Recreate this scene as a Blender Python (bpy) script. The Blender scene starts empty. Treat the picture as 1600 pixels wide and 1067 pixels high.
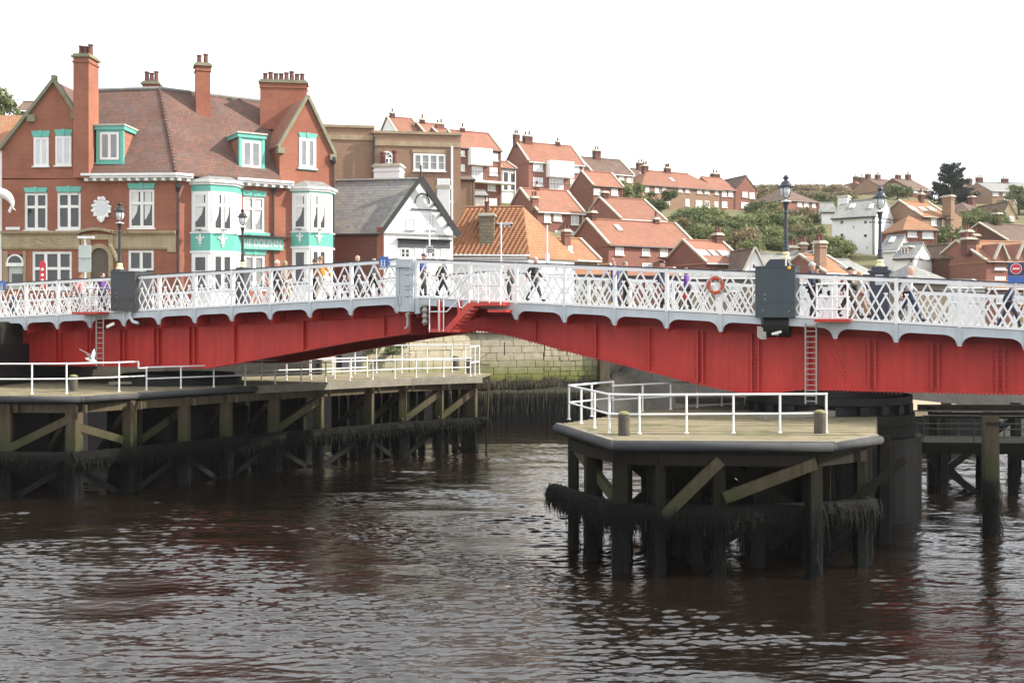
import bpy, bmesh, math, random
import numpy as np
from mathutils import Vector, Matrix
random.seed(7); rng = np.random.default_rng(7)
R = math.radians
scene = bpy.context.scene
COL = scene.collection

# ------------------------------------------------------------------ camera, sky, sun, exposure
EYE = 7.15                      # eye above the water (z = 0)
F = 1715.0                      # focal length in pixels of the 1600 px wide photograph
cam = bpy.data.cameras.new('camera'); camo = bpy.data.objects.new('camera', cam); COL.objects.link(camo)
camo.location = (0, 0, EYE); camo.rotation_euler = (R(90), 0, 0)
cam.sensor_width = 36; cam.lens = 36 * F / 1600; cam.shift_y = -28.5 / 1600
cam.clip_start = 0.1; cam.clip_end = 3000
scene.camera = camo

TO_SUN = Vector((1.0, -0.06, 0.0)).normalized() * math.cos(R(34)) + Vector((0, 0, math.sin(R(34))))
world = bpy.data.worlds.new('World'); scene.world = world; world.use_nodes = True
wn = world.node_tree.nodes; wl = world.node_tree.links; wn.clear()
sky = wn.new('ShaderNodeTexSky'); sky.sky_type = 'NISHITA'; sky.sun_disc = False
sky.sun_elevation = R(34); sky.sun_rotation = math.atan2(TO_SUN.x, TO_SUN.y)
sky.air_density = 1.0; sky.dust_density = 3.0
bg = wn.new('ShaderNodeBackground'); bg.inputs[1].default_value = 0.12
wl.new(sky.outputs[0], bg.inputs[0])
cloud = wn.new('ShaderNodeBackground'); cloud.inputs[0].default_value = (0.97, 0.985, 1.0, 1); cloud.inputs[1].default_value = 1.3
mixs = wn.new('ShaderNodeMixShader'); mixs.inputs[0].default_value = 0.8      # thin bright overcast veil over the blue
wl.new(bg.outputs[0], mixs.inputs[1]); wl.new(cloud.outputs[0], mixs.inputs[2])
wo = wn.new('ShaderNodeOutputWorld'); wl.new(mixs.outputs[0], wo.inputs[0])
sl = bpy.data.lights.new('sun', 'SUN'); sl.energy = 5.0; sl.angle = R(0.8); sl.color = (1.0, 0.93, 0.82)
so = bpy.data.objects.new('sun', sl); COL.objects.link(so)
so.rotation_euler = TO_SUN.to_track_quat('Z', 'Y').to_euler(); so.location = (60, -30, 60)
scene.view_settings.view_transform = 'Standard'; scene.view_settings.look = 'None'
scene.view_settings.exposure = 0.72; scene.view_settings.gamma = 1; scene.view_settings.use_curve_mapping = False
scene.cycles.max_bounces = 6; scene.cycles.caustics_reflective = False; scene.cycles.caustics_refractive = False

# ------------------------------------------------------------------ helpers
def at(u, v, Y): return Vector(((u - 800) / F * Y, Y, EYE - (v - 505) / F * Y))
class Plane:
    """a vertical plane through a point, running along angle th; gives world points for measured positions"""
    def __init__(s, P, th):
        s.P = Vector(P); s.d = Vector((math.cos(th), math.sin(th), 0)); s.n = Vector((math.sin(th), -math.cos(th), 0))
    def su(s, u):
        k = (u - 800) / F
        return (k * s.P.y - s.P.x) / (s.d.x - k * s.d.y)
    def at(s, u, v, out=0.0):
        if out: 
            q = Plane(s.P + s.n * out, 0); q.d = s.d; q.n = s.n
            return q.at(u, v)
        a = s.su(u); p = s.P + s.d * a
        p.z = EYE - (v - 505) / F * p.y
        return p
Z = Vector((0, 0, 1))
class MB:
    def __init__(s): s.v = []; s.f = []
    def add(s, vs, fs):
        o = len(s.v); s.v += [tuple(p) for p in vs]; s.f += [tuple(i + o for i in f) for f in fs]; return s
    def poly(s, pts): return s.add(pts, [range(len(pts))])
    def ax(s, o, a, b, c):
        o = Vector(o); a = Vector(a); b = Vector(b); c = Vector(c)
        return s.add([o, o+a, o+a+b, o+b, o+c, o+a+c, o+a+b+c, o+b+c],
                     [(0,3,2,1),(4,5,6,7),(0,1,5,4),(1,2,6,5),(2,3,7,6),(3,0,4,7)])
    def box(s, c, sz, rz=0.0):
        c = Vector(c); a = Vector((math.cos(rz), math.sin(rz), 0)) * sz[0]; b = Vector((-math.sin(rz), math.cos(rz), 0)) * sz[1]; k = Z * sz[2]
        return s.ax(c - a/2 - b/2 - k/2, a, b, k)
    def bar(s, p0, p1, w, h, up=Z):
        p0 = Vector(p0); p1 = Vector(p1); d = p1 - p0
        side = d.cross(up)
        if side.length < 1e-6: side = d.cross(Vector((1, 0, 0)))
        side.normalize(); u2 = side.cross(d).normalized()
        return s.ax(p0 - side*w/2 - u2*h/2, side*w, u2*h, d)
    def tube(s, p0, p1, r, n=8, r2=None, cap=True):
        p0 = Vector(p0); p1 = Vector(p1); d = (p1 - p0).normalized()
        a = d.cross(Vector((0, 0, 1)) if abs(d.z) < .9 else Vector((1, 0, 0))).normalized(); b = d.cross(a)
        r2 = r if r2 is None else r2
        vs = []
        for p, q in ((p0, r), (p1, r2)):
            for i in range(n):
                t = 2*math.pi*i/n; vs.append(p + a*math.cos(t)*q + b*math.sin(t)*q)
        fs = [(i, (i+1) % n, n+(i+1) % n, n+i) for i in range(n)]
        if cap: fs += [tuple(range(n))[::-1], tuple(range(n, 2*n))]
        return s.add(vs, fs)
    def path(s, pts, r, n=6):
        for a, b in zip(pts[:-1], pts[1:]): s.tube(a, b, r, n)
        return s
    def lathe(s, c, prof, n=12, sx=1, sy=1):
        c = Vector(c); vs = []; fs = []
        for r, z in prof:
            for i in range(n):
                t = 2*math.pi*i/n; vs.append(c + Vector((r*math.cos(t)*sx, r*math.sin(t)*sy, z)))
        for k in range(len(prof)-1):
            for i in range(n):
                j = (i+1) % n; fs.append((k*n+i, k*n+j, (k+1)*n+j, (k+1)*n+i))
        fs += [tuple(range(n))[::-1], tuple(range((len(prof)-1)*n, len(prof)*n))]
        return s.add(vs, fs)
    def ball(s, c, r, n=10, m=6):
        prof = [(max(1e-3, math.sin(math.pi*k/m)) , -math.cos(math.pi*k/m)) for k in range(m+1)]
        rx, ry, rz = r if hasattr(r, '__len__') else (r, r, r)
        return s.lathe(c, [(a, b*rz) for a, b in prof], n, rx, ry)
    def prism(s, pts, vec):
        n = len(pts); vec = Vector(vec); pts = [Vector(p) for p in pts]
        return s.add(pts + [p+vec for p in pts], [tuple(range(n))[::-1], tuple(range(n, 2*n))] + [(i, (i+1) % n, n+(i+1) % n, n+i) for i in range(n)])
    def build(s, name, m, parent=None, smooth=False, **props):
        o0 = Vector((0, 0, 0)); p = parent
        while p is not None: o0 += p.location; p = p.parent
        me = bpy.data.meshes.new(name); me.from_pydata([(x-o0.x, y-o0.y, z-o0.z) for x, y, z in s.v], [], s.f)
        if smooth: me.shade_smooth()
        me.materials.append(m)
        o = bpy.data.objects.new(name, me); COL.objects.link(o)
        if parent is not None: o.parent = parent
        for k, x in props.items(): o[k] = x
        return o
def tag(o, label, cat, group=None):
    o['label'] = label; o['category'] = cat
    if group: o['group'] = group
    return o
def root(name, label, cat, loc=(0, 0, 0), group=None):
    o = bpy.data.objects.new(name, None); COL.objects.link(o); o.location = loc; o.empty_display_size = .2
    return tag(o, label, cat, group)
def copy_tree(o, parent=None):
    c = o.copy(); COL.objects.link(c)
    if parent is not None: c.parent = parent
    for ch in list(o.children): copy_tree(ch, c)
    return c

# ------------------------------------------------------------------ materials
def nt(name):
    m = bpy.data.materials.new(name); m.use_nodes = True; t = m.node_tree
    return m, t, t.nodes['Principled BSDF'], lambda ty: t.nodes.new('ShaderNode' + ty), t.links.new
def rgba(c): return (c[0], c[1], c[2], 1)
def math_node(new, link, op, a, b=None, c=None):
    n = new('Math'); n.operation = op
    for i, x in enumerate((a, b, c)):
        if x is None: continue
        if hasattr(x, 'is_output'): link(x, n.inputs[i])
        else: n.inputs[i].default_value = x
    return n.outputs[0]
def mixc(new, link, f, a, b, blend='MIX'):
    n = new('Mix'); n.data_type = 'RGBA'; n.blend_type = blend
    for i, x in ((0, f), (6, a), (7, b)):
        if hasattr(x, 'is_output'): link(x, n.inputs[i])
        else: n.inputs[i].default_value = x if i == 0 else rgba(x)
    return n.outputs[2]
def ramp(new, link, fac, lo, hi):
    n = new('MapRange'); link(fac, n.inputs[0]); n.inputs[1].default_value = lo; n.inputs[2].default_value = hi
    return n.outputs[0]
def noise(new, link, pos, scale, detail=4, rough=.6):
    n = new('TexNoise'); n.inputs['Scale'].default_value = scale; n.inputs['Detail'].default_value = detail; n.inputs['Roughness'].default_value = rough
    link(pos, n.inputs['Vector']); return n.outputs['Fac']
def mat(name, c, c2=None, scale=2.0, rough=.8, bump=0.0, bscale=None, vary=0.0, metal=0.0, spec=.5, fine=0.0, streak=0.0, dirt=None):
    """plain surface: two tones mottled by noise, optional relief, tone differing from piece to piece, rain streaks, dirt patches"""
    m, t, b, new, link = nt(name)
    g = new('NewGeometry').outputs['Position']
    b.inputs['Roughness'].default_value = rough; b.inputs['Metallic'].default_value = metal; b.inputs['Specular IOR Level'].default_value = spec
    col = None
    if c2 is not None:
        f = ramp(new, link, noise(new, link, g, scale, 5), .3, .7); col = mixc(new, link, f, c, c2)
    else:
        r = new('RGB'); r.outputs[0].default_value = rgba(c); col = r.outputs[0]
    if streak:
        mp = new('Mapping'); link(g, mp.inputs[0]); mp.inputs['Scale'].default_value = (3, 3, .25)
        s_ = ramp(new, link, noise(new, link, mp.outputs[0], 1.5, 4), .35, .8)
        col = mixc(new, link, math_node(new, link, 'MULTIPLY', s_, streak), col, tuple(x*.35 for x in c))
    if dirt:
        dc, thr, ds = dirt
        s_ = ramp(new, link, noise(new, link, g, ds, 6, .7), thr, thr+.12)
        col = mixc(new, link, s_, col, dc)
    if vary:
        oi = new('ObjectInfo'); hs = new('HueSaturation'); link(col, hs.inputs['Color'])
        link(math_node(new, link, 'MULTIPLY_ADD', oi.outputs['Random'], 2*vary, 1-vary), hs.inputs['Value'])
        link(math_node(new, link, 'MULTIPLY_ADD', oi.outputs['Random'], .02, .49), hs.inputs['Hue'])
        col = hs.outputs[0]
    link(col, b.inputs['Base Color'])
    if bump:
        bp = new('Bump'); bp.inputs['Strength'].default_value = 1; bp.inputs['Distance'].default_value = bump
        link(noise(new, link, g, bscale or scale*6, 5), bp.inputs['Height']); link(bp.outputs[0], b.inputs['Normal'])
    return m
def wall_uv(new, link):
    ge = new('NewGeometry'); cr = new('VectorMath'); cr.operation = 'CROSS_PRODUCT'; cr.inputs[0].default_value = (0, 0, 1)
    link(ge.outputs['True Normal'], cr.inputs[1]); nn = new('VectorMath'); nn.operation = 'NORMALIZE'; link(cr.outputs[0], nn.inputs[0])
    dt = new('VectorMath'); dt.operation = 'DOT_PRODUCT'; link(nn.outputs[0], dt.inputs[0]); link(ge.outputs['Position'], dt.inputs[1])
    sp = new('SeparateXYZ'); link(ge.outputs['Position'], sp.inputs[0])
    cb = new('CombineXYZ'); link(dt.outputs['Value'], cb.inputs[0]); link(sp.outputs[2], cb.inputs[1])
    return ge.outputs['Position'], cb.outputs[0], sp.outputs[2]
def brick(name, c, c2, mortar, bw=.24, bh=.08, vary=.12, soot=.35, msize=.012, rough=.9):
    m, t, b, new, link = nt(name); b.inputs['Roughness'].default_value = rough; b.inputs['Specular IOR Level'].default_value = .25
    pos, uv, z = wall_uv(new, link)
    br = new('TexBrick'); link(uv, br.inputs['Vector']); br.inputs['Scale'].default_value = 1
    br.inputs['Color1'].default_value = rgba(c); br.inputs['Color2'].default_value = rgba(c2); br.inputs['Mortar'].default_value = rgba(mortar)
    br.inputs['Mortar Size'].default_value = msize; br.inputs['Brick Width'].default_value = bw; br.inputs['Row Height'].default_value = bh; br.inputs['Bias'].default_value = -.1
    f = ramp(new, link, noise(new, link, pos, .35, 6, .65), .42, .75)
    col = mixc(new, link, math_node(new, link, 'MULTIPLY', f, soot), br.outputs['Color'], tuple(x*.45 for x in c))
    f2 = ramp(new, link, noise(new, link, pos, 2.3, 5), .35, .7)
    col = mixc(new, link, math_node(new, link, 'MULTIPLY', f2, .25), col, tuple(min(1, x*1.5) for x in c2))
    oi = new('ObjectInfo'); hs = new('HueSaturation'); link(col, hs.inputs['Color'])
    link(math_node(new, link, 'MULTIPLY_ADD', oi.outputs['Random'], 2*vary, 1-vary), hs.inputs['Value'])
    link(hs.outputs[0], b.inputs['Base Color'])
    bp = new('Bump'); bp.inputs['Distance'].default_value = .012; bp.inputs['Strength'].default_value = .8
    link(br.outputs['Fac'], bp.inputs['Height']); bp.invert = True; link(bp.outputs[0], b.inputs['Normal'])
    return m
def tiles(name, c, c2, row=.16, vary=.1, moss=None, rough=.85, wid=.2, dark=.3, mossf=.7):
    """roof covering: courses at even heights, each tile of its own tone, blotches of lichen"""
    m, t, b, new, link = nt(name); b.inputs['Roughness'].default_value = rough; b.inputs['Specular IOR Level'].default_value = .3
    pos, uv, z = wall_uv(new, link)
    br = new('TexBrick'); link(uv, br.inputs['Vector']); br.inputs['Scale'].default_value = 1
    br.inputs['Color1'].default_value = rgba(c); br.inputs['Color2'].default_value = rgba(c2); br.inputs['Mortar'].default_value = rgba(tuple(x*.55 for x in c))
    br.inputs['Mortar Size'].default_value = .014; br.inputs['Brick Width'].default_value = wid; br.inputs['Row Height'].default_value = row
    f = ramp(new, link, noise(new, link, pos, .5, 6, .65), .4, .72)
    col = mixc(new, link, math_node(new, link, 'MULTIPLY', f, dark), br.outputs['Color'], tuple(x*.5 for x in c))
    if moss:
        f2 = ramp(new, link, noise(new, link, pos, 1.1, 6, .7), .5, .62); col = mixc(new, link, math_node(new, link, 'MULTIPLY', f2, mossf), col, moss)
    oi = new('ObjectInfo'); hs = new('HueSaturation'); link(col, hs.inputs['Color'])
    link(math_node(new, link, 'MULTIPLY_ADD', oi.outputs['Random'], 2*vary, 1-vary), hs.inputs['Value'])
    link(hs.outputs[0], b.inputs['Base Color'])
    fr = math_node(new, link, 'FRACT', math_node(new, link, 'MULTIPLY', z, 1/row))
    bp = new('Bump'); bp.inputs['Distance'].default_value = .05; bp.inputs['Strength'].default_value = .8
    link(math_node(new, link, 'SUBTRACT', 1.0, fr), bp.inputs['Height']); link(bp.outputs[0], b.inputs['Normal'])
    return m
def tidal(name, top, mid, low, z0, z1, rough=.75, grain=True, lowrough=.45):
    """timber or stone that stands in the tide: weathered above, green in the splash zone, black weed film below"""
    m, t, b, new, link = nt(name); b.inputs['Specular IOR Level'].default_value = .12
    ge = new('NewGeometry').outputs['Position']; sp = new('SeparateXYZ'); link(ge, sp.inputs[0])
    mp = new('Mapping'); link(ge, mp.inputs[0]); mp.inputs['Scale'].default_value = (4, 4, .5) if grain else (1, 1, 1)
    n1 = noise(new, link, mp.outputs[0], 2.0, 6, .65); n2 = noise(new, link, ge, 1.3, 5)
    colt = mixc(new, link, ramp(new, link, n1, .3, .7), top, tuple(x*(.45 if grain else .66) for x in top))
    zz = math_node(new, link, 'ADD', sp.outputs[2], math_node(new, link, 'MULTIPLY_ADD', n2, 1.4, -.7))
    col = mixc(new, link, ramp(new, link, zz, z1+(.7 if grain else 1.6), z1), colt, mid)
    low_ = mixc(new, link, ramp(new, link, n1, .35, .7), low, tuple(x*1.7 for x in low))
    f = ramp(new, link, zz, z0+.35, z0)
    col = mixc(new, link, f, col, low_); link(col, b.inputs['Base Color'])
    link(math_node(new, link, 'MULTIPLY_ADD', f, lowrough-rough, rough), b.inputs['Roughness'])
    oi = new('ObjectInfo')
    bp = new('Bump'); bp.inputs['Distance'].default_value = .03; link(n1, bp.inputs['Height']); link(bp.outputs[0], b.inputs['Normal'])
    return m
def leafmat(name, c, c2, hi):
    m, t, b, new, link = nt(name)
    ge = new('NewGeometry'); f = ge.outputs['Random Per Island']
    col = mixc(new, link, f, c, c2)
    n = ramp(new, link, noise(new, link, ge.outputs['Position'], .5, 3), .45, .7)
    col = mixc(new, link, math_node(new, link, 'MULTIPLY', n, .7), col, hi)
    oi = new('ObjectInfo'); hs = new('HueSaturation'); link(col, hs.inputs['Color']); link(math_node(new, link, 'MULTIPLY_ADD', oi.outputs['Random'], .7, .65), hs.inputs['Value'])
    link(math_node(new, link, 'MULTIPLY_ADD', oi.outputs['Random'], -.03, .515), hs.inputs['Hue']); col = hs.outputs[0]; link(col, b.inputs['Base Color'])
    b.inputs['Roughness'].default_value = .6; b.inputs['Specular IOR Level'].default_value = .3
    tr = new('BsdfTranslucent'); link(col, tr.inputs[0]); ms = new('MixShader'); ms.inputs[0].default_value = .25
    link(b.outputs[0], ms.inputs[1]); link(tr.outputs[0], ms.inputs[2]); link(ms.outputs[0], t.nodes['Material Output'].inputs[0])
    return m

M = {}
M['brick_pub'] = brick('red facing brick', (.325,.108,.066), (.25,.078,.050), (.33,.2,.14), vary=.02, soot=.65)
M['brick_stack'] = brick('chimney brick', (.32,.108,.068), (.265,.083,.055), (.27,.16,.11), vary=.06, soot=.3)
M['brick_brown'] = brick('brown brick', (.285,.168,.108), (.20,.112,.072), (.34,.27,.2), vary=.03, soot=.35)
M['brick_hill'] = brick('terrace brick', (.25,.105,.080), (.21,.082,.064), (.26,.17,.13), vary=.12, soot=.3, bw=.3, bh=.1)
M['brick_dark'] = brick('old dark brick', (.15,.060,.045), (.105,.04,.032), (.15,.11,.09), vary=.1, soot=.4)
M['rubble'] = brick('rubble stone', (.27,.22,.155), (.18,.145,.10), (.15,.13,.10), bw=.5, bh=.26, msize=.03, vary=.08)
M['tile_pub'] = tiles('plain clay tiles', (.180,.090,.067), (.098,.071,.063), row=.2, moss=(.115,.095,.09), vary=.02, dark=.75, wid=.22, mossf=.5)
M['tile_red'] = tiles('red roof tiles', (.30,.135,.09), (.255,.108,.072), row=.22, vary=.1, wid=.26, dark=.45, moss=(.20,.15,.09), mossf=.35)
M['tile_orange'] = tiles('orange roof tiles', (.335,.165,.092), (.29,.135,.07), row=.22, vary=.08, wid=.26, dark=.4, moss=(.24,.20,.10), mossf=.35)
M['tile_brown'] = tiles('brown roof tiles', (.14,.09,.07), (.11,.07,.055), row=.22, vary=.1, wid=.26, dark=.45, moss=(.20,.15,.09), mossf=.35)
M['slate'] = tiles('grey slates', (.265,.27,.26), (.185,.19,.195), row=.2, vary=.1, moss=(.26,.25,.19), wid=.3, dark=.3)
M['pantile'] = mat('clay pantiles', (.36,.165,.08), (.24,.105,.055), 2.2, rough=.85, bump=.01, dirt=((.26,.23,.11), .58, 1.6))
M['stone'] = mat('sandstone', (.40,.32,.21), (.29,.225,.14), 1.2, rough=.9, bump=.02, vary=.05, streak=.4)
M['stone_light'] = mat('stone coping', (.52,.49,.42), (.40,.37,.30), 1.5, rough=.9, vary=.06)
M['ashlar'] = tidal('quay ashlar', (.40,.36,.27), (.13,.14,.04), (.035,.032,.022), 3.0, 3.4, rough=.9, grain=False)
M['coping'] = mat('mossy gable coping', (.235,.225,.155), (.16,.16,.10), 2, rough=.9)
M['white'] = mat('white paint', (.80,.80,.79), (.70,.70,.68), 1.3, rough=.5, streak=.18, dirt=((.45,.41,.34), .68, 2.2))
M['white_wall'] = mat('white render', (.80,.80,.79), (.70,.71,.70), .8, rough=.85, streak=.12)
M['teal'] = mat('teal paint', (.12,.42,.35), (.10,.37,.305), 1.5, rough=.45)
M['pane_dark'] = mat('window glass dark room', (.025,.028,.03), None, rough=.06, spec=.7)
M['pane_grey'] = mat('window glass pale blind', (.24,.25,.25), (.15,.16,.16), 1.5, rough=.08, spec=.7)
M['pane_net'] = mat('window glass net curtain', (.62,.63,.64), (.48,.50,.52), 1.5, rough=.1, spec=.6)
M['curtain'] = mat('curtain cloth', (.7,.69,.66), (.58,.57,.54), 3, rough=.9)
M['red'] = mat('red bridge paint', (.585,.046,.036), (.47,.036,.031), .55, rough=.48, bump=.005, bscale=2.5, streak=.5, dirt=((.24,.05,.035), .66, 1.3), spec=.35)
M['red_bright'] = mat('orange red paint', (.58,.052,.035), (.50,.045,.03), 1.5, rough=.45)
M['lattice'] = mat('white lattice paint', (.80,.80,.80), (.72,.72,.72), 3, rough=.5, dirt=((.42,.36,.28), .68, 3.0))
M['fascia'] = mat('blue grey bridge paint', (.50,.54,.565), (.42,.46,.49), 1.2, rough=.5, streak=.22, dirt=((.30,.17,.09), .71, 2.3))
M['navy'] = mat('dark blue paint', (.018,.022,.042), (.03,.035,.055), 2, rough=.35)
M['cabinet'] = mat('slate blue cabinet paint', (.030,.050,.062), (.022,.038,.048), 1.2, rough=.35, streak=.35)
M['charcoal'] = mat('charcoal paint', (.045,.046,.05), (.03,.031,.034), 1.5, rough=.45)
M['black'] = mat('black iron', (.012,.012,.013), (.02,.02,.02), 3, rough=.45)
M['darkiron'] = mat('greased iron', (.012,.013,.016), (.022,.02,.018), 1.2, rough=.6, spec=.15)
M['rail'] = mat('galvanised rail paint', (.74,.75,.75), (.62,.63,.63), 3, rough=.45, dirt=((.36,.33,.27), .66, 4.0))
M['steel'] = mat('grey steel', (.36,.35,.33), (.26,.24,.21), 3, rough=.5)
M['cream'] = mat('cream paint', (.70,.62,.36), None, rough=.5)
M['timber'] = tidal('jetty timber', (.105,.083,.053), (.046,.048,.022), (.008,.008,.0075), 2.0, 2.5)
M['timber_shaded'] = tidal('shade-darkened jetty timber', (.022,.018,.012), (.012,.013,.007), (.0035,.0035,.0034), 2.0, 2.5)  # darker copy of the jetty timber, with shade put into its colour
M['timber_edge'] = mat('weathered edge timber', (.25,.235,.19), (.165,.15,.12), 1.6, rough=.9, bump=.02, streak=.3)
M['deck'] = mat('mossy timber deck', (.225,.19,.115), (.15,.128,.076), 1.1, rough=.95, bump=.02, bscale=9, dirt=((.10,.10,.04), .52, .9))
M['pipe'] = mat('grey rubber fender', (.065,.067,.071), (.045,.046,.048), 1.4, rough=.8, spec=.2, dirt=((.75,.75,.72), .73, 2.6))
M['weed'] = mat('black bladder wrack', (.0045,.005,.0045), (.008,.0078,.006), 3, rough=.7, bump=.03, bscale=16, spec=.08)
M['weed_brown'] = mat('brown drying wrack', (.085,.075,.056), (.040,.037,.029), 1.3, rough=.8, spec=.1)
M['mud'] = mat('wet river mud', (.034,.029,.022), (.019,.017,.013), .6, rough=.62, bump=.12, bscale=1.6, spec=.3)
M['masonry'] = tidal('pier masonry', (.05,.046,.038), (.010,.010,.008), (.003,.003,.003), 3.1, 3.3, grain=False)
M['earth'] = mat('hill turf', (.11,.11,.04), (.15,.125,.055), .12, rough=1, bump=.2, bscale=1.2, dirt=((.07,.085,.03), .52, .25))
M['paving'] = mat('street setts', (.22,.21,.2), (.17,.16,.15), 1.2, rough=.9)
M['road'] = mat('bridge asphalt', (.055,.055,.057), (.075,.073,.07), 2, rough=.9)
M['leaf'] = leafmat('shrub leaves', (.100,.138,.050), (.165,.195,.085), (.24,.24,.11))
M['leaf_gold'] = leafmat('dry gorse leaves', (.165,.14,.07), (.22,.18,.10), (.26,.22,.125))
M['leaf_dark'] = leafmat('cypress needles', (.018,.044,.028), (.030,.062,.038), (.045,.08,.042))
M['bark'] = mat('bark', (.09,.07,.05), (.05,.04,.03), 3, rough=.95, bump=.03)
M['skin'] = mat('skin', (.58,.34,.25), (.52,.29,.21), 6, rough=.55)
M['pot'] = mat('chimney pot clay', (.17,.062,.045), (.09,.045,.035), 3, rough=.9, vary=.25)
M['lampglass'] = mat('lamp glass', (.55,.57,.58), None, rough=.05, spec=.8)
M['signgrey'] = mat('bare aluminium sign back', (.46,.50,.48), (.40,.44,.42), 1, rough=.4)
M['signblue'] = mat('blue sign', (.03,.12,.42), None, rough=.3)
M['signnavy'] = mat('navy sign', (.015,.025,.09), None, rough=.3)
M['signred'] = mat('red sign', (.60,.02,.04), None, rough=.35)
M['lifebuoy'] = mat('orange lifebuoy', (.55,.075,.03), (.45,.06,.03), 3, rough=.55)
M['gull_white'] = mat('white plumage', (.75,.75,.74), None, rough=.8)
M['gull_grey'] = mat('grey plumage', (.36,.38,.40), None, rough=.8)
M['flower_red'] = mat('red flowers', (.50,.05,.03), (.35,.12,.04), 9, rough=.8)
def cloth(name, c):
    if name not in M: M[name] = mat(name, c, tuple(x*.7 for x in c), 5, rough=.85, bump=.006, bscale=18)
    return M[name]

# ------------------------------------------------------------------ windows and houses
def window(parent, O, d, n, w, h, nc=2, trans=(), fw=.07, frame='white', pane='pane_net', out=.05, thick=.08, sill=True, curtains=False, bars=0):
    """O = lower left corner on the wall, d along it, n outward. Frame (part) with its pane(s) (sub-part)."""
    O = Vector(O); f = MB(); zv = Z
    if out > 0: thick = out - .001
    def bx(s0, z0, sw, sh, o=0.0, t=thick): f.ax(O + d*s0 + zv*z0 + n*(out - t + o), d*sw, n*t, zv*sh)
    bx(0, 0, w, fw); bx(0, h-fw, w, fw); bx(0, fw, fw, h-2*fw); bx(w-fw, fw, fw, h-2*fw)
    cols = [w*(i+1)/nc for i in range(nc-1)]
    for c in cols: bx(c - fw*.6, fw, fw*1.2, h-2*fw, -.004)
    for tr in trans: bx(fw, h*tr - fw*.55, w-2*fw, fw*1.1, .003)
    if bars:
        for c in range(nc):
            for b in range(bars):
                zz = h*(b+1)/(bars+1); bx(w*c/nc+fw*.5, zz-.018, w/nc-fw, .036, -.012, thick*.5)
    if sill: f.ax(O + d*(-.08) + zv*(-.09) + n*(out-thick), d*(w+.16), n*(thick+.09), zv*.088)
    fo = f.build('window', M[frame], parent)
    p = MB(); p.ax(O + d*fw*.8 + zv*fw*.8 + n*(out-thick-.012), d*(w-1.6*fw), n*.03, zv*(h-1.6*fw)); p.build('pane', M[pane], fo)
    if curtains:
        cu = MB(); q = O + n*(out-thick+.024)
        for c in range(nc):
            a = w*c/nc + fw; b = w*(c+1)/nc - fw*.8; lo = fw; hi = (trans[0]*h if trans else h) - fw*.6
            k = (b-a)
            cu.prism([q+d*a+zv*hi, q+d*(a+k*.75)+zv*hi, q+d*(a+k*.6)+zv*(hi-(hi-lo)*.35), q+d*(a+k*.12)+zv*(lo+(hi-lo)*.3), q+d*a+zv*(lo+(hi-lo)*.3)], n*.008)
            if trans: cu.ax(q+d*a+zv*(trans[-1]*h+fw*.6), d*(k*.8), n*.008, zv*(h-trans[-1]*h-fw*1.6))
        cu.build('curtain', M['curtain'], fo)
    return fo
def pot_row(parent, c, d, w, n, h=.55, r=.13):
    for i in range(n):
        p = Vector(c) + d*(((i+.5)/n-.5)*w); hh = h*random.uniform(.75, 1.1); mb = MB()
        mb.lathe(p, [(r*1.15, 0), (r, .08), (r*.85, hh*.85), (r*1.1, hh*.88), (r*1.1, hh)], 8); mb.build('chimney_pot', M['pot'], parent)
def stack(parent, c, d, n, w, dp, z0, z1, pots=2, m='brick_stack', cap='stone_light', ph=.55, pr=.13):
    """a chimney stack (part) with its cap and pots (sub-parts); c is its middle in plan"""
    c = Vector((c[0], c[1], 0)); b = MB(); o = c - d*w/2 - n*dp/2
    b.ax(o + Z*z0, d*w, n*dp, Z*(z1-z0)); b.ax(o - d*.06 - n*.06 + Z*(z1-.34), d*(w+.12), n*(dp+.12), Z*.1)
    s = b.build('chimney', M[m], parent)
    k = MB(); k.ax(o - d*.12 - n*.12 + Z*z1, d*(w+.24), n*(dp+.24), Z*.12); k.ax(o - d*.02 - n*.02 + Z*(z1+.12), d*(w+.04), n*(dp+.04), Z*.12)
    k.build('chimney_cap', M[cap], s)
    if pots:
        pot_row(s, c + Z*(z1+.24), d, w*.92, pots, ph, pr)
    return s
HB = []     # ground points under the houses, for the hill
GROUP = 'houses on the hillside'
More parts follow.
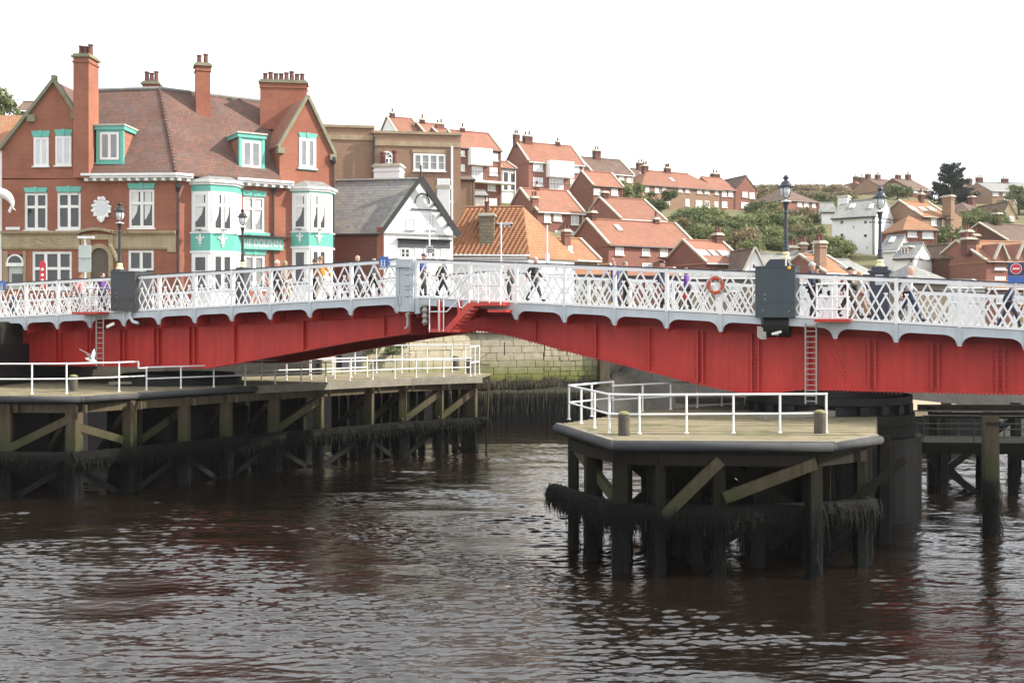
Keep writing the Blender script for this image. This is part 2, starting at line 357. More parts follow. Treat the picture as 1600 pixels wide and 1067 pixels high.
def house(label, u0, u1, ve, vr, vb, Y, th=28, dep=7.0, phi=None, wall='brick_hill', roof='tile_red', wins=(), chim=(), hipL=False, hipR=False,
          axis='x', cope=True, name='terraced_house', cat='house', over=.18, group=GROUP, sky=(), pane='pane_net', below=5.0, ground=True):
    P = Plane(at(u0, ve, Y), R(th)); d = P.d; n = P.n; O = P.P.copy(); L = P.su(u1)
    b = Vector((math.cos(R(phi)), math.sin(R(phi)), 0)) if phi is not None else -n      # towards the back
    ze = O.z; zb = EYE - (vb-505)/F*Y
    mid = O + b*dep/2 if axis == 'x' else O + d*L/2
    zr = EYE - (vr-505)/F*mid.y if axis == 'x' else EYE - (vr-505)/F*mid.y
    g = O + d*L/2 + b*dep/2
    if ground: HB.append((g.x, g.y, zb)); HB.append((O.x, O.y, zb))
    r_ = root(name, label, cat, (O.x, O.y, zb), group)
    lo = zb - below
    def V(p, z): return Vector((p.x, p.y, z))
    A, B_, C_, D_ = O, O + d*L, O + d*L + b*dep, O + b*dep
    w = MB()
    if axis == 'x':
        ml = V(A + b*dep/2, zr-.1); mr = V(B_ + b*dep/2, zr-.1)
        w.poly([V(A,lo), V(B_,lo), V(B_,ze), V(A,ze)]); w.poly([V(C_,lo), V(D_,lo), V(D_,ze), V(C_,ze)])
        w.poly([V(D_,lo), V(A,lo), V(A,ze)] + ([] if hipL else [ml]) + [V(D_,ze)]); w.poly([V(B_,lo), V(C_,lo), V(C_,ze)] + ([] if hipR else [mr]) + [V(B_,ze)])
    else:
        mf = V(A + d*L/2, zr-.1); mb_ = V(D_ + d*L/2, zr-.1)
        w.poly([V(A,lo), V(B_,lo), V(B_,ze), mf, V(A,ze)]); w.poly([V(C_,lo), V(D_,lo), V(D_,ze), mb_, V(C_,ze)])
        w.poly([V(D_,lo), V(A,lo), V(A,ze), V(D_,ze)]); w.poly([V(B_,lo), V(C_,lo), V(C_,ze), V(B_,ze)])
    w.build('wall', M[wall], r_)
    f = MB(); ov = over; t = .16
    if axis == 'x':
        sl = (zr-ze)/(dep/2); e0 = ze - sl*ov + .05; hi_ = min(dep*.45, L*(.46 if hipL and hipR else .7)); hl = hi_ if hipL else -.06; hr = hi_ if hipR else -.06
        el = ov if hipL else .06; er = ov if hipR else .06
        a = V(A - d*el - b*ov, e0); b2 = V(B_ + d*er - b*ov, e0); c2 = V(C_ + d*er + b*ov, e0); d2 = V(D_ - d*el + b*ov, e0)
        p = V(A + b*dep/2 + d*hl, zr+.05); q = V(B_ + b*dep/2 - d*hr, zr+.05)
        dn = Z*(-t)
        f.add([a,b2,c2,d2,p,q,a+dn,b2+dn,c2+dn,d2+dn,p+dn*1.4,q+dn*1.4],
              [(0,1,5,4),(2,3,4,5),(0,6,7,1),(1,7,8,2),(2,8,9,3),(3,9,6,0),(6,10,11,7),(8,11,10,9)]
              + ([(3,0,4)] if hipL else [(0,4,10,6),(4,3,9,10)]) + ([(1,2,5)] if hipR else [(1,7,11,5),(5,11,8,2)]))
        rake = [((a, p), (d2, p), hipL), ((b2, q), (c2, q), hipR)]; ridge = (p, q)
    else:
        sl = (zr-ze)/(L/2); e0 = ze - sl*ov + .05
        a = V(A - d*ov - b*.06, e0); d2 = V(D_ - d*ov + b*.06, e0); b2 = V(B_ + d*ov - b*.06, e0); c2 = V(C_ + d*ov + b*.06, e0)
        p = V(A + d*L/2 - b*.06, zr+.05); q = V(D_ + d*L/2 + b*.06, zr+.05); dn = Z*(-t)
        f.add([a,d2,c2,b2,p,q,a+dn,d2+dn,c2+dn,b2+dn,p+dn*1.4,q+dn*1.4],
              [(0,1,5,4),(2,3,4,5),(0,6,7,1),(2,8,9,3),(0,4,10,6),(4,3,9,10),(1,7,11,5),(5,11,8,2)])
        rake = [((a, p), (b2, p), False), ((d2, q), (c2, q), False)]; ridge = (p, q)
    ro = f.build('roof', M[roof], r_)
    if axis == 'x':
        gt = MB(); g0 = A - d*.05 - b*(ov+.06); g1 = B_ + d*.05 - b*(ov+.06); gt.tube(V(g0, e0-.12), V(g1, e0-.12), .075, 6)
        gt.tube(V(B_ - d*.25 - b*.1, e0-.1), V(B_ - d*.25 - b*.1, zb), .05, 6); gt.build('gutter', M['black' if len(label) % 3 else 'white'], r_)
    rc = MB(); rc.tube(ridge[0]+Z*.02, ridge[1]+Z*.02, .11, 6)
    rc.build('ridge_tiles', M[roof], ro)
    if cope:
        for s1, s2, hip in rake:
            if hip: continue
            for x, y in (s1, s2): MB().bar(x + Z*.06, y + Z*.06, .24, .15).build('gable_coping', M['stone_light'], r_)
    for wd in wins:
        u, v, pw, ph = wd[:4]; opt = wd[4] if len(wd) > 4 else {}
        p0 = P.at(u, v+ph); p1 = P.at(u+pw, v+ph); hgt = ph/F*p0.y
        kw = dict(pane=pane, nc=2, fw=.09); kw.update(opt)
        window(r_, p0, d, n, (p1-p0).length, hgt, **kw)
    for ch in chim:
        fr, bk, cw, cd, up, pots = ch[:6]; mm = ch[6] if len(ch) > 6 else 'brick_dark'
        cpos = A + d*L*fr + b*dep*bk
        sv = 1-abs(bk-.5)*2 if axis == 'x' else 1-abs(fr-.5)*2
        stack(r_, cpos, d, n, cw, cd, ze + (zr-ze)*sv - .6, zr + up, pots, mm)
    if sky and axis == 'x':      # roof lights lie on the front slope
        for u, fr, wid in sky:
            s = P.su(u); pa = V(O + d*s + b*dep/2*fr, ze+(zr-ze)*fr); up = (b*dep/2 + Z*(zr-ze)).normalized(); nn = d.cross(up).normalized()
            fo = MB().ax(pa + nn*.06, d*wid, up*1.0, nn*.1).build('roof_light', M['white'], r_)
            MB().ax(pa + nn*.17 + d*.07 + up*.07, d*(wid-.14), up*.86, nn*.012).build('pane', M['pane_net'], fo)
    return r_, P, dict(A=A, d=d, n=n, b=b, L=L, dep=dep, ze=ze, zr=zr, zb=zb)

# ------------------------------------------------------------------ the swing bridge
KS = 1.1
BJ = Vector((-3.72, 38.9, 0))*KS; BT = math.atan2(-0.3857, 0.9226)
BP = Plane(BJ, BT); bd = BP.d; bn = -BP.n          # bd along the bridge, bn away from the camera across it
def bpt(u, v, off=0.0): return BP.at(u, v, -off)
def bt(u, off=0.0): q = bpt(u, 500, off) - BJ; return q.dot(bd)
def bw(t, off, z): p = BJ + bd*t + bn*off; p.z = z; return p
def fit(pts, off, deg=2):
    xs = [bt(u, off) for u, v in pts]; zs = [bpt(u, v, off).z for u, v in pts]
    return np.poly1d(np.polyfit(xs, zs, deg))
LEAF = {}
deckL = fit([(0,497),(110,491.5),(215,487),(415,476),(610,465)], 0); topL = fit([(30,440.5),(215,430),(400,419),(625,403.5)], 0)
deckR = fit([(650,466),(800,472),(980,483),(1180,492.5),(1330,503),(1490,510),(1600,516)], 0); topR = fit([(650,404.5),(800,409),(980,416.5),(1180,423),(1330,430.5),(1490,436.5),(1600,441)], 0)
gtopL = fit([(0,516),(160,513),(300,508.5),(380,505),(520,497),(640,489)], 1.1); gtopR = fit([(770,492),(880,506),(1050,512),(1180,518),(1300,523),(1400,530),(1600,541)], 1.1)
def gbotL(t):
    xs = [-60, bt(4,1.1), bt(14,1.1), bt(26,1.1), bt(330,1.1), bt(400,1.1), bt(480,1.1), bt(560,1.1), bt(640,1.1), bt(668,1.1)]
    zs = [6.9, 6.9, 6.2, 5.25, 5.25] + [bpt(u, v, 1.1).z for u, v in ((400,561),(480,546),(560,531),(640,519.5),(668,516))]
    return float(np.interp(t, xs, zs))
def gbotR(t):
    us = ((672,511),(760,516),(800,522.5),(880,545),(950,562),(1030,582),(1100,600),(1160,611.5),(1200,614))
    return float(np.interp(t, [bt(u,1.1) for u, v in us] + [bt(1250,1.1), 60], [bpt(u,v,1.1).z for u, v in us] + [4.9, 4.9]))
BAY = 1.742*KS; WID = 8.4
def bars_for(t0, t1, zb0, zb1, zt0, zt1):
    """the bars of one lattice bay: three crossing peaks, and three low nested peaks; as segments in (t, z)"""
    W = t1-t0; out = []
    lo = lambda s: zb0+(zb1-zb0)*s/W + .07
    hi = lambda s: zt0+(zt1-zt0)*s/W - .16
    H = (hi(W/2)-lo(W/2)); k = .54
    for layer, sg in ((0, 1), (1, -1)):
        for i in range(-2, 5):
            s0 = (i+.5)*W/3
            for frac, tip in ((1.0, 0), (.64, .09)):
                h = H*frac
                sa, ha = s0 - sg*tip*k, h + tip; sb, hb = s0 + sg*k*h, 0.0
                def clip(s, sa=sa, sb=sb, ha=ha, hb=hb): return ha + (hb-ha)*(s-sa)/(sb-sa)
                a, b = min(sa, sb), max(sa, sb); a2, b2 = max(a, .05), min(b, W-.05)
                if b2 - a2 < .06: continue
                out.append((layer, t0+a2, lo(a2)+clip(a2), t0+b2, lo(b2)+clip(b2)))
    return out
def make_leaf(side, posts, label, t_end, deck, top, gtop, gbot, stiff):
    r_ = root('swing_bridge_leaf', label, 'swing bridge', tuple(bw(posts[0], 4, 0)), 'leaves of the swing bridge')
    tin, tout = posts[0], posts[-1]; a, b = min(tin, tout), max(tin, tout)
    # deck and road
    def strip(name, m, o0, o1, up, th, n=24):
        mb = MB(); ts = np.linspace(a, b, n)
        for t, u in zip(ts[:-1], ts[1:]):
            mb.add([bw(t,o0,deck(t)+up), bw(u,o0,deck(u)+up), bw(u,o1,deck(u)+up), bw(t,o1,deck(t)+up),
                    bw(t,o0,deck(t)+up-th), bw(u,o0,deck(u)+up-th), bw(u,o1,deck(u)+up-th), bw(t,o1,deck(t)+up-th)],
                   [(0,1,2,3),(7,6,5,4),(0,4,5,1),(2,6,7,3)])
        return mb.build(name, M[m], r_)
    strip('deck_plate', 'darkiron', .06, WID-.06, -.06, .12)
    strip('roadway', 'road', 2.0, 6.0, -.02, .036)
    strip('footway', 'paving', .08, 1.94, .08, .13); strip('footway', 'paving', 6.06, WID-.08, .08, .13)
    # parapets
    for off, near in ((0.0, True), (WID, False)):
        for t0, t1 in zip(posts[:-1], posts[1:]):
            t0, t1 = min(t0, t1), max(t0, t1)
            z0, z1, y0, y1 = deck(t0), deck(t1), top(t0), top(t1)
            if not near: y0, y1 = z0 + 1.33, z1 + 1.33
            p = MB()
            for (za, zb_, hh, oo) in ((z0+.0, z1+.0, .08, .05), (y0-.17, y1-.17, .12, .05)):
                p.prism([bw(t0,off-oo,za), bw(t1,off-oo,zb_), bw(t1,off-oo,zb_+hh), bw(t0,off-oo,za+hh)], bn*.1)
            ip = t1 if side == 'R' else t0
            for tt in ([t0] if side == 'R' else [t1]):
                p.prism([bw(tt-.055,off-.07,deck(tt)-.02), bw(tt+.055,off-.07,deck(tt)-.02), bw(tt+.055,off-.07,top(tt)-.04 if near else deck(tt)+1.3), bw(tt-.055,off-.07,top(tt)-.04 if near else deck(tt)+1.3)], bn*.14)
            pp = p.build('parapet_panel', M['lattice'], r_)
            if near:
                for ly, sa, za, sb, zb_ in bars_for(t0, t1, z0, z1, y0, y1):
                    o = off - .018 + ly*.022
                    MB().bar(bw(sa,o,za), bw(sb,o,zb_), .018, .058, bn.cross(bw(sb,o,zb_)-bw(sa,o,za))).build('lattice_bar', M['lattice'], pp)
            else:
                q = MB()
                for ly, sa, za, sb, zb_ in bars_for(t0, t1, z0, z1, y0, y1):
                    o = off - .018 + ly*.022; q.bar(bw(sa,o,za), bw(sb,o,zb_), .018, .058, bn.cross(bw(sb,o,zb_)-bw(sa,o,za)))
                q.build('lattice_bar', M['lattice'], pp)
        hr = MB(); ts = np.linspace(a, b, 30)
        for t, u in zip(ts[:-1], ts[1:]):
            zt = (top(t), top(u)) if near else (deck(t)+1.36, deck(u)+1.36)
            hr.prism([bw(t,off-.07,zt[0]-.042), bw(u,off-.07,zt[1]-.042), bw(u,off-.07,zt[1]+.0), bw(t,off-.07,zt[0]+.0)], bn*.14)
        hr.build('handrail', M['navy'], r_)
    # arcaded fascia plates with their bracket feet, and the cantilever webs behind them
    for t0, t1 in zip(posts[:-1], posts[1:]):
        t0, t1 = min(t0, t1), max(t0, t1); W = t1-t0
        dz = lambda s: deck(t0+s)
        prof = [(0,-.02),(W,-.02),(W,-.72),(W-.07,-.72)]
        for i in range(0, 9):
            an = math.pi/2*i/8; prof.append((W-.08-.40*(1-math.cos(an)), -.66+.42*math.sin(an)))
        for i in range(8, -1, -1):
            an = math.pi/2*i/8; prof.append((.08+.40*(1-math.cos(an)), -.66+.42*math.sin(an)))
        prof += [(.07,-.72),(0,-.72)]
        pts = [bw(t0+s, -.03, dz(s)+z) for s, z in prof]
        # build as strips so the concave outline stays clean
        f = MB(); N = 20
        ss = sorted(set([0,.07,.08,W-.08,W-.07,W] + [.08+.38*(1-math.cos(math.pi/2*i/8)) for i in range(9)] + [W-.08-.38*(1-math.cos(math.pi/2*i/8)) for i in range(9)]))
        def low(s):
            e = min(s, W-s)
            if e <= .0701: return -.56*KS
            if e < .08: return -.50*KS
            if e > .46: return -.24*KS
            c = 1-(e-.08)/.38; return KS*(-.50+.26*math.sqrt(max(0, 1-c*c)))
        for s, u in zip(ss[:-1], ss[1:]):
            if u-s < 1e-5: continue
            f.prism([bw(t0+s,-.03,dz(s)+low(s)), bw(t0+u,-.03,dz(u)+low(u)), bw(t0+u,-.03,dz(u)-.02), bw(t0+s,-.03,dz(s)-.02)], bn*.05)
        # raised lip along the arch edge
        l = MB()
        arch = [bw(t0+s, -.045, dz(s)+low(s)+.0) for s in ss if .08 < min(s, W-s)]
        for p, q in zip(arch[:-1], arch[1:]): l.bar(p, q, .07, .028)
        fo = f.build('fascia_plate', M['fascia'], r_); l.build('arch_lip', M['fascia'], fo)
    br = MB()
    for t in posts:
        z = deck(t)
        k = MB(); k.prism([bw(t-.05,-.06,z-.62), bw(t+.05,-.06,z-.62), bw(t+.065,-.06,z-.02), bw(t-.065,-.06,z-.02)], bn*.10); k.build('bracket', M['fascia'], r_)
        for o0, o1 in ((.06, 1.05), (WID-.06, WID-1.05)):
            br.prism([bw(t-.02,o0,z-.77), bw(t-.02,o0,z-.12), bw(t-.02,o1,z-.12), bw(t-.02,o1,gtop(t)-.02)], bd*.04)
    br.build('cantilever_webs', M['red'], r_, kind='stuff')
    # main girders
    for off, near in ((1.1, True), (WID-1.1, False)):
        s = 1 if near else -1
        ts = sorted(set(list(np.linspace(a, b, 46)) + [bt(330,1.1) if side == 'L' else bt(1200,1.1)])); g = MB(); fl = (MB(), MB())
        for t, u in zip(ts[:-1], ts[1:]):
            g.prism([bw(t,off,gbot(t)), bw(u,off,gbot(u)), bw(u,off,gtop(u)), bw(t,off,gtop(t))], bn*.04*s)
            g.prism([bw(t,off+.042*s,gtop(t)-.02), bw(u,off+.042*s,gtop(u)-.02), bw(u,off+.042*s,deck(u)-.15), bw(t,off+.042*s,deck(t)-.15)], bn*.03*s)
            for qf, zf in enumerate((gbot, gtop)):
                fl[qf].add([bw(t,off-.17*s,zf(t)), bw(u,off-.17*s,zf(u)), bw(u,off+.34*s,zf(u)), bw(t,off+.34*s,zf(t)),
                        bw(t,off-.17*s,zf(t)-.045), bw(u,off-.17*s,zf(u)-.045), bw(u,off+.34*s,zf(u)-.045), bw(t,off+.34*s,zf(t)-.045)],
                       [(0,1,2,3),(7,6,5,4),(0,4,5,1),(2,6,7,3),(0,3,7,4),(1,5,6,2)])
            # angle iron along the lower edge
            fl[0].prism([bw(t,off-.022*s,gbot(t)+.0), bw(u,off-.022*s,gbot(u)+.0), bw(u,off-.022*s,gbot(u)+.13), bw(t,off-.022*s,gbot(t)+.13)], bn*.02*s)
        go = g.build('girder_web', M['red'], r_); fl[0].build('girder_flange', M['red'], r_); fl[1].build('girder_flange', M['red'], r_)
        if near:
            for u in stiff:
                t = bt(u, 1.1)
                MB().prism([bw(t-.035,off-.155,gbot(t)+.02), bw(t+.035,off-.155,gbot(t)+.02), bw(t+.035,off-.155,gtop(t)-.05), bw(t-.035,off-.155,gtop(t)-.05)], bn*.153).build('stiffener', M['red'], go)
            rv = MB()
            def rivet(t, z):
                c = bw(t, off-.026, z); q = .024
                rv.add([c+bd*q, c+Z*q, c-bd*q, c-Z*q, c-bn*.026], [(0,1,4),(1,2,4),(2,3,4),(3,0,4)])
            t = a
            while t < b:
                rivet(t, gbot(t)+.07)
                c = bw(t, off-.14, gbot(t)-.066); rv.box(c + bn*.02, (.04,.04,.04), BT)
                t += .13
            for u in stiff:
                tt = bt(u, 1.1); z = gbot(tt)+.2
                while z < gtop(tt)-.15:
                    rivet(tt-.10, z); rivet(tt+.10, z); z += .16
            for u in ((885, 1008, 1022, 1140, 1225, 1320, 1412, 1510) if side == 'R' else (118, 168, 221, 275, 337, 420, 540)):
                tt = bt(u, 1.1); z = gbot(tt)+.25
                while z < gtop(tt)-.2: rivet(tt, z); z += .17
            if side == 'R':
                for sg in (-1, 1):
                    for q in range(11):
                        for w2 in (0, .16): rivet(bt(1282,1.1)+sg*(.25+.06*q+w2), gbot(bt(1282,1.1))+1.5-.13*q)
            rv.build('rivets', M['red'], go, kind='stuff')
        else:
            pass
    cb = MB(); i = 0
    for t in posts[1:-1]:
        zl = max(gbot(t)+.12, gtop(t)-.9)
        cb.prism([bw(t-.03,1.45,zl), bw(t-.03,1.45,gtop(t)), bw(t-.03,WID-1.45,gtop(t)), bw(t-.03,WID-1.45,zl)], bd*.06)
    cb.build('cross_girders', M['red'], r_, kind='stuff')
    return r_
t549 = bt(549)
postsL = [bt(621)] + [t549 - BAY*k for k in range(0, 16)]
t807 = bt(807)
postsR = [bt(651)] + [t807 - BAY*1] + [t807 + BAY*k for k in range(0, 13)]
leafL = make_leaf('L', postsL, 'red girder leaf of the swing bridge in front of the pub', -24, deckL, topL, gtopL, gbotL,
                  [90,97,139,145,190,197,243,250,298,306,368,476,602])
leafR = make_leaf('R', postsR, 'red girder leaf of the swing bridge with lifebuoy and access stair', 24, deckR, topR, gtopR, gbotR,
                  [838,932,1015,1091,1099,1175,1186,1263,1273,1358,1368,1456,1466,1557,1568,1640])
# bits fixed to the leaves ------------------------------------------------
def B(u, v, off): return bpt(u, v, off)
# meeting post of the left leaf: grey riveted casing with steps
mp = MB(); t0, t1 = bt(622), bt(649); z0 = bpt(630, 487, 0).z; z1 = bpt(630, 405.5, 0).z
mp.prism([bw(t0,-.16,z0), bw(t1,-.16,z0), bw(t1,-.16,z1), bw(t0,-.16,z1)], bn*.5)
mpo = mp.build('meeting_post', M['fascia'], leafL)
k = MB()
k.prism([bw(t1-.16,-.2,z0+.05), bw(t1-.08,-.2,z0+.05), bw(t1-.08,-.2,z1-.08), bw(t1-.16,-.2,z1-.08)], bn*.06)
k.prism([bw(t0+.08,-.2,z0+.05), bw(t0+.14,-.2,z0+.05), bw(t0+.14,-.2,z1-.2), bw(t0+.08,-.2,z1-.2)], bn*.06)
for v in (421, 429, 447, 452, 463): k.prism([B(632,v,-.2), B(644,v,-.2), B(644,v-1.6,-.2), B(632,v-1.6,-.2)], bn*.06)
k.prism([B(606,418,-.24), B(640,418,-.24), B(640,414,-.24), B(606,414,-.24)], bn*.08)
k.build('ribs', M['fascia'], mpo)
MB().prism([B(619,462,-.2), B(626,462,-.2), B(626,476,-.2), B(619,476,-.2)], bn*.1).build('latch_plate', M['fascia'], mpo)
# hanging drain/insulator pieces beside the joint
hb0 = MB(); hb0.path([B(640,490,-.1), B(635,491,-.1), B(637,497,-.1), B(637,510,-.1), B(633,514,-.1)], .055, 8); hb0.build('hanging_pipe', M['steel'], leafL)
for lf, u, vs in ((leafR, 664, (472,508)),):
    h = MB(); top_, bot_ = vs
    n_ = 4; pr = []
    for i in range(n_*2+1):
        v = top_ + (bot_-top_)*i/(n_*2); pr.append((.13 if i % 2 else .07, B(u, v, -.05).z))
    h.lathe((B(u,500,-.05).x, B(u,500,-.05).y, 0), pr[::-1], 10); h.build('buffer_stop', M['steel'], lf)
MB().prism([bw(bt(651),-.08,B(655,490,0).z), bw(bt(657),-.08,B(655,490,0).z), bw(bt(657),-.08,B(655,467,0).z), bw(bt(651),-.08,B(655,467,0).z)], bn*.4).build('meeting_post', M['fascia'], leafR)
# lifebuoy
def lifebuoy():
    c = B(1118, 446, -.14); r_ = root('lifebuoy', 'orange lifebuoy ring hung on the white lattice parapet', 'lifebuoy', tuple(c))
    f = MB(); R0, r0 = .25, .065; n, m = 28, 10; vs = []; fs = []
    for i in range(n):
        a_ = 2*math.pi*i/n
        for j in range(m):
            b_ = 2*math.pi*j/m; rr = R0 + r0*math.cos(b_)
            vs.append(c + bd*rr*math.cos(a_) + Z*rr*math.sin(a_) + bn*r0*math.sin(b_)*.8)
    for i in range(n):
        for j in range(m): fs.append((i*m+j, ((i+1) % n)*m+j, ((i+1) % n)*m+(j+1) % m, i*m+(j+1) % m))
    f.add(vs, fs); f.build('ring', M['lifebuoy'], r_, smooth=True)
    for q in range(4):
        a_ = math.pi/4 + q*math.pi/2; b_ = MB()
        pts = []
        dirv = bd*math.cos(a_)+Z*math.sin(a_); tang = -bd*math.sin(a_)+Z*math.cos(a_)
        b_.bar(c + dirv*(R0-r0-.006) - bn*.02 , c + dirv*(R0+r0+.006) - bn*.02, .05, .085, bn)
        b_.build('band', M['steel'], r_)
    rp = MB(); pts = [c + (bd*math.cos(2*math.pi*i/24)+Z*math.sin(2*math.pi*i/24))*(.31 + .02*math.cos(i*math.pi/3)) - bn*.03 for i in range(25)]
    rp.path(pts, .009, 5); rp.build('grab_rope', M['stone_light'], r_)
lifebuoy()
# cabinets astride the parapets
def cabinet(lf, u0, u1, vt, vb, m, col2):
    t0, t1 = bt(u0, -.25), bt(u1, -.25); za, zt = B(u0, vb, -.25).z, B((u0+u1)/2, vt, -.25).z
    b = MB(); b.prism([bw(t0,-.25,za), bw(t1,-.25,za), bw(t1,-.25,zt), bw(t0,-.25,zt)], bn*1.1)
    co = b.build('lamp_cabinet', M[m], lf)
    s = MB(); zc = za+(zt-za)*.30
    s.prism([bw(t0-.02,-.27,zc), bw(t1+.02,-.27,zc), bw(t1+.02,-.27,zc+.03), bw(t0-.02,-.27,zc+.03)], bn*1.14)
    s.prism([bw(t0-.03,-.28,zt), bw(t1+.03,-.28,zt), bw(t1+.03,-.28,zt+.05), bw(t0-.03,-.28,zt+.05)], bn*1.16)
    s.build('moulding', M[m], co)
    kb = MB()
    for q, w in ((.2,.14),(.25,.36),(.25,.46),(.85,.12)): kb.ball(bw(t0+(t1-t0)*q,-.255,za+(zt-za)*w), .028, 8, 5)
    kb.build('bolts', M['steel'], co)
    return co, t0, t1, za, zt
cL = cabinet(leafL, 173, 211, 426, 486, 'charcoal', None)
cR = cabinet(leafR, 1180, 1242, 418, 496, 'cabinet', None)
# lamp plinth, warning lamp and white post on the right cabinet
pz = cR[4]+.05; tm = (cR[1]+cR[2])/2 + .1
pl = MB()
pl.prism([bw(tm-.5,0,pz), bw(tm+.35,0,pz), bw(tm+.33,0,pz+.1), bw(tm+.22,0,pz+.24), bw(tm-.3,0,pz+.24), bw(tm-.42,0,pz+.12)], bn*.6)
pl.build('lamp_plinth', M['navy'], cR[0])
MB().box(bw(bt(1228,-.3), -.3, B(1228,408,-.3).z), (.05,.04,.32), BT).build('marker_strip', M['white'], cR[0])
MB().ball(B(1233,419,-.32), .065, 10, 6).build('amber_lamp', mat('amber lens', (.75,.30,.03), None, rough=.25), cR[0])
# counterweight machinery under the right cabinet
g = MB(); c0 = B(1215, 508, .25); g.tube(c0 - bd*.42, c0 + bd*.42, .42, 18); g.build('counterweight_drum', M['darkiron'], leafR, smooth=False)
g = MB(); g.prism([B(1183,510,-.1), B(1197,510,-.1), B(1197,530,-.1), B(1188,530,-.1), B(1183,526,-.1)], bn*.25); g.build('hanger_block', M['steel'], leafR)
g = MB(); g.path([B(1190,497,-.1), B(1191,512,-.1)], .02); g.path([B(1195,497,-.1), B(1202,506,-.1), B(1210,498,-.1)], .02); g.build('cable', M['darkiron'], leafR)
MB().bar(B(1206,522,-.25), B(1221,518,-.25), .05, .08).build('tube_light', M['white'], leafR)
MB().bar(B(167,511,-.3), B(178,505.5,-.3), .08, .12).build('floodlight', M['white'], leafL)
hb = MB(); hb.path([B(204,487,-.15), B(203,495,-.15), B(208,503,-.15), B(216,505,-.15)], .07, 8); hb.build('bent_bracket', M['fascia'], leafL)
# ladders with their little red shelves and cage rails
def ladder(lf, u0, u1, vt, vb, off):
    l = MB(); l.tube(B(u0,vt,off), B(u0,vb,off), .028); l.tube(B(u1,vt,off), B(u1,vb,off), .028)
    lo = l.build('ladder', M['steel'], lf)
    n = int((vb-vt)/8.5)
    for i in range(n+1):
        v = vt + (vb-vt)*(i+.5)/(n+1); MB().tube(B(u0,v,off), B(u1,v,off), .018, 6).build('rung', M['steel'], lo)
ladder(leafR, 1258.5, 1275.5, 505, 631, -.1); ladder(leafL, 150.5, 161.5, 492, 572, -.25)
def shelf(lf, u0, u1, v, rails, m, hv):
    s = MB(); p = B(u0, v, -.75); q = B(u1, v, -.75); q.z = p.z
    s.prism([p, q, q+Z*.1, p+Z*.1], bn*.72); so_ = s.build('access_shelf', M['red'], lf)
    rr = MB()
    for u in rails:
        a_ = B(u, v, -.72); rr.tube(a_, a_ + Z*hv, .03)
    x0, x1 = B(rails[0], v, -.72), B(rails[-1], v, -.72)
    for f_ in (1.0, .66, .33): rr.tube(x0+Z*hv*f_, x1+Z*hv*f_, .028)
    for u in (rails[0], rails[-1]):
        a_ = B(u, v, -.72)
        for f_ in (1.0, .66, .33): rr.tube(a_+Z*hv*f_, a_+bn*.68+Z*hv*f_, .025)
    rr.build('cage_rail', M[m], so_)
shelf(leafR, 1272, 1327, 503, (1276, 1300, 1324), 'lattice', 1.24)
shelf(leafL, 112, 152, 491, (130, 141, 152), 'lattice', 1.15)
# access stair at the joint of the right leaf: upper landing, flight, lower landing, handrails
off = -.55
lu = MB(); p, q = B(734,478,-.95), B(781,481,-.95); q.z = p.z; lu.prism([p, q, q+Z*.14, p+Z*.14], bn*.9); upl = lu.build('stair_landing', M['red_bright'], leafR)
lu = MB(); a_ = B(762,488,-.9); b_ = B(786,488,-.9); lu.prism([a_, b_, b_+Z*.1, a_+Z*.1], bn*1.7); lu.build('landing_beam', M['red_bright'], upl)
ll = MB(); p, q = B(672,519,-.95), B(719,519,-.95); q.z = p.z; ll.prism([p, q, q+Z*.12, p+Z*.12], bn*.95); lol = ll.build('stair_landing', M['red_bright'], leafR)
A1, A0 = B(735,476,-.95), B(698,517,-.95)
for o in (0, .78):
    MB().bar(A0+bn*o, A1+bn*o, .05, .22).build('stair_stringer', M['red_bright'], leafR)
for i in range(7):
    c = A0 + (A1-A0)*((i+.6)/7.2) + bn*.41; MB().box(c, (.24,.74,.035), BT).build('stair_tread', M['red_bright'], leafR)
for u in (687, 718):
    a_ = B(u,513,-.1); MB().box((a_.x, a_.y, (a_.z + B(u,470,-.1).z)/2), (.14,.1, B(u,470,-.1).z-a_.z), BT).build('stair_hanger', M['red_bright'], leafR)
hr = MB()
for lines in ([(686,518),(686,466.5),(699,465),(742,423),(764.5,423),(764.5,474)], [(693,518),(693,466)], [(671,487),(698,487),(715,470)],
              [(671,519),(671,463),(690,465)], [(747,474),(747,423)], [(782,476),(782,423),(764,423)], [(782,446),(738,446),(716,468),(718,480),(722,481),(733,470)], [(733,478),(733,452)]):
    hr.path([B(u,v,-.95) for u, v in lines], .024, 6)
hr.build('stair_handrail', M['rail'], leafR)

# ------------------------------------------------------------------ piers and jetties
DECK = EYE - 3.0
def poly_at(pts, z): return [Vector(((u-800)/F*((EYE-z)*F/(v-505)), (EYE-z)*F/(v-505), z)) for u, v in pts]
def seaweed(mb, path, n, ln, rad, seed):
    rg = random.Random(seed)
    segs = [(a, b, (b-a).length) for a, b in zip(path[:-1], path[1:])]; tot = sum(s[2] for s in segs)
    for i in range(n):
        x = rg.random()*tot
        for a, b, l in segs:
            if x <= l: break
            x -= l
        p = a + (b-a)*(x/l); an = rg.random()*6.283
        p = p + Vector((math.cos(an), math.sin(an), 0))*rad*rg.uniform(.5, 1.15) + Z*rad*rg.uniform(-.4, .9)
        L = ln*rg.uniform(.3, 1.15)*(1.6 if rg.random() < .12 else 1); w = rg.uniform(.010, .028)
        sd = Vector((math.cos(an+1.57), math.sin(an+1.57), 0)); ou = Vector((math.cos(an), math.sin(an), 0))
        m1 = p + ou*.06 - Z*L*.5 + sd*rg.uniform(-.05,.05); e = p + ou*rg.uniform(0,.06) - Z*L
        mb.add([p-sd*w, p+sd*w, m1+sd*w*.9, m1-sd*w*.9, e], [(0,1,2,3),(3,2,4)])
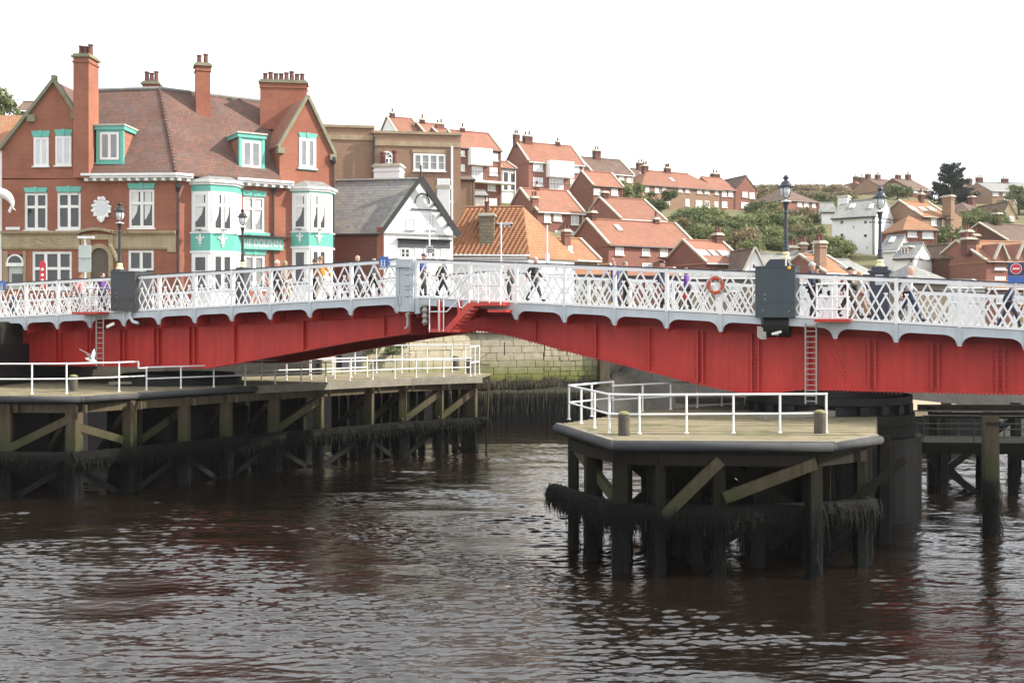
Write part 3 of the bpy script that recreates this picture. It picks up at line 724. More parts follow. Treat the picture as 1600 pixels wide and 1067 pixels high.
def pile(parent, x, y, ztop, w, name='pile', rnd=False, m='timber', lean=0.0):
    b = MB(); rg = random.Random(int(x*977+y*131)); q = rg.uniform(-.06, .06)
    if rnd: b.tube((x, y, -1.5), (x+q, y, ztop), w/2*1.05, 12, w/2)
    else:
        c0, c1 = Vector((x, y, -1.5)), Vector((x+q*.5, y+lean, ztop)); a = rg.uniform(-.25, .25); d = Vector((math.cos(a), math.sin(a), 0)); n = Vector((-d.y, d.x, 0))
        ww = w*.5; vs = []
        for c, s in ((c0, 1.04), ((c0+c1)/2, 1.0), (c1, .97)):
            for sx, sy in ((-1,-.86),(-.86,-1),(.86,-1),(1,-.86),(1,.86),(.86,1),(-.86,1),(-1,.86)): vs.append(c + d*ww*s*sx + n*ww*s*sy)
        b.add(vs, [tuple(range(8))[::-1], tuple(range(16, 24))] + [(k*8+i, k*8+(i+1) % 8, (k+1)*8+(i+1) % 8, (k+1)*8+i) for k in range(2) for i in range(8)])
    return b.build(name, M[m], parent)
def railing(parent, pts, h, spacing, r=.033, mid=.5, posts=True, name='railing', m='rail'):
    L = MB(); fo = None
    for a, b in zip(pts[:-1], pts[1:]):
        L.tube(a+Z*h, b+Z*h, r, 8); L.tube(a+Z*h*mid, b+Z*h*mid, r*.9, 8)
    for p in pts: L.ball(p+Z*h, r*1.35, 8, 5)
    fo = L.build(name, M[m], parent)
    for k, (a, b) in enumerate(zip(pts[:-1], pts[1:])):
        n = max(1, round((b-a).length/spacing))
        for i in range(n + (1 if k == len(pts)-2 else 0)):
            p = a + (b-a)*i/n; q = MB(); q.tube(p, p+Z*(h+.02), r*1.05, 8); q.ball(p+Z*h*mid, r*1.45, 8, 4); q.lathe(p, [(r*1.9,0),(r*1.9,.03),(r,.05)], 8)
            q.build('rail_post', M[m], fo)
    return fo
def deck_planks(parent, outline, z, d, width, m='deck'):
    """boards clipped to the outline of the deck, running along d"""
    n = Vector((-d.y, d.x, 0)); P2 = [(p.dot(d), p.dot(n)) for p in outline]
    lo, hi = min(q for _, q in P2), max(q for _, q in P2); k = lo; rg = random.Random(3)
    while k < hi:
        cs = []; c = k + width/2
        for (a, b), (e, f) in zip(P2, P2[1:]+P2[:1]):
            if (b-c)*(f-c) < 0: cs.append(a + (e-a)*(c-b)/(f-b))
        cs.sort()
        for s0, s1 in zip(cs[::2], cs[1::2]):
            o = d*s0 + n*(k+.008); o.z = z - .08 + rg.uniform(-.008, .008)
            MB().ax(o, d*(s1-s0), n*(width-.016), Z*.08).build('deck_board', M[m], parent)
        k += width
def bollard(parent_label, p, h=.6, r=.165):
    r_ = root('mooring_post', parent_label, 'mooring post', tuple(p), 'mooring posts on the jetties')
    b = MB(); b.lathe(p, [(r,0),(r,h*.9),(r*.95,h)], 14); b.build('post', M['timber_old'], r_)
    c = MB(); c.lathe(p+Z*h, [(r*1.02,0),(r*.9,.05),(r*.4,.08)], 14); c.build('top_cap', M['moss_cap'], r_)
M['timber_old'] = mat('weathered post', (.10,.085,.065), (.05,.045,.04), 5, rough=.9, bump=.02)
M['moss_cap'] = mat('mossy post top', (.25,.24,.10), (.15,.14,.07), 5, rough=1)
def brace(parent, a, b, w=.16, h=.3, m='timber'): MB().bar(a, b, w, h).build('brace', M[m], parent)

# right jetty, in front of and under the right leaf
zR = EYE-3.17
oR = poly_at([(872,663),(960,690),(1300,692),(1369,681)], zR)
oR += [Vector((12.6,38.0,zR)), Vector((14.4,46.5,zR)), Vector((9.3,43.6,zR)), Vector((4.6,39.6,zR))]
jR = root('timber_jetty', 'timber jetty with grey rubber fender and white rails under the right girder', 'jetty', (7, 32, 0), 'timber jetties of the bridge')
MB().prism([p - Z*.09 for p in oR], (0, 0, -.22)).build('deck_frame', M['timber_shaded'], jR)
deck_planks(jR, oR, zR, (oR[2]-oR[1]).normalized(), .30)
def fender(parent, pts, r, m): 
    f = MB(); f.path(pts, r, 14)
    for p in pts: f.ball(p, r, 14, 8)
    f.build('fender', M[m], parent, smooth=True)
fender(jR, [oR[0]+Vector((-.06,-.12,-.10)), oR[1]+Vector((-.04,-.13,-.10)), oR[2]+Vector((0,-.13,-.10)), oR[3]+Vector((.06,-.12,-.10))], .12, 'pipe')
ed = MB()
for a, b in zip(oR[:3], oR[1:4]): ed.bar(a+Z*.02, b+Z*.02, .16, .06)
ed.build('kerb_beam', M['timber_edge'], jR)
fr = [oR[0], oR[1], oR[2], oR[3]]
fp = [oR[0]+(oR[1]-oR[0])*.32, oR[0]+(oR[1]-oR[0])*.62, oR[1]+Vector((.2,.3,0)), oR[1]+(oR[2]-oR[1])*.21, oR[1]+(oR[2]-oR[1])*.49, oR[1]+(oR[2]-oR[1])*.93, oR[2]+(oR[3]-oR[2])*.7]
fw = [.30,.32,.44,.30,.34,.36,.30]
for p, w in zip(fp, fw): pile(jR, p.x, p.y+.25, zR-.3, w, m='timber_shaded')
inner = [(2.6,33.2),(3.4,35.5),(4.4,32.2),(5.6,34.6),(5.2,31.2),(7.0,32.5),(8.2,35),(9.0,31.8),(9.6,33.6),(5.8,37.4),(7.6,38.6),(10.5,32.6),(11.5,34),(6.9,30.6)]
rj = random.Random(31)
inner += [(rj.uniform(3.2,11.2), rj.uniform(30.6,37.5)) for _ in range(22)]
for x, y in inner: pile(jR, x, y, zR-.3, rj.uniform(.26,.36), m='timber_shaded', lean=rj.uniform(-.15,.15))
for _ in range(16):
    x, y = rj.uniform(3.2,9.5), rj.uniform(30.4,35); s_ = rj.choice((-1,1)); z0_ = rj.choice((.1,1.9))
    brace(jR, Vector((x,y,z0_)), Vector((x+rj.uniform(1.4,2.6), y+rj.uniform(-.5,.5), z0_+1.5)) if s_ > 0 else Vector((x-rj.uniform(1.4,2.6), y, z0_+1.5)), .13, .22, m='timber_shaded')
def zz(p, z): return Vector((p.x, p.y, z))
for i, j, za, zb_ in ((3,4,2.0,3.5),(4,5,2.5,3.45)): brace(jR, zz(fp[i],za)+Vector((.1,.0,0)), zz(fp[j],zb_)+Vector((0,.0,0)))
brace(jR, zz(fp[0],3.5)+Vector((0,.3,0)), zz(fp[2],2.2)+Vector((0,.6,0))); brace(jR, Vector((2.8,33,3.5)), Vector((6.2,32,1.6)), m='timber_shaded'); brace(jR, Vector((4.4,32.4,1.6)), Vector((7.2,32.6,3.5)), m='timber_shaded')
brace(jR, Vector((5.2,31.4,3.4)), Vector((3.2,31,1.8)), m='timber_shaded'); brace(jR, Vector((9.4,32,3.4)), Vector((6.4,32.2,1.8)), m='timber_shaded'); brace(jR, Vector((3.4,35.5,.5)), Vector((5.8,34.8,2.4)))
for a, b in ((fp[0],fp[1]),(fp[1],fp[2]),(fp[2],fp[3]),(fp[3],fp[4]),(fp[4],fp[5]),(fp[5],fp[6])): MB().bar(zz(a,zR-.48)+Vector((0,.1,0)), zz(b,zR-.48)+Vector((0,.1,0)), .24, .3).build('cross_beam', M['timber_shaded'], jR)
for x0, y0, x1, y1 in ((2.6,33.2,3.6,30),(5.2,34.6,5.3,29.8),(7.2,35,7.2,29.9),(9.6,34,9.4,30)): MB().bar((x0,y0,zR-.46), (x1,y1,zR-.46), .26, .28).build('cross_beam', M['timber_shaded'], jR)
wp = poly_at([(866,770),(960,801),(1130,806),(1300,800),(1362,792)], 2.0)
for a, b in zip(wp[:-1], wp[1:]): MB().tube(a, b, .30, 12).build('waling', M['weed'], jR)
sw = MB(); seaweed(sw, wp, 8000, .46, .31, 5)
for p, w in list(zip(fp, fw)) + [(Vector((x, y, 0)), .4) for x, y in inner]:
    seaweed(sw, [Vector((p.x-.01, p.y+.25, 1.9)), Vector((p.x, p.y+.25, .6))], 90, .6, w*.55, int(p.x*100))
sw.build('seaweed', M['weed'], jR, kind='stuff')
# rails of the right jetty: front run, high end run, stepped back run
def dpt(u, v, z): 
    Y = (EYE-z)*F/(v-505); return Vector(((u-800)/F*Y, Y, z))
rf = [dpt(889,655.5,zR), dpt(952,677,zR), dpt(999,678,zR), dpt(1291,676,zR)]
railing(jR, rf, 1.12, 1.35)
rb = [dpt(889,655.5,zR), dpt(958,646.5,zR)]; railing(jR, rb, 1.12, 1.6)
rb2 = [dpt(958,646.5,zR), dpt(1090,637,zR), dpt(1165,632,zR)]; railing(jR, rb2, .98, 1.6)
bollard('mossy mooring post at the front corner of the right jetty', dpt(975,680,zR)); bollard('mooring post at the rail end of the right jetty', dpt(1281,677,zR))
MB().box(dpt(1110,630,zR)+Z*.12, (2.6,.9,.22), .25).build('raised_baulk', M['timber_edge'], jR)
MB().bar(dpt(1190,656,zR)+Z*.1, dpt(1300,651,zR)+Z*.12, .35, .2).build('raised_baulk', M['timber_edge'], jR)

# left jetty
zL = EYE-2.95*.95
oL = poly_at([(-90,618),(0,618),(130,618.5),(215,613),(400,602.5),(640,591),(752,587.5)], zL)
oL += [Vector((-1.2,61.3,zL)), Vector((-3.2,63.2,zL)), Vector((-7.6,62.2,zL)), Vector((-12.4,58.2,zL)), Vector((-18.5,56,zL)), Vector((-25,53,zL))]
jL = root('timber_jetty', 'long timber jetty with black weed and white rails under the left girder', 'jetty', (-12, 50, 0), 'timber jetties of the bridge')
MB().prism([p - Z*.09 for p in oL], (0, 0, -.22)).build('deck_frame', M['timber_shaded'], jL)
deck_planks(jL, oL, zL, (oL[5]-oL[3]).normalized(), .32)
fender(jL, [p + Vector((.02,-.14,-.13)) for p in oL[:5]], .13, 'pipe')
for a, b in zip(oL[4:6], oL[5:7]): MB().bar(a+Vector((0,-.1,-.16)), b+Vector((0,-.1,-.16)), .24, .36).build('edge_beam', M['timber_edge'], jL)
fl_ = [p for p in oL[:7]]
def along(path, s):
    for a, b in zip(path[:-1], path[1:]):
        l = (b-a).length
        if s <= l: return a + (b-a)*s/l
        s -= l
    return path[-1]
pil = []
for u in (5, 112, 198, 285, 351, 424, 497, 574, 628, 685, 738):
    best = min((along(fl_, s) for s in np.linspace(0, 45, 900)), key=lambda p: abs(800+F*p.x/p.y-u)); pil.append(best)
    pile(jL, best.x, best.y+.3, zL-.3, .44 if u != 112 else .5)
for i, p in enumerate(pil):
    nx = Vector((-.62, .78, 0))
    for k in (1.3, 2.4, 3.6, 4.8): pile(jL, p.x+nx.x*k + (i % 3)*.5 - .3 + k*.12, p.y+nx.y*k, zL-.3, .36, m='timber_shaded')
for i in range(len(pil)-1):
    a, b = pil[i], pil[i+1]
    MB().bar(zz(a,zL-.5)+Vector((0,.25,0)), zz(b,zL-.5)+Vector((0,.25,0)), .22, .34).build('cross_beam', M['timber'], jL)
    if i in (0, 5, 8, 9): brace(jL, zz(a,2.2)+Vector((0,.12,0)), zz(b,3.5)+Vector((0,.12,0)))
    elif i in (1,): brace(jL, zz(a,3.2)+Vector((0,.12,0)), zz(a,3.2)+(zz(b,2.4)-zz(a,3.2))*.9+Vector((0,.12,0)))
    elif i in (2, 7): brace(jL, zz(b,3.4)+Vector((-.4,1.5,0)), zz(a,2.0)+Vector((-.4,1.5,0)))
    brace(jL, zz(a,1.6 if i % 2 else .1)+Vector((-.2,.5,0)), zz(b,.1 if i % 2 else 1.6)+Vector((-.2,.5,0)), .14, .22)
    nx = Vector((-.62, .78, 0)); brace(jL, zz(a,3.4)+nx*.5, zz(a,1.2)+nx*4.2, .15, .26)
for p in pil:
    for s in (.25, .55): MB().box(p + Vector((s, -.02, -.5)), (.1,.2,.3)).build('bracket', M['timber'], jL)
wl_ = [zz(p, 1.9)+Vector((.03,-.12,0)) for p in [oL[0]]+pil+[oL[6]+Vector((.3,.1,0))]]
for a, b in zip(wl_[:-1], wl_[1:]): MB().tube(a, b, .30, 10).build('waling', M['weed'], jL)
sw = MB(); seaweed(sw, wl_, 11000, .5, .32, 9)
for p in pil: seaweed(sw, [Vector((p.x, p.y+.3, 1.9)), Vector((p.x+.01, p.y+.3, .4))], 110, .7, .3, int(p.x*90))
sw.build('seaweed', M['weed'], jL, kind='stuff')
railing(jL, [dpt(-80,616,zL), dpt(50,616,zL), dpt(104,615.5,zL), dpt(186,612,zL)], 1.2, 1.9)
a_ = dpt(186,612,zL); b_ = dpt(229,609.5,zL); dr = MB(); m_ = a_ + (b_-a_)*.7
dr.path([a_+Z*1.2, m_+Z*1.2, m_+Z*.93, b_+Z*.93], .034, 8); dr.tube(a_+Z*.6, b_+Z*.6, .03, 8); dr.build('railing_step', M['rail'], jL)
railing(jL, [dpt(229,609.5,zL), dpt(430,600.5,zL), dpt(650,590,zL), dpt(735,588,zL)], .95, 1.45)
railing(jL, [dpt(735,588,zL), Vector((-1.8,60.4,zL)), Vector((-3.4,62.3,zL)), Vector((-7.6,61.6,zL)), Vector((-11.9,57.8,zL))], 1.55, 1.6, r=.03, mid=.45)
railing(jL, [Vector((-13.2,52.4,zL)), Vector((-9.0,55.7,zL)), Vector((-7.6,57.6,zL))], 1.0, 1.5)
bollard('mooring post behind the left rails beside the gull', dpt(115,611,zL)); bollard('dark mooring post at the far end of the left jetty', dpt(733,583,zL), .8, .22)
bollard('mooring post furthest back on the left jetty', dpt(712,578,zL), .8, .22)
MB().box(dpt(545,577,zL)+Z*.55, (1.3,.8,1.1), .6).build('locker', M['charcoal'], jL)
MB().bar(dpt(170,604,zL)+Z*.15, dpt(330,600,zL)+Z*.15, .3, .12).build('raised_baulk', M['timber_edge'], jL)
MB().tube(Vector((-1.42,58.0,-1)), Vector((-1.2,57.6,zL+.05)), .06, 6).build('guide_post', M['timber'], jL)

# round piers that carry the leaves
def pier(label, c, r0):
    r_ = root('bridge_pier', label, 'pier', (c[0], c[1], 0), 'round piers of the bridge')
    MB().lathe((c[0],c[1],0), [(r0+.42,-2),(r0+.42,3.2),(r0+.3,3.25),(r0+.3,3.6),(r0+.2,3.62),(r0+.2,3.98)], 40).build('masonry', M['masonry'], r_)
    MB().lathe((c[0],c[1],3.98), [(r0-.1,0),(r0-.1,.35),(r0+.12,.36),(r0+.12,.62),(r0-.2,.64),(r0-.2,.84)], 40).build('turntable', M['darkiron'], r_)
    for i in range(22):
        a_ = 2*math.pi*i/22; MB().box((c[0]+math.cos(a_)*(r0+.02), c[1]+math.sin(a_)*(r0+.02), 4.16), (.22,.3,.3), a_).build('roller', M['darkiron'], r_)
pier('round dark pier under the right girder and ladder', (11.5, 40.0), 2.8)
pier('round dark pier behind the left jetty rails', (-15.6, 51.4), 2.75)

# low jetty beyond the right pier, and the thick pile in front of it
jF = root('timber_jetty', 'low dark jetty with thin rails beyond the right pier', 'jetty', (20, 45, 0), 'timber jetties of the bridge')
oF = [Vector((16.2,43.6,2.42)), Vector((30,42.6,2.42)), Vector((30,45.4,2.42)), Vector((16.6,46.2,2.42))]
deck_planks(jF, oF, 2.42, (oF[1]-oF[0]).normalized(), .3, 'timber_shaded')
MB().prism([p-Z*.09 for p in oF], (0,0,-.35)).build('deck_frame', M['timber_shaded'], jF)
for x, y in ((17.2,44),(18.9,44.2),(20.1,44),(21.6,44),(23.2,43.8),(25,43.6),(27,43.4),(17.6,46),(19.6,45.8),(22.2,45.6),(24.4,45.4),(18.2,47.5),(20.7,47.8),(23.8,47.4),(26.2,47.6),(19.4,49),(22.6,49.2),(25.1,49)): pile(jF, x, y, 2.0 if y < 46.5 else 3.6, .36, m='timber_shaded')
for a, b in (((16.6,44,1.9),(18.8,44,.2)),((18.9,45,.2),(17.2,45,1.9)),((21.6,44,.4),(23.2,44,1.9)),((23.2,44.2,.3),(25,44,1.9)),((18.2,47.5,.4),(20.7,47.8,2.2)),((20.7,47.7,2.2),(23.8,47.4,.4)),((23.8,47.4,2.3),(26.2,47.6,.5)),((17.6,46,3.3),(26.5,45.5,3.3)),((17.6,47.6,3.5),(27,47.4,3.5)),((19.4,49,.6),(22.6,49.2,3.0))): brace(jF, Vector(a), Vector(b), .14, .26, m='timber_shaded')
f_ = railing(jF, [oF[0]+Vector((.2,.15,0)), oF[1]], 1.05, 1.9, r=.026, m='charcoal'); railing(jF, [oF[3]+Vector((.2,-.15,0)), oF[2]], 1.05, 1.9, r=.026, m='charcoal')  # dark rail colour stands in for the shade of the bridge
sw = MB()
for x, y in ((17.2,44),(18.9,44.2),(20.1,44),(21.6,44),(23.2,43.8)): seaweed(sw, [Vector((x,y,1.8)), Vector((x+.01,y,.3))], 80, .5, .24, int(x*10))
sw.build('seaweed', M['weed'], jF, kind='stuff')
tp = root('mooring_pile', 'thick dark pile standing alone in the water at the right', 'pile', (15.3, 35, 0))
pile(tp, 15.3, 35.0, 4.2, .52, rnd=True); sw = MB(); seaweed(sw, [Vector((15.3,35,2.0)), Vector((15.31,35,.1))], 320, .6, .3, 77); sw.build('seaweed', M['weed'], tp, kind='stuff')
MB().lathe((15.3,35,3.9), [(.30,0),(.30,.12)], 12).build('iron_band', M['darkiron'], tp)

# ------------------------------------------------------------------ the pub on the corner
def wall_holes(mb, P, s0, s1, z0, z1, holes, reveal=.2):
    ss = sorted({s0, s1} | {x for h in holes for x in h[:2]}); zs = sorted({z0, z1} | {x for h in holes for x in h[2:4]})
    ss = [s for s in ss if s0 <= s <= s1]; zs = [z for z in zs if z0 <= z <= z1]
    def pt(s, z, o=0): p = P.P + P.d*s - P.n*o; p.z = z; return p
    for a, b in zip(ss[:-1], ss[1:]):
        for c, e in zip(zs[:-1], zs[1:]):
            m, k = (a+b)/2, (c+e)/2
            if any(h[0] < m < h[1] and h[2] < k < h[3] for h in holes): continue
            mb.poly([pt(a,c), pt(b,c), pt(b,e), pt(a,e)])
    for a, b, c, e in holes:
        for p, q in (((a,c),(b,c)), ((b,c),(b,e)), ((b,e),(a,e)), ((a,e),(a,c))):
            mb.poly([pt(*p), pt(*q), pt(*q, reveal), pt(*p, reveal)])
PC = at(275, 279, 70); PL = Plane(PC, -.05); PR = Plane(PC, R(33))
pub = root('pub_building', 'red brick corner pub with teal lintels, white cornice and tall chimneys', 'pub', (PC.x, PC.y, 7.2))
def zrow(P, u, v): return P.at(u, v).z
def prect(P, u0, v0, u1, v1): 
    a = P.at(u0, v1); b = P.at(u1, v1); return P.su(u0), P.su(u1), a.z, P.at(u0, v0).z
WL = [(38,301.5,74,359.5),(89,301,126,358.5),(201,296,241,356.5),(50,393,112,452),(200,391,240,452),(13,398,35,452)]
WR = [(380,306,414,362),(381,398,415,452)]
w = MB(); ztop = zrow(PL, 275, 279)
wall_holes(w, PL, PL.su(3), 0, 2, ztop, [prect(PL, *q) for q in WL])
w.poly([PL.at(3,279), PL.at(122,279), PL.at(122,180), PL.at(85,127), PL.at(3,232)])
sD = PR.su(520.5); wall_holes(w, PR, 0, sD, 2, ztop, [prect(PR, *q) for q in WR])
zg = zrow(PR, 437, 228); a_, b_ = PR.su(437), sD
def prp(P, s, z, back=0): p = P.P + P.d*s - P.n*back; p.z = z; return p
apexR = PR.at(480, 152)
w.poly([prp(PR,a_,ztop), prp(PR,b_,ztop), prp(PR,b_,zg), apexR, prp(PR,a_,zg)])
for s in (a_, b_): w.poly([prp(PR,s,ztop-1), prp(PR,s,zg), prp(PR,s,zg,9), prp(PR,s,ztop-1,9)])
w.poly([prp(PR,b_,2), prp(PR,b_,ztop), prp(PR,b_,ztop,11), prp(PR,b_,2,11)])
w.poly([prp(PL,PL.su(3),2), prp(PL,PL.su(3),zrow(PL,3,232)), prp(PL,PL.su(3),zrow(PL,3,232),14), prp(PL,PL.su(3),2,14)])
w.poly([prp(PL,PL.su(122),ztop-1), prp(PL,PL.su(122),zrow(PL,122,182)), prp(PL,PL.su(122),zrow(PL,122,182),10), prp(PL,PL.su(122),ztop-1,10)])
w.build('wall', M['brick_pub'], pub)
# roofs
ZR = 23.2
def at_z(u, v, z): Y = (z-EYE)*F/(505-v); return at(u, v, Y)
Ra, Rc, Rr = at_z(150, 142, ZR), at_z(249, 139, ZR), at_z(414, 160, ZR)
ov = .35
El = PL.at(122, 279, ov); Ec = PC + PL.n*ov*.8 + PR.n*ov*.8; Er = PR.at(440, 279, ov); El.z = Er.z = Ec.z = ztop+.35
bkL = Ra + (Ra-El)*.9; bkL.x = Ra.x; bkL.z = ztop; bkR = Rr - PR.n*6 ; bkR.z = ztop
rf_ = MB(); dn = Vector((0,0,-.2))
rf_.add([El,Ec,Er,Rr,Rc,Ra,bkL,bkR], [(0,1,4,5),(1,2,3,4),(5,4,3,7,6)])
rf_.add([p+dn for p in (El,Ec,Er,Rr,Rc,Ra)], [(0,1,4,5),(1,2,3,4)])
rf_.add([El,Ec,Er,El+dn,Ec+dn,Er+dn], [(0,1,4,3),(1,2,5,4)])
roof_main = rf_.build('roof', M['tile_pub'], pub)
rd = MB()
for p, q in ((Ra,Rc),(Rc,Rr)): rd.tube(p+Z*.03, q+Z*.03, .13, 8)
rd.build('ridge_tiles', M['slate'], roof_main)
# hip tiles overlap one by one along the hip
hp = MB(); n_ = 26
for i in range(n_):
    p = Ec + (Rc-Ec)*(i/n_); q = Ec + (Rc-Ec)*((i+1.1)/n_); hp.tube(p+Z*.05, q+Z*.02, .10, 6, .07)
hp.build('hip_tiles', M['tile_pub'], roof_main)
# left gable wing roof and coping
gr = MB(); ap = PL.at(85,127); lb = PL.at(3,232); rb_ = PL.at(122,184)
for e in (lb, rb_): gr.add([ap-PL.n*.1, e-PL.n*.1, e-PL.n*11, ap-PL.n*11, ap-PL.n*.1-Z*.2, e-PL.n*.1-Z*.2, e-PL.n*11-Z*.2, ap-PL.n*11-Z*.2], [(0,1,2,3),(7,6,5,4),(0,4,5,1),(1,5,6,2)])
gr.build('roof', M['tile_pub'], pub)
cp = MB()
for e in (PL.at(1,235), PL.at(121.5,182)): cp.bar(ap+Z*.07+PL.n*.02, e+Z*.07+PL.n*.02, .4, .2)
cp.box(PL.at(85,127)+Z*.2, (.3,.3,.3)); cp.box(PL.at(119,179)+Z*-.1, (.5,.5,.5)); cp.box(PL.at(50,183)+Z*-.1+PL.n*.1, (.5,.2,.45))
cp.build('gable_coping', M['coping'], pub)
# right gable roof
gr = MB(); e1, e2 = prp(PR,a_,zg), prp(PR,b_,zg)
for e in (e1, e2): gr.add([apexR-Z*.02+PR.n*-.1, e+PR.n*-.1, e-PR.n*9, apexR-PR.n*9, apexR-Z*.22+PR.n*-.1, e-Z*.2+PR.n*-.1, e-Z*.2-PR.n*9, apexR-Z*.2-PR.n*9], [(0,1,2,3),(7,6,5,4),(0,4,5,1),(1,5,6,2)])
gr.build('roof', M['tile_red'], pub)
cp = MB()
for e in (PR.at(434,232), PR.at(522.5,243)): cp.bar(apexR+Z*.08+PR.n*.02, e+Z*.08+PR.n*.02, .38, .2)
for u, v in ((438,232),(519,243)): cp.box(PR.at(u,v)+Z*-.15+PR.n*.05, (.45,.4,.4), R(33))
cp.build('gable_coping', M['coping'], pub)
# cornice with its brackets
def cornice(P, s0, s1, z, out0=0.0, base=None):
    c = MB(); o = prp(P, s0, z, .05-out0) if base is None else base
    L = s1-s0; c.ax(o, P.d*L, P.n*.62, Z*.13); c.ax(o + Z*.132, P.d*L, P.n*.72, Z*.15); c.ax(o - Z*.14, P.d*L, P.n*.2, Z*.138)
    co = c.build('cornice', M['white'], pub)
    n = max(1, int(L/.52))
    for i in range(n): MB().ax(o + P.d*((i+.5)/n*L-.11) - Z*.18 + P.n*.2, P.d*.22, P.n*.36, Z*.178).build('cornice_bracket', M['white'], co)
cornice(PL, PL.su(133), .2, ztop); cornice(PR, -.2, PR.su(298), ztop+.004); cornice(PR, PR.su(367), PR.su(454), ztop)
# stone band, carved frieze and door surrounds of the left front
st = MB()
def slab(mb, P, u0, v0, u1, v1, out, back=.0):
    s0, s1, z0, z1 = prect(P, u0, v0, u1, v1); o = prp(P, s0, z0, back); mb.ax(o, P.d*(s1-s0), P.n*(out+back), Z*(z1-z0))
slab(st, PL, 3, 368, 125, 390, .07); slab(st, PL, 178, 368, 262, 390, .07); slab(st, PL, 262.5, 366, 275.5, 394, .1)
slab(st, PL, 262, 366, 262.4, 394, .1)
st.build('stone_frieze', M['stone'], pub)
st = MB(); slab(st, PL, 3, 361.5, 124, 365, .28); slab(st, PL, 3, 365.2, 124, 367.8, .16); slab(st, PL, 179, 361.5, 275.5, 365, .28); slab(st, PL, 179, 365.2, 275.5, 367.8, .16)
slab(st, PL, 3, 385.8, 124, 388, .13); slab(st, PL, 179, 385.8, 262, 388, .13)
for i in range(14):
    u0 = 124 + 55*i/14; u1 = 124 + 55*(i+1)/14; f = math.sin(math.pi*(i+.5)/14)**.8*5.5; slab(st, PL, u0, 361.5-f, u1, 366-f, .32)
st.build('stone_cornice', M['stone'], pub)
rl = MB(); rr_ = random.Random(4)
for i in range(34):      # carved relief leaves on the frieze
    u = rr_.uniform(38, 100); v = rr_.uniform(371, 383); rl.ball(PL.at(u, v, .07), (rr_.uniform(.1,.28), .05, rr_.uniform(.06,.14)), 8, 5)
rl.build('carved_relief', M['stone'], pub)
# stone doorway with its arch
dw = MB(); slab(dw, PL, 128, 367, 143, 452, .16); slab(dw, PL, 171, 367, 178, 452, .16)
N = 14; c_, rad = PL.at(157, 402), PL.su(171)-PL.su(157)
for i in range(N):
    a0, a1 = math.pi*i/N, math.pi*(i+.94)/N; q = []
    for r_, a in ((rad,a0),(rad*1.45,a0),(rad*1.45,a1),(rad,a1)): q.append(c_ + PL.d*math.cos(a)*r_ + Z*math.sin(a)*r_)
    dw.prism([p + PL.n*0.0 for p in q], PL.n*.2)
slab(dw, PL, 143.5, 366.5, 170.5, 375, .14)
for sg in (-1, 1):
    for k in range(5): dw.ball(c_ + PL.d*sg*(rad*1.35+.1*k) + Z*(rad*1.2-.22*k) + PL.n*.2, (.16,.1,.2), 8, 5)
dw.build('stone_doorway', M['stone'], pub)
MB().prism([c_+PL.d*-rad*.98+Z*-3, c_+PL.d*rad*.98+Z*-3] + [c_ + PL.d*math.cos(math.pi*i/12)*rad*.98 + Z*math.sin(math.pi*i/12)*rad*.98 for i in range(13)], PL.n*.04).build('door_recess', mat('timber door', (.11,.085,.06), (.08,.06,.045), 3, rough=.7), pub)
# arch-headed window and pale door at the far left
ar = MB(); c_ = PL.at(24, 411); rad = PL.su(35)-PL.su(24)
for i in range(10):
    a0, a1 = math.pi*i/10, math.pi*(i+1)/10
    ar.prism([c_ + (PL.d*math.cos(a)+Z*math.sin(a))*r_ for r_, a in ((rad,a0),(rad*1.22,a0),(rad*1.22,a1),(rad,a1))], PL.n*.08)
ar.ax(c_ - PL.d*rad*1.25 - Z*.22, PL.d*rad*2.5, PL.n*.12, Z*.22); ar.build('arch_frame', M['white'], pub)
ah = MB(); ah.prism([c_ + (PL.d*math.cos(math.pi*i/12)+Z*math.sin(math.pi*i/12))*rad for i in range(13)], PL.n*.02); ah.build('arch_pane', M['pane_dark'], pub)
wb = MB(); slab(wb, PL, 5, 392, 12.5, 452, .06); slab(wb, PL, 36, 392, 41, 452, .06); wb.build('stone_pilaster', M['stone'], pub)
MB().ax(PL.at(13.2,452)-PL.n*.1, PL.d*(PL.su(34.8)-PL.su(13.2)), PL.n*.06, Z*1.55).build('door', M['signgrey'], pub)
MB().ax(PL.at(19,446)-PL.n*.03, PL.d*.66, PL.n*.06, Z*.75).build('cash_machine', M['pane_dark'], pub)
# windows of the two fronts
def pwin(P, q, nc, trans, pane, fw=.13, out=-.06, bars=0, curtains=False, fr='white'):
    s0, s1, z0, z1 = prect(P, *q); window(pub, prp(P, s0, z0), P.d, P.n, s1-s0, z1-z0, nc, trans, fw, fr, pane, out, .1, True, curtains, bars)
pwin(PL, WL[0], 2, (.62,), 'pane_dark', .16); pwin(PL, WL[1], 2, (.62,), 'pane_dark', .16); pwin(PL, WL[2], 2, (.64,), 'pane_dark', .16, curtains=True)
pwin(PL, WL[3], 3, (.55,), 'pane_dark', .16); pwin(PL, WL[4], 2, (.5,), 'pane_dark', .16)
pwin(PL, (53,215,76.5,260), 2, (), 'pane_net', .14, .05); pwin(PL, (87,213,112,259), 2, (), 'pane_net', .14, .05)
pwin(PR, WR[0], 2, (.66,), 'pane_grey', .16, curtains=True); pwin(PR, WR[1], 2, (), 'pane_grey', .18); pwin(PR, (467,215,493.5,262), 2, (), 'pane_grey', .2, .05)
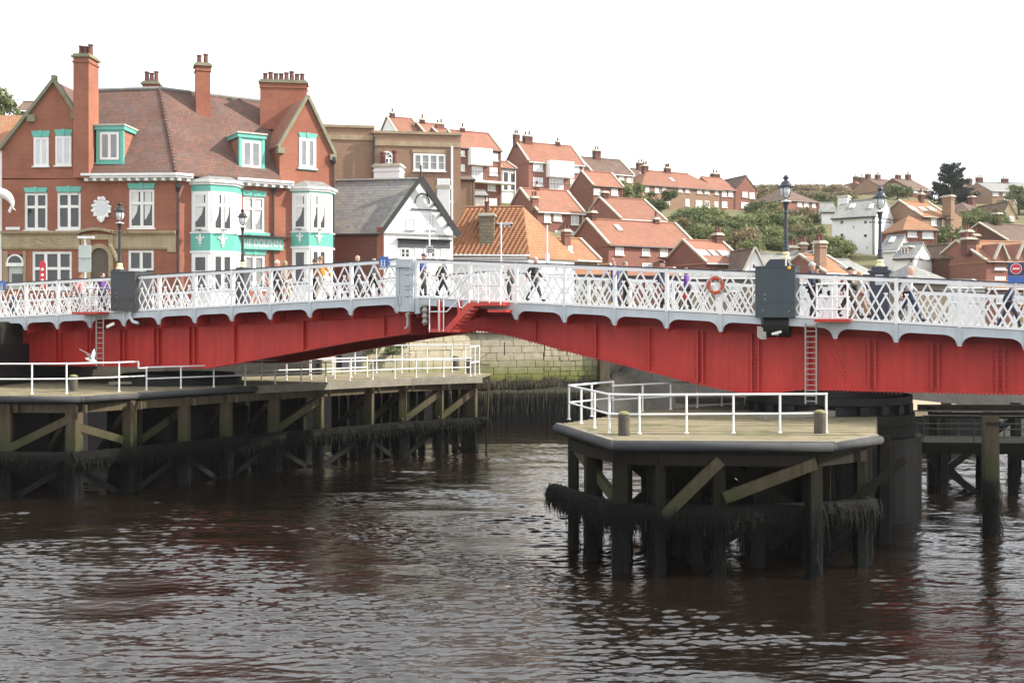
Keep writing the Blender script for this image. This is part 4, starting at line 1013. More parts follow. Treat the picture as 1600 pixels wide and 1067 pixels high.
# teal lintels
def lintel(P, u0, v0, u1, v1, out=.05):
    s0, s1, z0, z1 = prect(P, u0, v0, u1, v1); o = prp(P, s0, z0); L = s1-s0
    a = MB(); e = .12; h = z1-z0
    a.prism([o + P.d*e, o + P.d*(L-e), o + P.d*L + Z*h, o + Z*h], P.n*out); lo = a.build('lintel', M['teal'], pub)
    MB().prism([o + P.d*(L/2-.08) - Z*.02, o + P.d*(L/2+.08) - Z*.02, o + P.d*(L/2+.12) + Z*(h+.04), o + P.d*(L/2-.12) + Z*(h+.04)], P.n*(out+.04)).build('keystone', M['teal'], lo)
for q in ((37,293.5,75,301),(87,292,128,300.5),(199,286.5,243,295.5),(49,205,79,214.5),(85,203,114,212.5)): lintel(PL, *q)
for q in ((378,297,417,305.5),(380,389.5,417,397.5),(466,207,496,214.5)): lintel(PR, *q)
sl_ = MB(); slab(sl_, PR, 376, 362.5, 421, 367, .12); sl_.build('teal_sill', M['teal'], pub); sl_ = MB(); slab(sl_, PR, 465, 262.5, 496, 265, .1); sl_.build('teal_sill', M['teal'], pub)
# bay windows
def fleur(P, c, h, parent):
    f = MB(); o = c + P.n*.012; d = P.d
    def sh(pts): f.prism([o + d*x*h + Z*y*h for x, y in pts], P.n*.03)
    sh([(0,.5),(.09,.3),(.07,.1),(.03,-.02),(-.03,-.02),(-.07,.1),(-.09,.3)])
    for s in (1, -1):
        p = [(.04,.0),(.12,.12),(.2,.26),(.3,.26),(.33,.14),(.26,.08),(.24,.15),(.18,.1),(.1,-.04)]
        sh([(x*s, y) for x, y in p])
        sh([(x*s, y) for x, y in [(.03,-.1),(.15,-.22),(.12,-.3),(.03,-.18)]])
    sh([(-.16,-.09),(.16,-.09),(.16,-.03),(-.16,-.03)]); sh([(-.05,-.1),(.05,-.1),(.02,-.38),(.08,-.46),(-.08,-.46),(-.02,-.38)])
    f.build('fleur_de_lis', M['white'], parent)
def bay(u0, uf, u1, vt, vh, vs, vp, pane, opened=False):
    """u0 on the wall, uf the corner of the left splay, u1 the right edge; vt top, vh head bottom, vs sill, vp panel bottom"""
    W0 = PR.at(u0, vt); PA = Plane(W0, R(-12)); F0 = PA.at(uf, vt); PB = Plane(F0, R(33)); F1 = PB.at(u1, vt)
    pr = (F0-PR.P).dot(PR.n); W1 = F1 - PR.n*pr + PR.d*pr*.9; W0b = W0 - PR.n*.05; W1b = W1 - PR.n*.05
    zs = [W0.z] + [PR.at(u0, v).z for v in (vh, vs, vp)] + [2.0]
    def sect(z0, z1, grow=0.0):
        c = (W0+W1)/2; pts = []
        for p in (W0b, F0, F1, W1b):
            e = (p - c); e.z = 0; q = p + e*grow; q.z = z0; pts.append(q)
        return MB().prism(pts, Z*(z1-z0))
    b_ = sect(zs[4], zs[0]-.01).build('bay', M['white'], pub)
    sect(zs[1]+.02, zs[0], .02).build('bay_head', M['teal'], b_)
    pn = sect(zs[3], zs[2]-.12, .03).build('bay_panel', M['teal'], b_)
    sect(zs[2]-.119, zs[2]-.03, .07).build('bay_sill', M['white'], b_); sect(zs[3]-.15, zs[3]-.002, .06).build('bay_mould', M['white'], b_)
    # cornice over the bay
    sect(zs[0]+.0, zs[0]+.14, .10).build('bay_cornice', M['white'], b_); sect(zs[0]+.142, zs[0]+.3, .2).build('bay_cornice', M['white'], b_)
    top = MB(); base = [p for p in (W0b, F0, F1, W1b)]; rr = [((W0+W1)/2 - PR.n*.4)]
    cc = (W0+W1)/2; bs = []
    for p in base: e = p-cc; e.z = 0; q = p+e*.2; q.z = zs[0]+.302; bs.append(q)
    tp = cc - PR.n*.35; tp.z = zs[0]+.95
    top.add(bs+[tp-PR.d*.6, tp+PR.d*.6], [(0,1,4),(1,2,5,4),(2,3,5)]); top.build('bay_roof', M['slate'], b_)
    for P, a, b, nc, fw in ((PA, W0, F0, 1, .22), (PB, F0, F1, 2, .17)):
        L = (b-a).length; m_ = .12
        for z0, z1, tr in ((zs[2]+.05, zs[1]-.03, (.66,)), (zs[3]-2.6, zs[3]-.2, (.5,))):
            o = a + P.d*m_; o.z = z0; window(b_, o, P.d, P.n, L-2*m_, z1-z0, nc, tr, fw, 'white', pane, .06, .1, False, curtains=(z1 > zs[3]))
        c = (a+b)/2; c.z = (zs[2]+zs[3])/2 + .05; fleur(P, c + P.n*.04, (zs[2]-zs[3])*.72, pn)
        lt = MB(); q = c.copy(); q.z = zs[2]-.0; lt.tube(q + P.n*.05, q + P.n*.3 + Z*.1, .02, 6); lt.bar(q + P.n*.3 + Z*.1 - P.d*.22, q + P.n*.3 + Z*.1 + P.d*.22, .09, .06); lt.build('sign_lamp', M['black'], b_)
    return zs
bay(298, 329, 366, 289, 299.5, 362, 392, 'pane_dark'); bay(455, 483, 513, 299, 302, 361, 385, 'pane_dark')
# painted name board with raised letters
def text(parent, s, size, O, d, n, m, width=None, depth=.02):
    cu = bpy.data.curves.new('lettering', 'FONT'); cu.body = s; cu.size = size; cu.extrude = depth/2; cu.align_x = 'CENTER'; cu.align_y = 'CENTER'
    ob = bpy.data.objects.new('tmp', cu); COL.objects.link(ob)
    me = bpy.data.meshes.new_from_object(ob.evaluated_get(bpy.context.evaluated_depsgraph_get())); bpy.data.objects.remove(ob)
    co = np.empty(len(me.vertices)*3); me.vertices.foreach_get('co', co); co = co.reshape(-1, 3)
    if width: co[:, 0] *= width/(co[:, 0].max()-co[:, 0].min())
    o0 = Vector((0,0,0)); p = parent
    while p is not None: o0 += p.location; p = p.parent
    W = np.array(O - o0)[None] + co[:, :1]*np.array(d)[None] + co[:, 1:2]*np.array(Z)[None] + co[:, 2:3]*np.array(n)[None]
    me.vertices.foreach_set('co', W.ravel()); me.update(); me.materials.clear(); me.materials.append(m)
    o = bpy.data.objects.new('lettering', me); COL.objects.link(o); o.parent = parent; return o
s0, s1 = PR.su(370), PR.su(441); zb_, zt_ = PR.at(370,389).z, PR.at(370,370).z; o = prp(PR, s0, zb_, -.12)
bo = MB().ax(o, PR.d*(s1-s0), PR.n*.08, Z*(zt_-zb_)).build('name_board', mat('pale teal board', (.22,.50,.42), (.19,.45,.37), 2, rough=.5), pub)
fr_ = MB()
for zz_ in (0, zt_-zb_-.06): fr_.ax(o + Z*zz_ + PR.n*.081 - PR.d*.02, PR.d*(s1-s0+.04), PR.n*.03, Z*.06)
fr_.build('board_frame', M['teal'], bo)
text(bo, 'THE DOLPHIN', .72, prp(PR, (s0+s1)/2, (zb_+zt_)/2, -.215), PR.d, PR.n, M['white'], (s1-s0)*.9)
MB().ax(o + Z*(zt_-zb_+.02) - PR.d*.2, PR.d*(s1-s0+.7), PR.n*.5, Z*.07).build('board_hood', M['black'], bo)
# plaque
pq = MB(); c_ = PL.at(159, 326.5, .02); prof = []
for i in range(40):
    a = 2*math.pi*i/40; r_ = 1 + .05*math.cos(4*a) + .05*math.cos(7*a); prof.append(c_ + PL.d*math.cos(a)*.56*r_ + Z*math.sin(a)*.62*r_)
pq.prism(prof, PL.n*.08); po = pq.build('plaque', M['white'], pub)
sc = MB()
for i in range(12):
    a = 2*math.pi*i/12+.2; sc.ball(c_ + PL.d*math.cos(a)*.56 + Z*math.sin(a)*.62 + PL.n*.1, (.13,.06,.1), 8, 5)
for x, y in ((-.12,.66),(.12,.68),(-.1,-.68),(.08,-.7),(0,-.78)): sc.ball(c_ + PL.d*x + Z*y + PL.n*.1, (.14,.07,.12), 8, 5)
sc.build('scrollwork', M['white'], po)
iv = MB(); iv.prism([c_ + PL.d*math.cos(2*math.pi*i/24)*.4 + Z*math.sin(2*math.pi*i/24)*.4 + PL.n*.082 for i in range(24)], PL.n*.02); iv.build('plaque_field', mat('plaque grey', (.60,.61,.63), None, rough=.6), po)
MB().ax(PL.at(9,359.5,.02), PL.d*.92, PL.n*.03, Z*.19).build('street_name_plate', M['white'], pub)
# hanging dolphin-shaped sign: a plain curved leaping outline
ds = root('hanging_sign', 'white curved fish-shaped sign hanging at the far left of the pub', 'sign', tuple(PL.at(-6,320,1.0)))
o = PL.at(-4, 318, 1.0); dm = MB()
arc = [(o + PL.d*math.cos(a)*1.0 + Z*(math.sin(a)*.95-.25), .26*math.sin(math.pi*(i+.6)/15)+.05) for i, a in enumerate(np.linspace(2.6, .05, 15))]
for (p, r_), (q, r2) in zip(arc[:-1], arc[1:]): dm.tube(p, q, r_, 10, r2)
dm.build('body', M['white'], ds)
tl = MB(); e = arc[-1][0]; tl.prism([e, e+PL.d*.2-Z*.25, e+PL.d*.02-Z*.16], PL.n*.06); tl.prism([e, e-PL.d*.15-Z*.42, e-PL.d*.3-Z*.3, e-PL.d*.12+Z*.06], PL.n*.06); tl.build('tail_fin', M['white'], ds)
MB().tube(o - PL.n*-.0 + Z*.9, PL.at(-4,318) + Z*.9, .03, 6).build('bracket', M['black'], ds)
# dormers
def dormer(P, u0, v0, u1, v1, out, cheek, wq, dpth, side):
    s0, s1, z0, z1 = prect(P, u0, v0, u1, v1); W = s1-s0
    o = prp(P, s0, z0, -out); f = MB(); f.ax(o - P.n*.14, P.d*W, P.n*.12, Z*(z1-z0)); d_ = f.build('dormer', M['teal'], pub)
    c = MB(); c.ax(o - P.n*dpth + P.d*.06, P.d*(W-.12), P.n*(dpth-.15), Z*(z1-z0-.1)); c.build('dormer_cheek', M['tile_red'], d_)
    r_ = MB(); r_.ax(o + Z*(z1-z0) - P.n*dpth - P.d*.14, P.d*(W+.28), P.n*(dpth+.16), Z*.1); ro = r_.build('dormer_roof', M['stone_light'], d_)
    MB().ax(o + Z*(z1-z0-.26) - P.n*dpth - P.d*.08, P.d*(W+.16), P.n*(dpth+.08), Z*.258).build('dormer_fascia', M['teal'], d_)
    q0, q1, y0, y1 = prect(P, *wq); oo = prp(P, q0, y0, -out); k = (oo - o)
    window(d_, oo - P.n*.0, P.d, P.n, q1-q0, y1-y0, 2, (), .15, 'white', 'pane_grey', .03, .12, False)
    for s in (.03, W-.21): MB().ax(o + P.d*s - P.n*.02, P.d*.18, P.n*.05, Z*(z1-z0-.27)).build('dormer_post', M['teal'], d_)
    MB().ax(o - P.d*.05 - Z*.09 - P.n*.1, P.d*(W+.1), P.n*.2, Z*.088).build('dormer_sill', M['teal'], d_)
PLd = Plane(at(150, 230, 70.42), -.05); PRd = Plane(PR.at(373, 230) - PR.n*.45, R(33))
dormer(PLd, 150, 197, 193, 255, 0, 'r', (156,207,186,250), 4.2, 'r')
dormer(PRd, 373, 208, 414, 262, 0, 'l', (378,219,408,261), 4.2, 'l')
# chimney stacks of the pub
def pstack(u0, u1, v1, v0, Y, w, dp, th, n, rows=1, ph=.75, pr=.17):
    c = at((u0+u1)/2, 200, Y); d = Vector((math.cos(th), math.sin(th), 0)); nn = Vector((d.y, -d.x, 0))
    return stack(pub, (c.x, c.y), d, nn, w, dp, at(0, v0, Y).z, at(0, v1, Y).z, n, 'brick_pub', 'coping', ph, pr)
s_ = pstack(122, 147, 94, 280, 70.4, 1.0, 1.5, -.05, 3); s_.location.y -= 0
pstack(299, 334, 106, 215, 75.7, .95, 1.05, R(20), 2); pstack(222, 252, 134, 170, 79.5, 1.1, .9, R(5), 3, ph=.85)
pstack(406, 481, 133, 205, 78.0, 3.2, 1.2, R(8), 8, ph=.7)
cs = MB(); k = at(409,110,77.5); cs.tube(k - Z*.8, k + Z*.25, .02, 5)
cs.tube(k+Z*.22-Vector((.28,0,0)), k+Z*.22+Vector((.36,0,0)), .012, 5)
for i in range(5): cs.tube(k+Z*.22+Vector((-.26+.14*i,0,-.09)), k+Z*.22+Vector((-.26+.14*i,0,.09)), .008, 4)
cs.build('aerial', M['steel'], pub)
# rainwater pipes
for P, u, v0, hop in ((PR,278.5,291,True),(PR,427,294,True),(PR,521,250,True)):
    p = P.at(u, v0, .12); q = p.copy(); q.z = 7.2; d = MB(); d.tube(p, q, .07, 8)
    if hop: d.lathe(p - Z*.1, [(.08,-.25),(.2,0),(.2,.28)], 8)
    for zz_ in (10, 13): d.lathe((p.x,p.y,zz_), [(.1,0),(.1,.12)], 8)
    d.build('rainwater_pipe', M['black'], pub)

# neighbour of the pub at the far left: only its white edge shows
nb = root('neighbour_house', 'white painted house edge at the left end of the pub', 'house', (-34, 71, 7.2))
a = PL.at(2.6, 235); MB().ax((a.x-7, a.y+.4, 2), (6.98, -.3, 0), (0.3, 8, 0), Z*(a.z-2)).build('wall', M['white_wall'], nb)
MB().add([Vector((a.x-7,a.y+.2,a.z)), Vector((a.x,a.y-.1,a.z)), Vector((a.x+.3,a.y+8,a.z)), Vector((a.x-6.8,a.y+8.2,a.z)), Vector((a.x-6.9,a.y+4,a.z+3)), Vector((a.x,a.y+4,a.z+3))], [(0,1,5,4),(2,3,4,5),(0,4,3),(1,2,5),(0,3,2,1)]).build('roof', M['tile_orange'], nb)

# ------------------------------------------------------------------ houses behind, from the quay up the hill
D1 = dict(nc=1); D2 = dict(nc=2); D3 = dict(nc=3)
house('orange tiled roof showing left of the pub gable', -40, 36, 228, 172, 262, 95, th=5, dep=12, wall='brick_hill', roof='tile_orange', hipL=True, wins=[], cope=False, name='tiled_house', ground=False, below=12)
house('low grey stone house above the orange roof behind the pub', 24, 56, 172, 160, 200, 120, th=12, dep=7, wall='rubble', roof='tile_brown', ground=False, below=12, name='stone_house')
# flat-topped brown brick building
bb = root('brick_warehouse', 'flat-topped brown brick building with an arched white window', 'building', (-12, 94, 8))
PW = Plane(at(584, 202, 92), R(9))
for u0, u1, vt, k in ((470, 583.5, 201, 0), (584, 719, 209.5, .35)):
    s0, s1 = PW.su(u0), PW.su(u1); zt = PW.at(584, vt).z
    MB().ax(prp(PW, s0, 3, -k), PW.d*(s1-s0), PW.n*-12, Z*(zt-3)).build('wall', M['brick_brown'], bb)
    c = MB(); c.ax(prp(PW, s0-.1, zt, -k-.12), PW.d*(s1-s0+.2), PW.n*-12.2, Z*.22); zz_ = PW.at(584, vt+19).z
    c.ax(prp(PW, s0, zz_, -k-.08), PW.d*(s1-s0), PW.n*-.08+PW.n*0, Z*.42); c.build('stone_band', M['stone'], bb)
PWf = Plane(PW.P + PW.n*.35, R(9))
window(bb, PWf.at(646,267), PWf.d, PWf.n, PWf.su(696)-PWf.su(646), 27/F*92, 4, (), .16, 'white', 'pane_grey', .06, .1, bars=1)
c_ = PWf.at(604.5, 246); rr0 = (PWf.su(614)-PWf.su(595))/2; aw = MB()
for i in range(12):
    a0, a1 = math.pi*i/12, math.pi*(i+1)/12
    aw.prism([c_ + (PWf.d*math.cos(a)+Z*math.sin(a))*r_ for r_, a in ((rr0*.78,a0),(rr0,a0),(rr0,a1),(rr0*.78,a1))], PWf.n*.1)
for a in (.8, 1.57, 2.3): aw.bar(c_+PWf.n*.05, c_ + (PWf.d*math.cos(a)+Z*math.sin(a))*rr0*.85+PWf.n*.05, .08, .06)
aw.build('arched_window_head', M['white'], bb)
ap_ = MB(); ap_.prism([c_ + (PWf.d*math.cos(math.pi*i/12)+Z*math.sin(math.pi*i/12))*rr0*.8 for i in range(13)], PWf.n*.03); ap_.build('pane', M['pane_dark'], bb)
window(bb, PWf.at(595,280), PWf.d, PWf.n, rr0*2, 34/F*92, 3, (), .13, 'white', 'pane_dark', .08, .1, bars=3)
kk = MB()
for i in range(11):
    a0, a1 = math.pi*i/11, math.pi*(i+.92)/11
    kk.prism([c_ + (PWf.d*math.cos(a)+Z*math.sin(a))*r_ for r_, a in ((rr0*1.04,a0),(rr0*1.5,a0),(rr0*1.5,a1),(rr0*1.04,a1))], PWf.n*.04)
kk.build('brick_arch', M['brick_brown'], bb)
dp_ = MB()
for u, m in ((584.5,'black'),(706,'white')):
    p = PWf.at(u, 214 if m == 'black' else 229, .12); q = p.copy(); q.z = 8; MB().tube(p, q, .09, 8).build('rainwater_pipe', M[m], bb)
slab(kk, PWf, 645, 234, 697, 239, .05); s_ = MB(); slab(s_, PWf, 644, 233.5, 698, 239, .06); s_.build('stone_lintel', M['stone'], bb)
window(bb, PWf.at(683,315), PWf.d, PWf.n, 1.3, 1.9, 2, (), .1, 'white', 'pane_dark', .05, .1)
# white half-timbered gable house on the quay
r_, P, I = house('white gabled quayside house with black bargeboards and slate roof', 470, 600, 357, 284, 420, 80, th=-10, dep=5.3, phi=24, wall='white_wall', roof='slate', cope=False, name='gabled_house', group=None, below=6, over=.35, ground=False)
PG = Plane(I['A'] + I['d']*I['L'], R(24)); sW = I['dep']
br_ = MB(); s0 = P.su(522); o = prp(P, s0, 3, -.03); br_.ax(o, P.d*(P.su(591)-s0), P.n*.06, Z*(I['ze']-3.2)); br_.build('brick_front', M['brick_dark'], r_)
MB().ax(prp(P, P.su(590), 3, -.04), P.d*.5, P.n*.14, Z*(I['ze']-3)).build('brick_pier', M['brick_pub'], r_)
bgb = MB(); e1 = PG.P.copy(); e2 = PG.P + PG.d*sW; ap = PG.P + PG.d*sW/2; ap.z = I['zr']+.1; e1.z = e2.z = I['ze']
for e, w_ in ((e1,.28),(e2,.42)):
    q = e + (e-ap)*.13; bgb.bar(ap + PG.n*.42, q + PG.n*.42, .12, w_); 
bgb.build('bargeboard', M['black'], r_)
for t_ in (.25,.45,.65,.85):
    c = ap + (e2-ap)*t_; MB().box(c + PG.n*.2 - Z*.2, (.1,.45,.25), R(24)).build('purlin_end', M['black'], r_)
MB().tube(ap + PG.n*.42, ap + PG.n*.42 + Z*.9, .07, 6).build('finial', M['black'], r_)
fas = MB(); slab(fas, PG, 622, 374, 703, 386, .08); fas.build('shop_fascia', mat('dark grey board', (.06,.062,.066), (.045,.046,.05), 2, rough=.6), r_)
fh = MB(); slab(fh, PG, 620, 372.4, 705, 374, .3); slab(fh, PG, 642, 326, 690, 327.5, .1)
for i in range(9):
    a = math.pi*i/9; a1 = math.pi*(i+1)/9; c = PG.at(660, 318, .05); fh.bar(c + PG.d*math.cos(a)*.55 + Z*math.sin(a)*.75, c + PG.d*math.cos(a1)*.55 + Z*math.sin(a1)*.75, .05, .07)
fh.build('black_mouldings', M['black'], r_)
for q, nc, pn, bz in (((626,388,640,403),2,'pane_dark',1),((648,386,664,404),2,'pane_net',0),((667,387,680,402),2,'pane_dark',1),((689,388,699,403),2,'pane_net',1),((668,335,679,358),2,'pane_net',1),((635,341,648,358),2,'pane_net',0)):
    a, b = PG.at(q[0],q[3]), PG.at(q[2],q[3]); window(r_, a, PG.d, PG.n, (b-a).length, (q[3]-q[1])/F*a.y, nc, (), .07, 'white', pn, .05, .08, True, bars=bz)
stack(r_, (P.at(588,300)-P.n*3.2).xy, P.d, P.n, 2.0, 1.2, I['zr']-2.2, EYE+(505-265)/F*83, 2, 'white_wall', 'stone_light', .95, .2)
wc = root('chimney_block', 'white rendered chimney block right of the half-timbered gable', 'chimney', tuple(at(693,350,86)))
MB().box(at(693,330,86)-Z*1, (.95,.9,7.0)).build('stack', M['white_wall'], wc); MB().box(at(693,295,86)+Z*.1, (1.1,1.0,.3)).build('cap', M['stone_light'], wc)
pp_ = MB(); pp_.lathe(at(690,294,86), [(.2,0),(.17,.8)], 8); pp_.build('chimney_pot', M['pot'], wc)
# pantiled house
r_, P, I = house('hipped pantile house with white walls, dormer and stone chimney', 690, 826, 397, 325, 412, 84, th=-4, dep=4.9, phi=42, wall='white_wall', roof='tile_orange', hipR=True, cope=False, name='pantile_house', group=None, below=6, ground=False)
sl_len = (I['b']*I['dep']/2 + Z*(I['zr']-I['ze'])); nrm = I['d'].cross(sl_len).normalized(); pt_ = MB(); rows, cols = 22, 150
e0 = I['A'].copy(); e0.z = I['ze'] - .1; vs = []; fs = []
for r in range(rows*2):
    f_ = (r//2 + (r % 2)*.999)/rows; lift = .13 + (.0 if r % 2 else .05)
    LL = (I['L'] + .2)*(1-f_) + (I['L'] - I['dep']*.45)*f_
    for c in range(cols+1):
        s = c/cols*LL; ph = math.sin(s*2*math.pi/.36); vs.append(e0 + I['d']*s - I['b']*.2*(1-f_) + sl_len*f_ + nrm*(lift + .055*ph))
for r in range(rows*2-1):
    for c in range(cols): i = r*(cols+1)+c; fs.append((i, i+1, i+cols+2, i+cols+1))
pt_.add(vs, fs).build('pantiles', M['pantile'], r_, kind='stuff')
cc = P.at(760, 388); stack(r_, (cc - P.n*.55).xy, P.d, P.n, 1.12, .9, I['ze']-.2, EYE+(505-338)/F*84, 1, 'rubble', 'stone_light', .95, .2)
def box_dormer(r_, P, u0, v0, u1, v1, back, depth):
    a = P.at(u0,v1) - P.n*back; b = P.at(u1,v1) - P.n*back; h = (v1-v0)/F*a.y; L = (b-a).length
    d_ = MB().ax(a, P.d*L, P.n*-depth, Z*h).build('dormer', M['tile_brown'], r_)
    MB().ax(a + P.n*.15 + Z*h - P.d*.15, P.d*(L+.3), P.n*-(depth+.15), Z*.12).build('dormer_roof', M['white'], d_)
    window(d_, a + P.d*.05, P.d, P.n, L-.1, h-.05, 2, (), .08, 'white', 'pane_dark', .06, .08, bars=2)
box_dormer(r_, P, 778, 349, 797, 372, .9, 2.2)
PH = Plane(I['A'] + I['d']*I['L'], R(42)); box_dormer(r_, PH, 836, 360, 848, 384, 1.2, 1.6)
MB().path([P.at(690,398.5,.25), P.at(828,399.5,.25)], .09).build('gutter', M['white'], r_)
G2 = dict(nc=2, pane='pane_net')
# --- rows on the hill: each line is one house: roof, walls, windows (pixel boxes give width and height), chimneys
W = lambda *a: [(x[0], x[1], x[2], x[3]) + ((x[4],) if len(x) > 4 else ()) for x in a]
house('terraced house with a white gable peeping over the warehouse', 622, 661, 209, 183, 240, 150, dep=8, chim=[(.2,.5,.6,.6,.5,1)], wall='white_wall', roof='tile_red', below=8)
house('short red roof second over the warehouse parapet', 668, 697, 212, 192, 240, 150, dep=7.5, chim=[(.3,.5,.6,.6,.4,1)], below=8)
house('red roof with a brick stack third over the warehouse parapet', 690, 712, 214, 200, 240, 146, dep=6, chim=[(.5,.5,1.1,.8,.5,2,'brick_hill')], below=8)
r_, P, I = house('tall red house with white box bay and balcony over the quay', 719, 783, 230, 204, 325, 135, dep=7, chim=[(.35,.5,.5,.5,.35,1)], wins=W((720,235,6,9),(766,239,12,12),(720,257,6,10),(765,262,12,12),(762,286,12,12),(764,310,12,11),(744,312,14,14,D2)))
def baybox(r_, P, u0, v0, u1, v1, out=1.0):
    a = P.at(u0,v1); b = P.at(u1,v1); h = (v1-v0)/F*a.y
    bx = MB().ax(a - P.n*.1, P.d*(b-a).length, P.n*(out+.1), Z*h).build('box_bay', M['white_wall'], r_)
    window(bx, a + P.d*.3 + Z*.35 + P.n*out, P.d, P.n, (b-a).length-.6, h-.7, 4, (), .12, 'white', 'pane_net', .04, .08, False)
def balcony(r_, P, u0, v, u1, out=1.4):
    a = P.at(u0,v); L = P.su(u1)-P.su(u0)
    so_ = MB().ax(a - Z*.25, P.d*L, P.n*out, Z*.25).build('balcony', M['white'], r_); q = MB(); n = int(L/.25)
    for i in range(n+1): q.bar(a + P.d*L*i/n + P.n*(out-.05), a + P.d*L*i/n + P.n*(out-.05) + Z*1.05, .03, .03)
    q.bar(a + P.n*(out-.05) + Z*1.05, a + P.d*L + P.n*(out-.05) + Z*1.05, .06, .06); q.build('balcony_railing', M['black'], so_)
baybox(r_, P, 731, 232, 764, 258); balcony(r_, P, 719, 282, 797)
window(r_, P.at(737,280), P.d, P.n, P.su(754)-P.su(737), 20/F*135, 4, (), .1, 'white', 'pane_net', .05)
r_, P, I = house('tall red house with rounded white bay standing high on the hill', 826, 913, 251, 222, 320, 147, dep=7, chim=[(.0,.5,.7,.8,.9,2),(.2,.5,1.2,.8,.8,2),(.75,.5,.5,.5,.4,1)],
      wins=W((833,255,15,12),(833,277,15,13),(891,258,14,11),(891,280,14,12),(893,304,9,10)))
baybox(r_, P, 853, 252, 890, 277, 1.2); balcony(r_, P, 822, 299, 914)
window(r_, P.at(858,298), P.d, P.n, P.su(880)-P.su(858), 20/F*147, 4, (), .1, 'white', 'pane_net', .05)
house('narrow white stair block between the two tall red houses', 784, 806, 262, 252, 330, 141, dep=5, wall='white_wall', roof='tile_red', wins=W((786,268,8,30,dict(nc=1,pane='pane_dark')),(797,270,8,28,dict(nc=1,pane='pane_dark'))))
house('grey roofed house with tall stack behind the red terraces', 926, 990, 269, 246, 310, 163, dep=7.5, roof='tile_brown', wall='brick_brown', chim=[(.42,.5,1.0,.9,1.1,2)], wins=W((967,276,8,8),(979,277,8,8)))
house('small red house stepping down right of the balcony house', 927, 973, 289, 268, 338, 140, dep=5.5, wins=W((927.5,294,10,10),(955,295,10,10)))
house('red house with pale stained gable in the middle of the slope', 840, 913, 329, 295, 385, 118, dep=7.6, chim=[(.0,.1,.7,.7,-1.4,2,'brick_hill'),(.35,.5,.4,.4,.3,1)], wins=W((850,334,10,13),(865,335,12,10),(892,337,12,14),(867,360,9,11),(890,362,9,11)))
house('wide red roofed house with a row of small eave windows', 970, 1040, 341, 309, 370, 116, dep=8.2, chim=[(.1,.5,.7,.6,.5,1)], wins=W((978,344,9,8),(992,344,10,8),(1018,345,9,8)))
house('long red brick terrace with four white windows above the parapet', 951, 1090, 381, 343, 425, 99, dep=7.3, chim=[(.06,.5,.5,.5,.6,1),(.78,.5,.5,.5,.3,1)], wins=W((961,385,13,13),(1003,386,12,13),(1031,387,12,13),(1069,389,13,13),(1003,411,16,10),(1072,412,14,9)), sky=[(985,.55,.5)])
house('small orange roofed cottage with a stone chimney', 880, 937, 404, 372, 420, 92, dep=6.5, wall='rubble', roof='tile_orange', chim=[(.1,.0,1.0,.9,-2.2,0,'rubble'),(.45,.35,.6,.6,.5,2,'brick_hill')], wins=W((888,384,6,10)))
house('red house with three pairs of roof lights beside the terrace', 1103, 1163, 409, 376, 425, 97, dep=6.5, chim=[(.9,.5,.7,.7,.6,2)], sky=[(1104,.25,.5),(1111,.25,.5),(1124,.25,.5),(1138,.25,.5),(1145,.25,.5)])
house('white pointed gable rising over the cabinet', 1163, 1196, 422, 388, 428, 93, th=8, dep=6, axis='x' if False else 'y', wall='white_wall', roof='tile_brown', wins=W((1174,412,7,9,dict(nc=1,pane='pane_dark'))), name='gabled_house')
r_, P, I = house('long low slate house with white dormers under the lamp post', 1192, 1297, 414, 398, 428, 95, th=6, dep=6, wall='white_wall', roof='slate', chim=[(.62,.5,.8,.6,.6,3,'brick_brown'),(.78,.5,.6,.6,.9,2,'brick_brown')], name='slate_house')
for u in (1251, 1275):
    a = P.at(u,413) - P.n*.6; w_ = .75 if u == 1251 else 1.3; dd = MB().ax(a - P.d*w_/2, P.d*w_, P.n*-1.6, Z*.85).build('dormer', M['white_wall'], r_)
    MB().prism([a - P.d*(w_/2+.08) + Z*.85 + P.n*.08, a + P.d*(w_/2+.08) + Z*.85 + P.n*.08, a + Z*1.3 + P.n*.08], P.n*-1.8).build('dormer_roof', M['slate'], dd)
    window(dd, a - P.d*.25 + Z*.1, P.d, P.n, .5, .65, 1, (), .07, 'white', 'pane_grey', .04)
house('hipped brick house with a row of white windows on the brow', 1003, 1128, 288, 265, 328, 165, dep=8, hipL=True, hipR=True, cope=False, wall='brick_brown', roof='tile_red', chim=[(.22,.5,.9,.7,.7,2),(.5,.5,.9,.7,.6,3)],
      wins=W((1008,292,6,8),(1023,293,6,8),(1035,293,6,8),(1060,292,6,8),(1071,293,6,8),(1089,294,7,8),(1101,295,7,8),(1117,296,5,8),(1071,311,6,11),(1087,313,10,11),(1101,314,7,10,dict(pane='pane_dark')),(1116,315,6,10),(1040,310,6,10)), sky=[(1058,.35,.6)])
house('brown roofed house tucked behind the hipped brick house', 990, 1024, 281, 263, 315, 176, dep=8, roof='tile_brown', wall='brick_dark', chim=[(.95,.5,1.1,.9,1.0,2)], sky=[(1012,.4,.8)])
house('orange roofed house joined to the gabled house on the brow', 1117, 1150, 295, 277, 325, 172, dep=7, cope=False, wins=W((1128,297,7,10),(1138,298,7,9),(1128,315,8,9)), chim=[(.8,.6,1.3,1.0,.7,2)])
house('brown gabled house at the right end of the brow row', 1150, 1182, 295, 275, 323, 174, th=22, dep=9, axis='y', cope=False, roof='tile_brown', wins=W((1160,300,8,8),(1171,301,8,9),(1158,316,11,9),(1172,318,7,7)))
house('dark hipped house half hidden by shrubs behind the lamp', 1225, 1279, 312, 293, 344, 182, dep=9.5, hipL=True, hipR=True, cope=False, roof='tile_brown', wins=W((1246,315,7,8),(1256,316,7,8),(1269,316,5,8),(1247,331,5,9),(1257,332,8,9),(1269,332,6,9)))
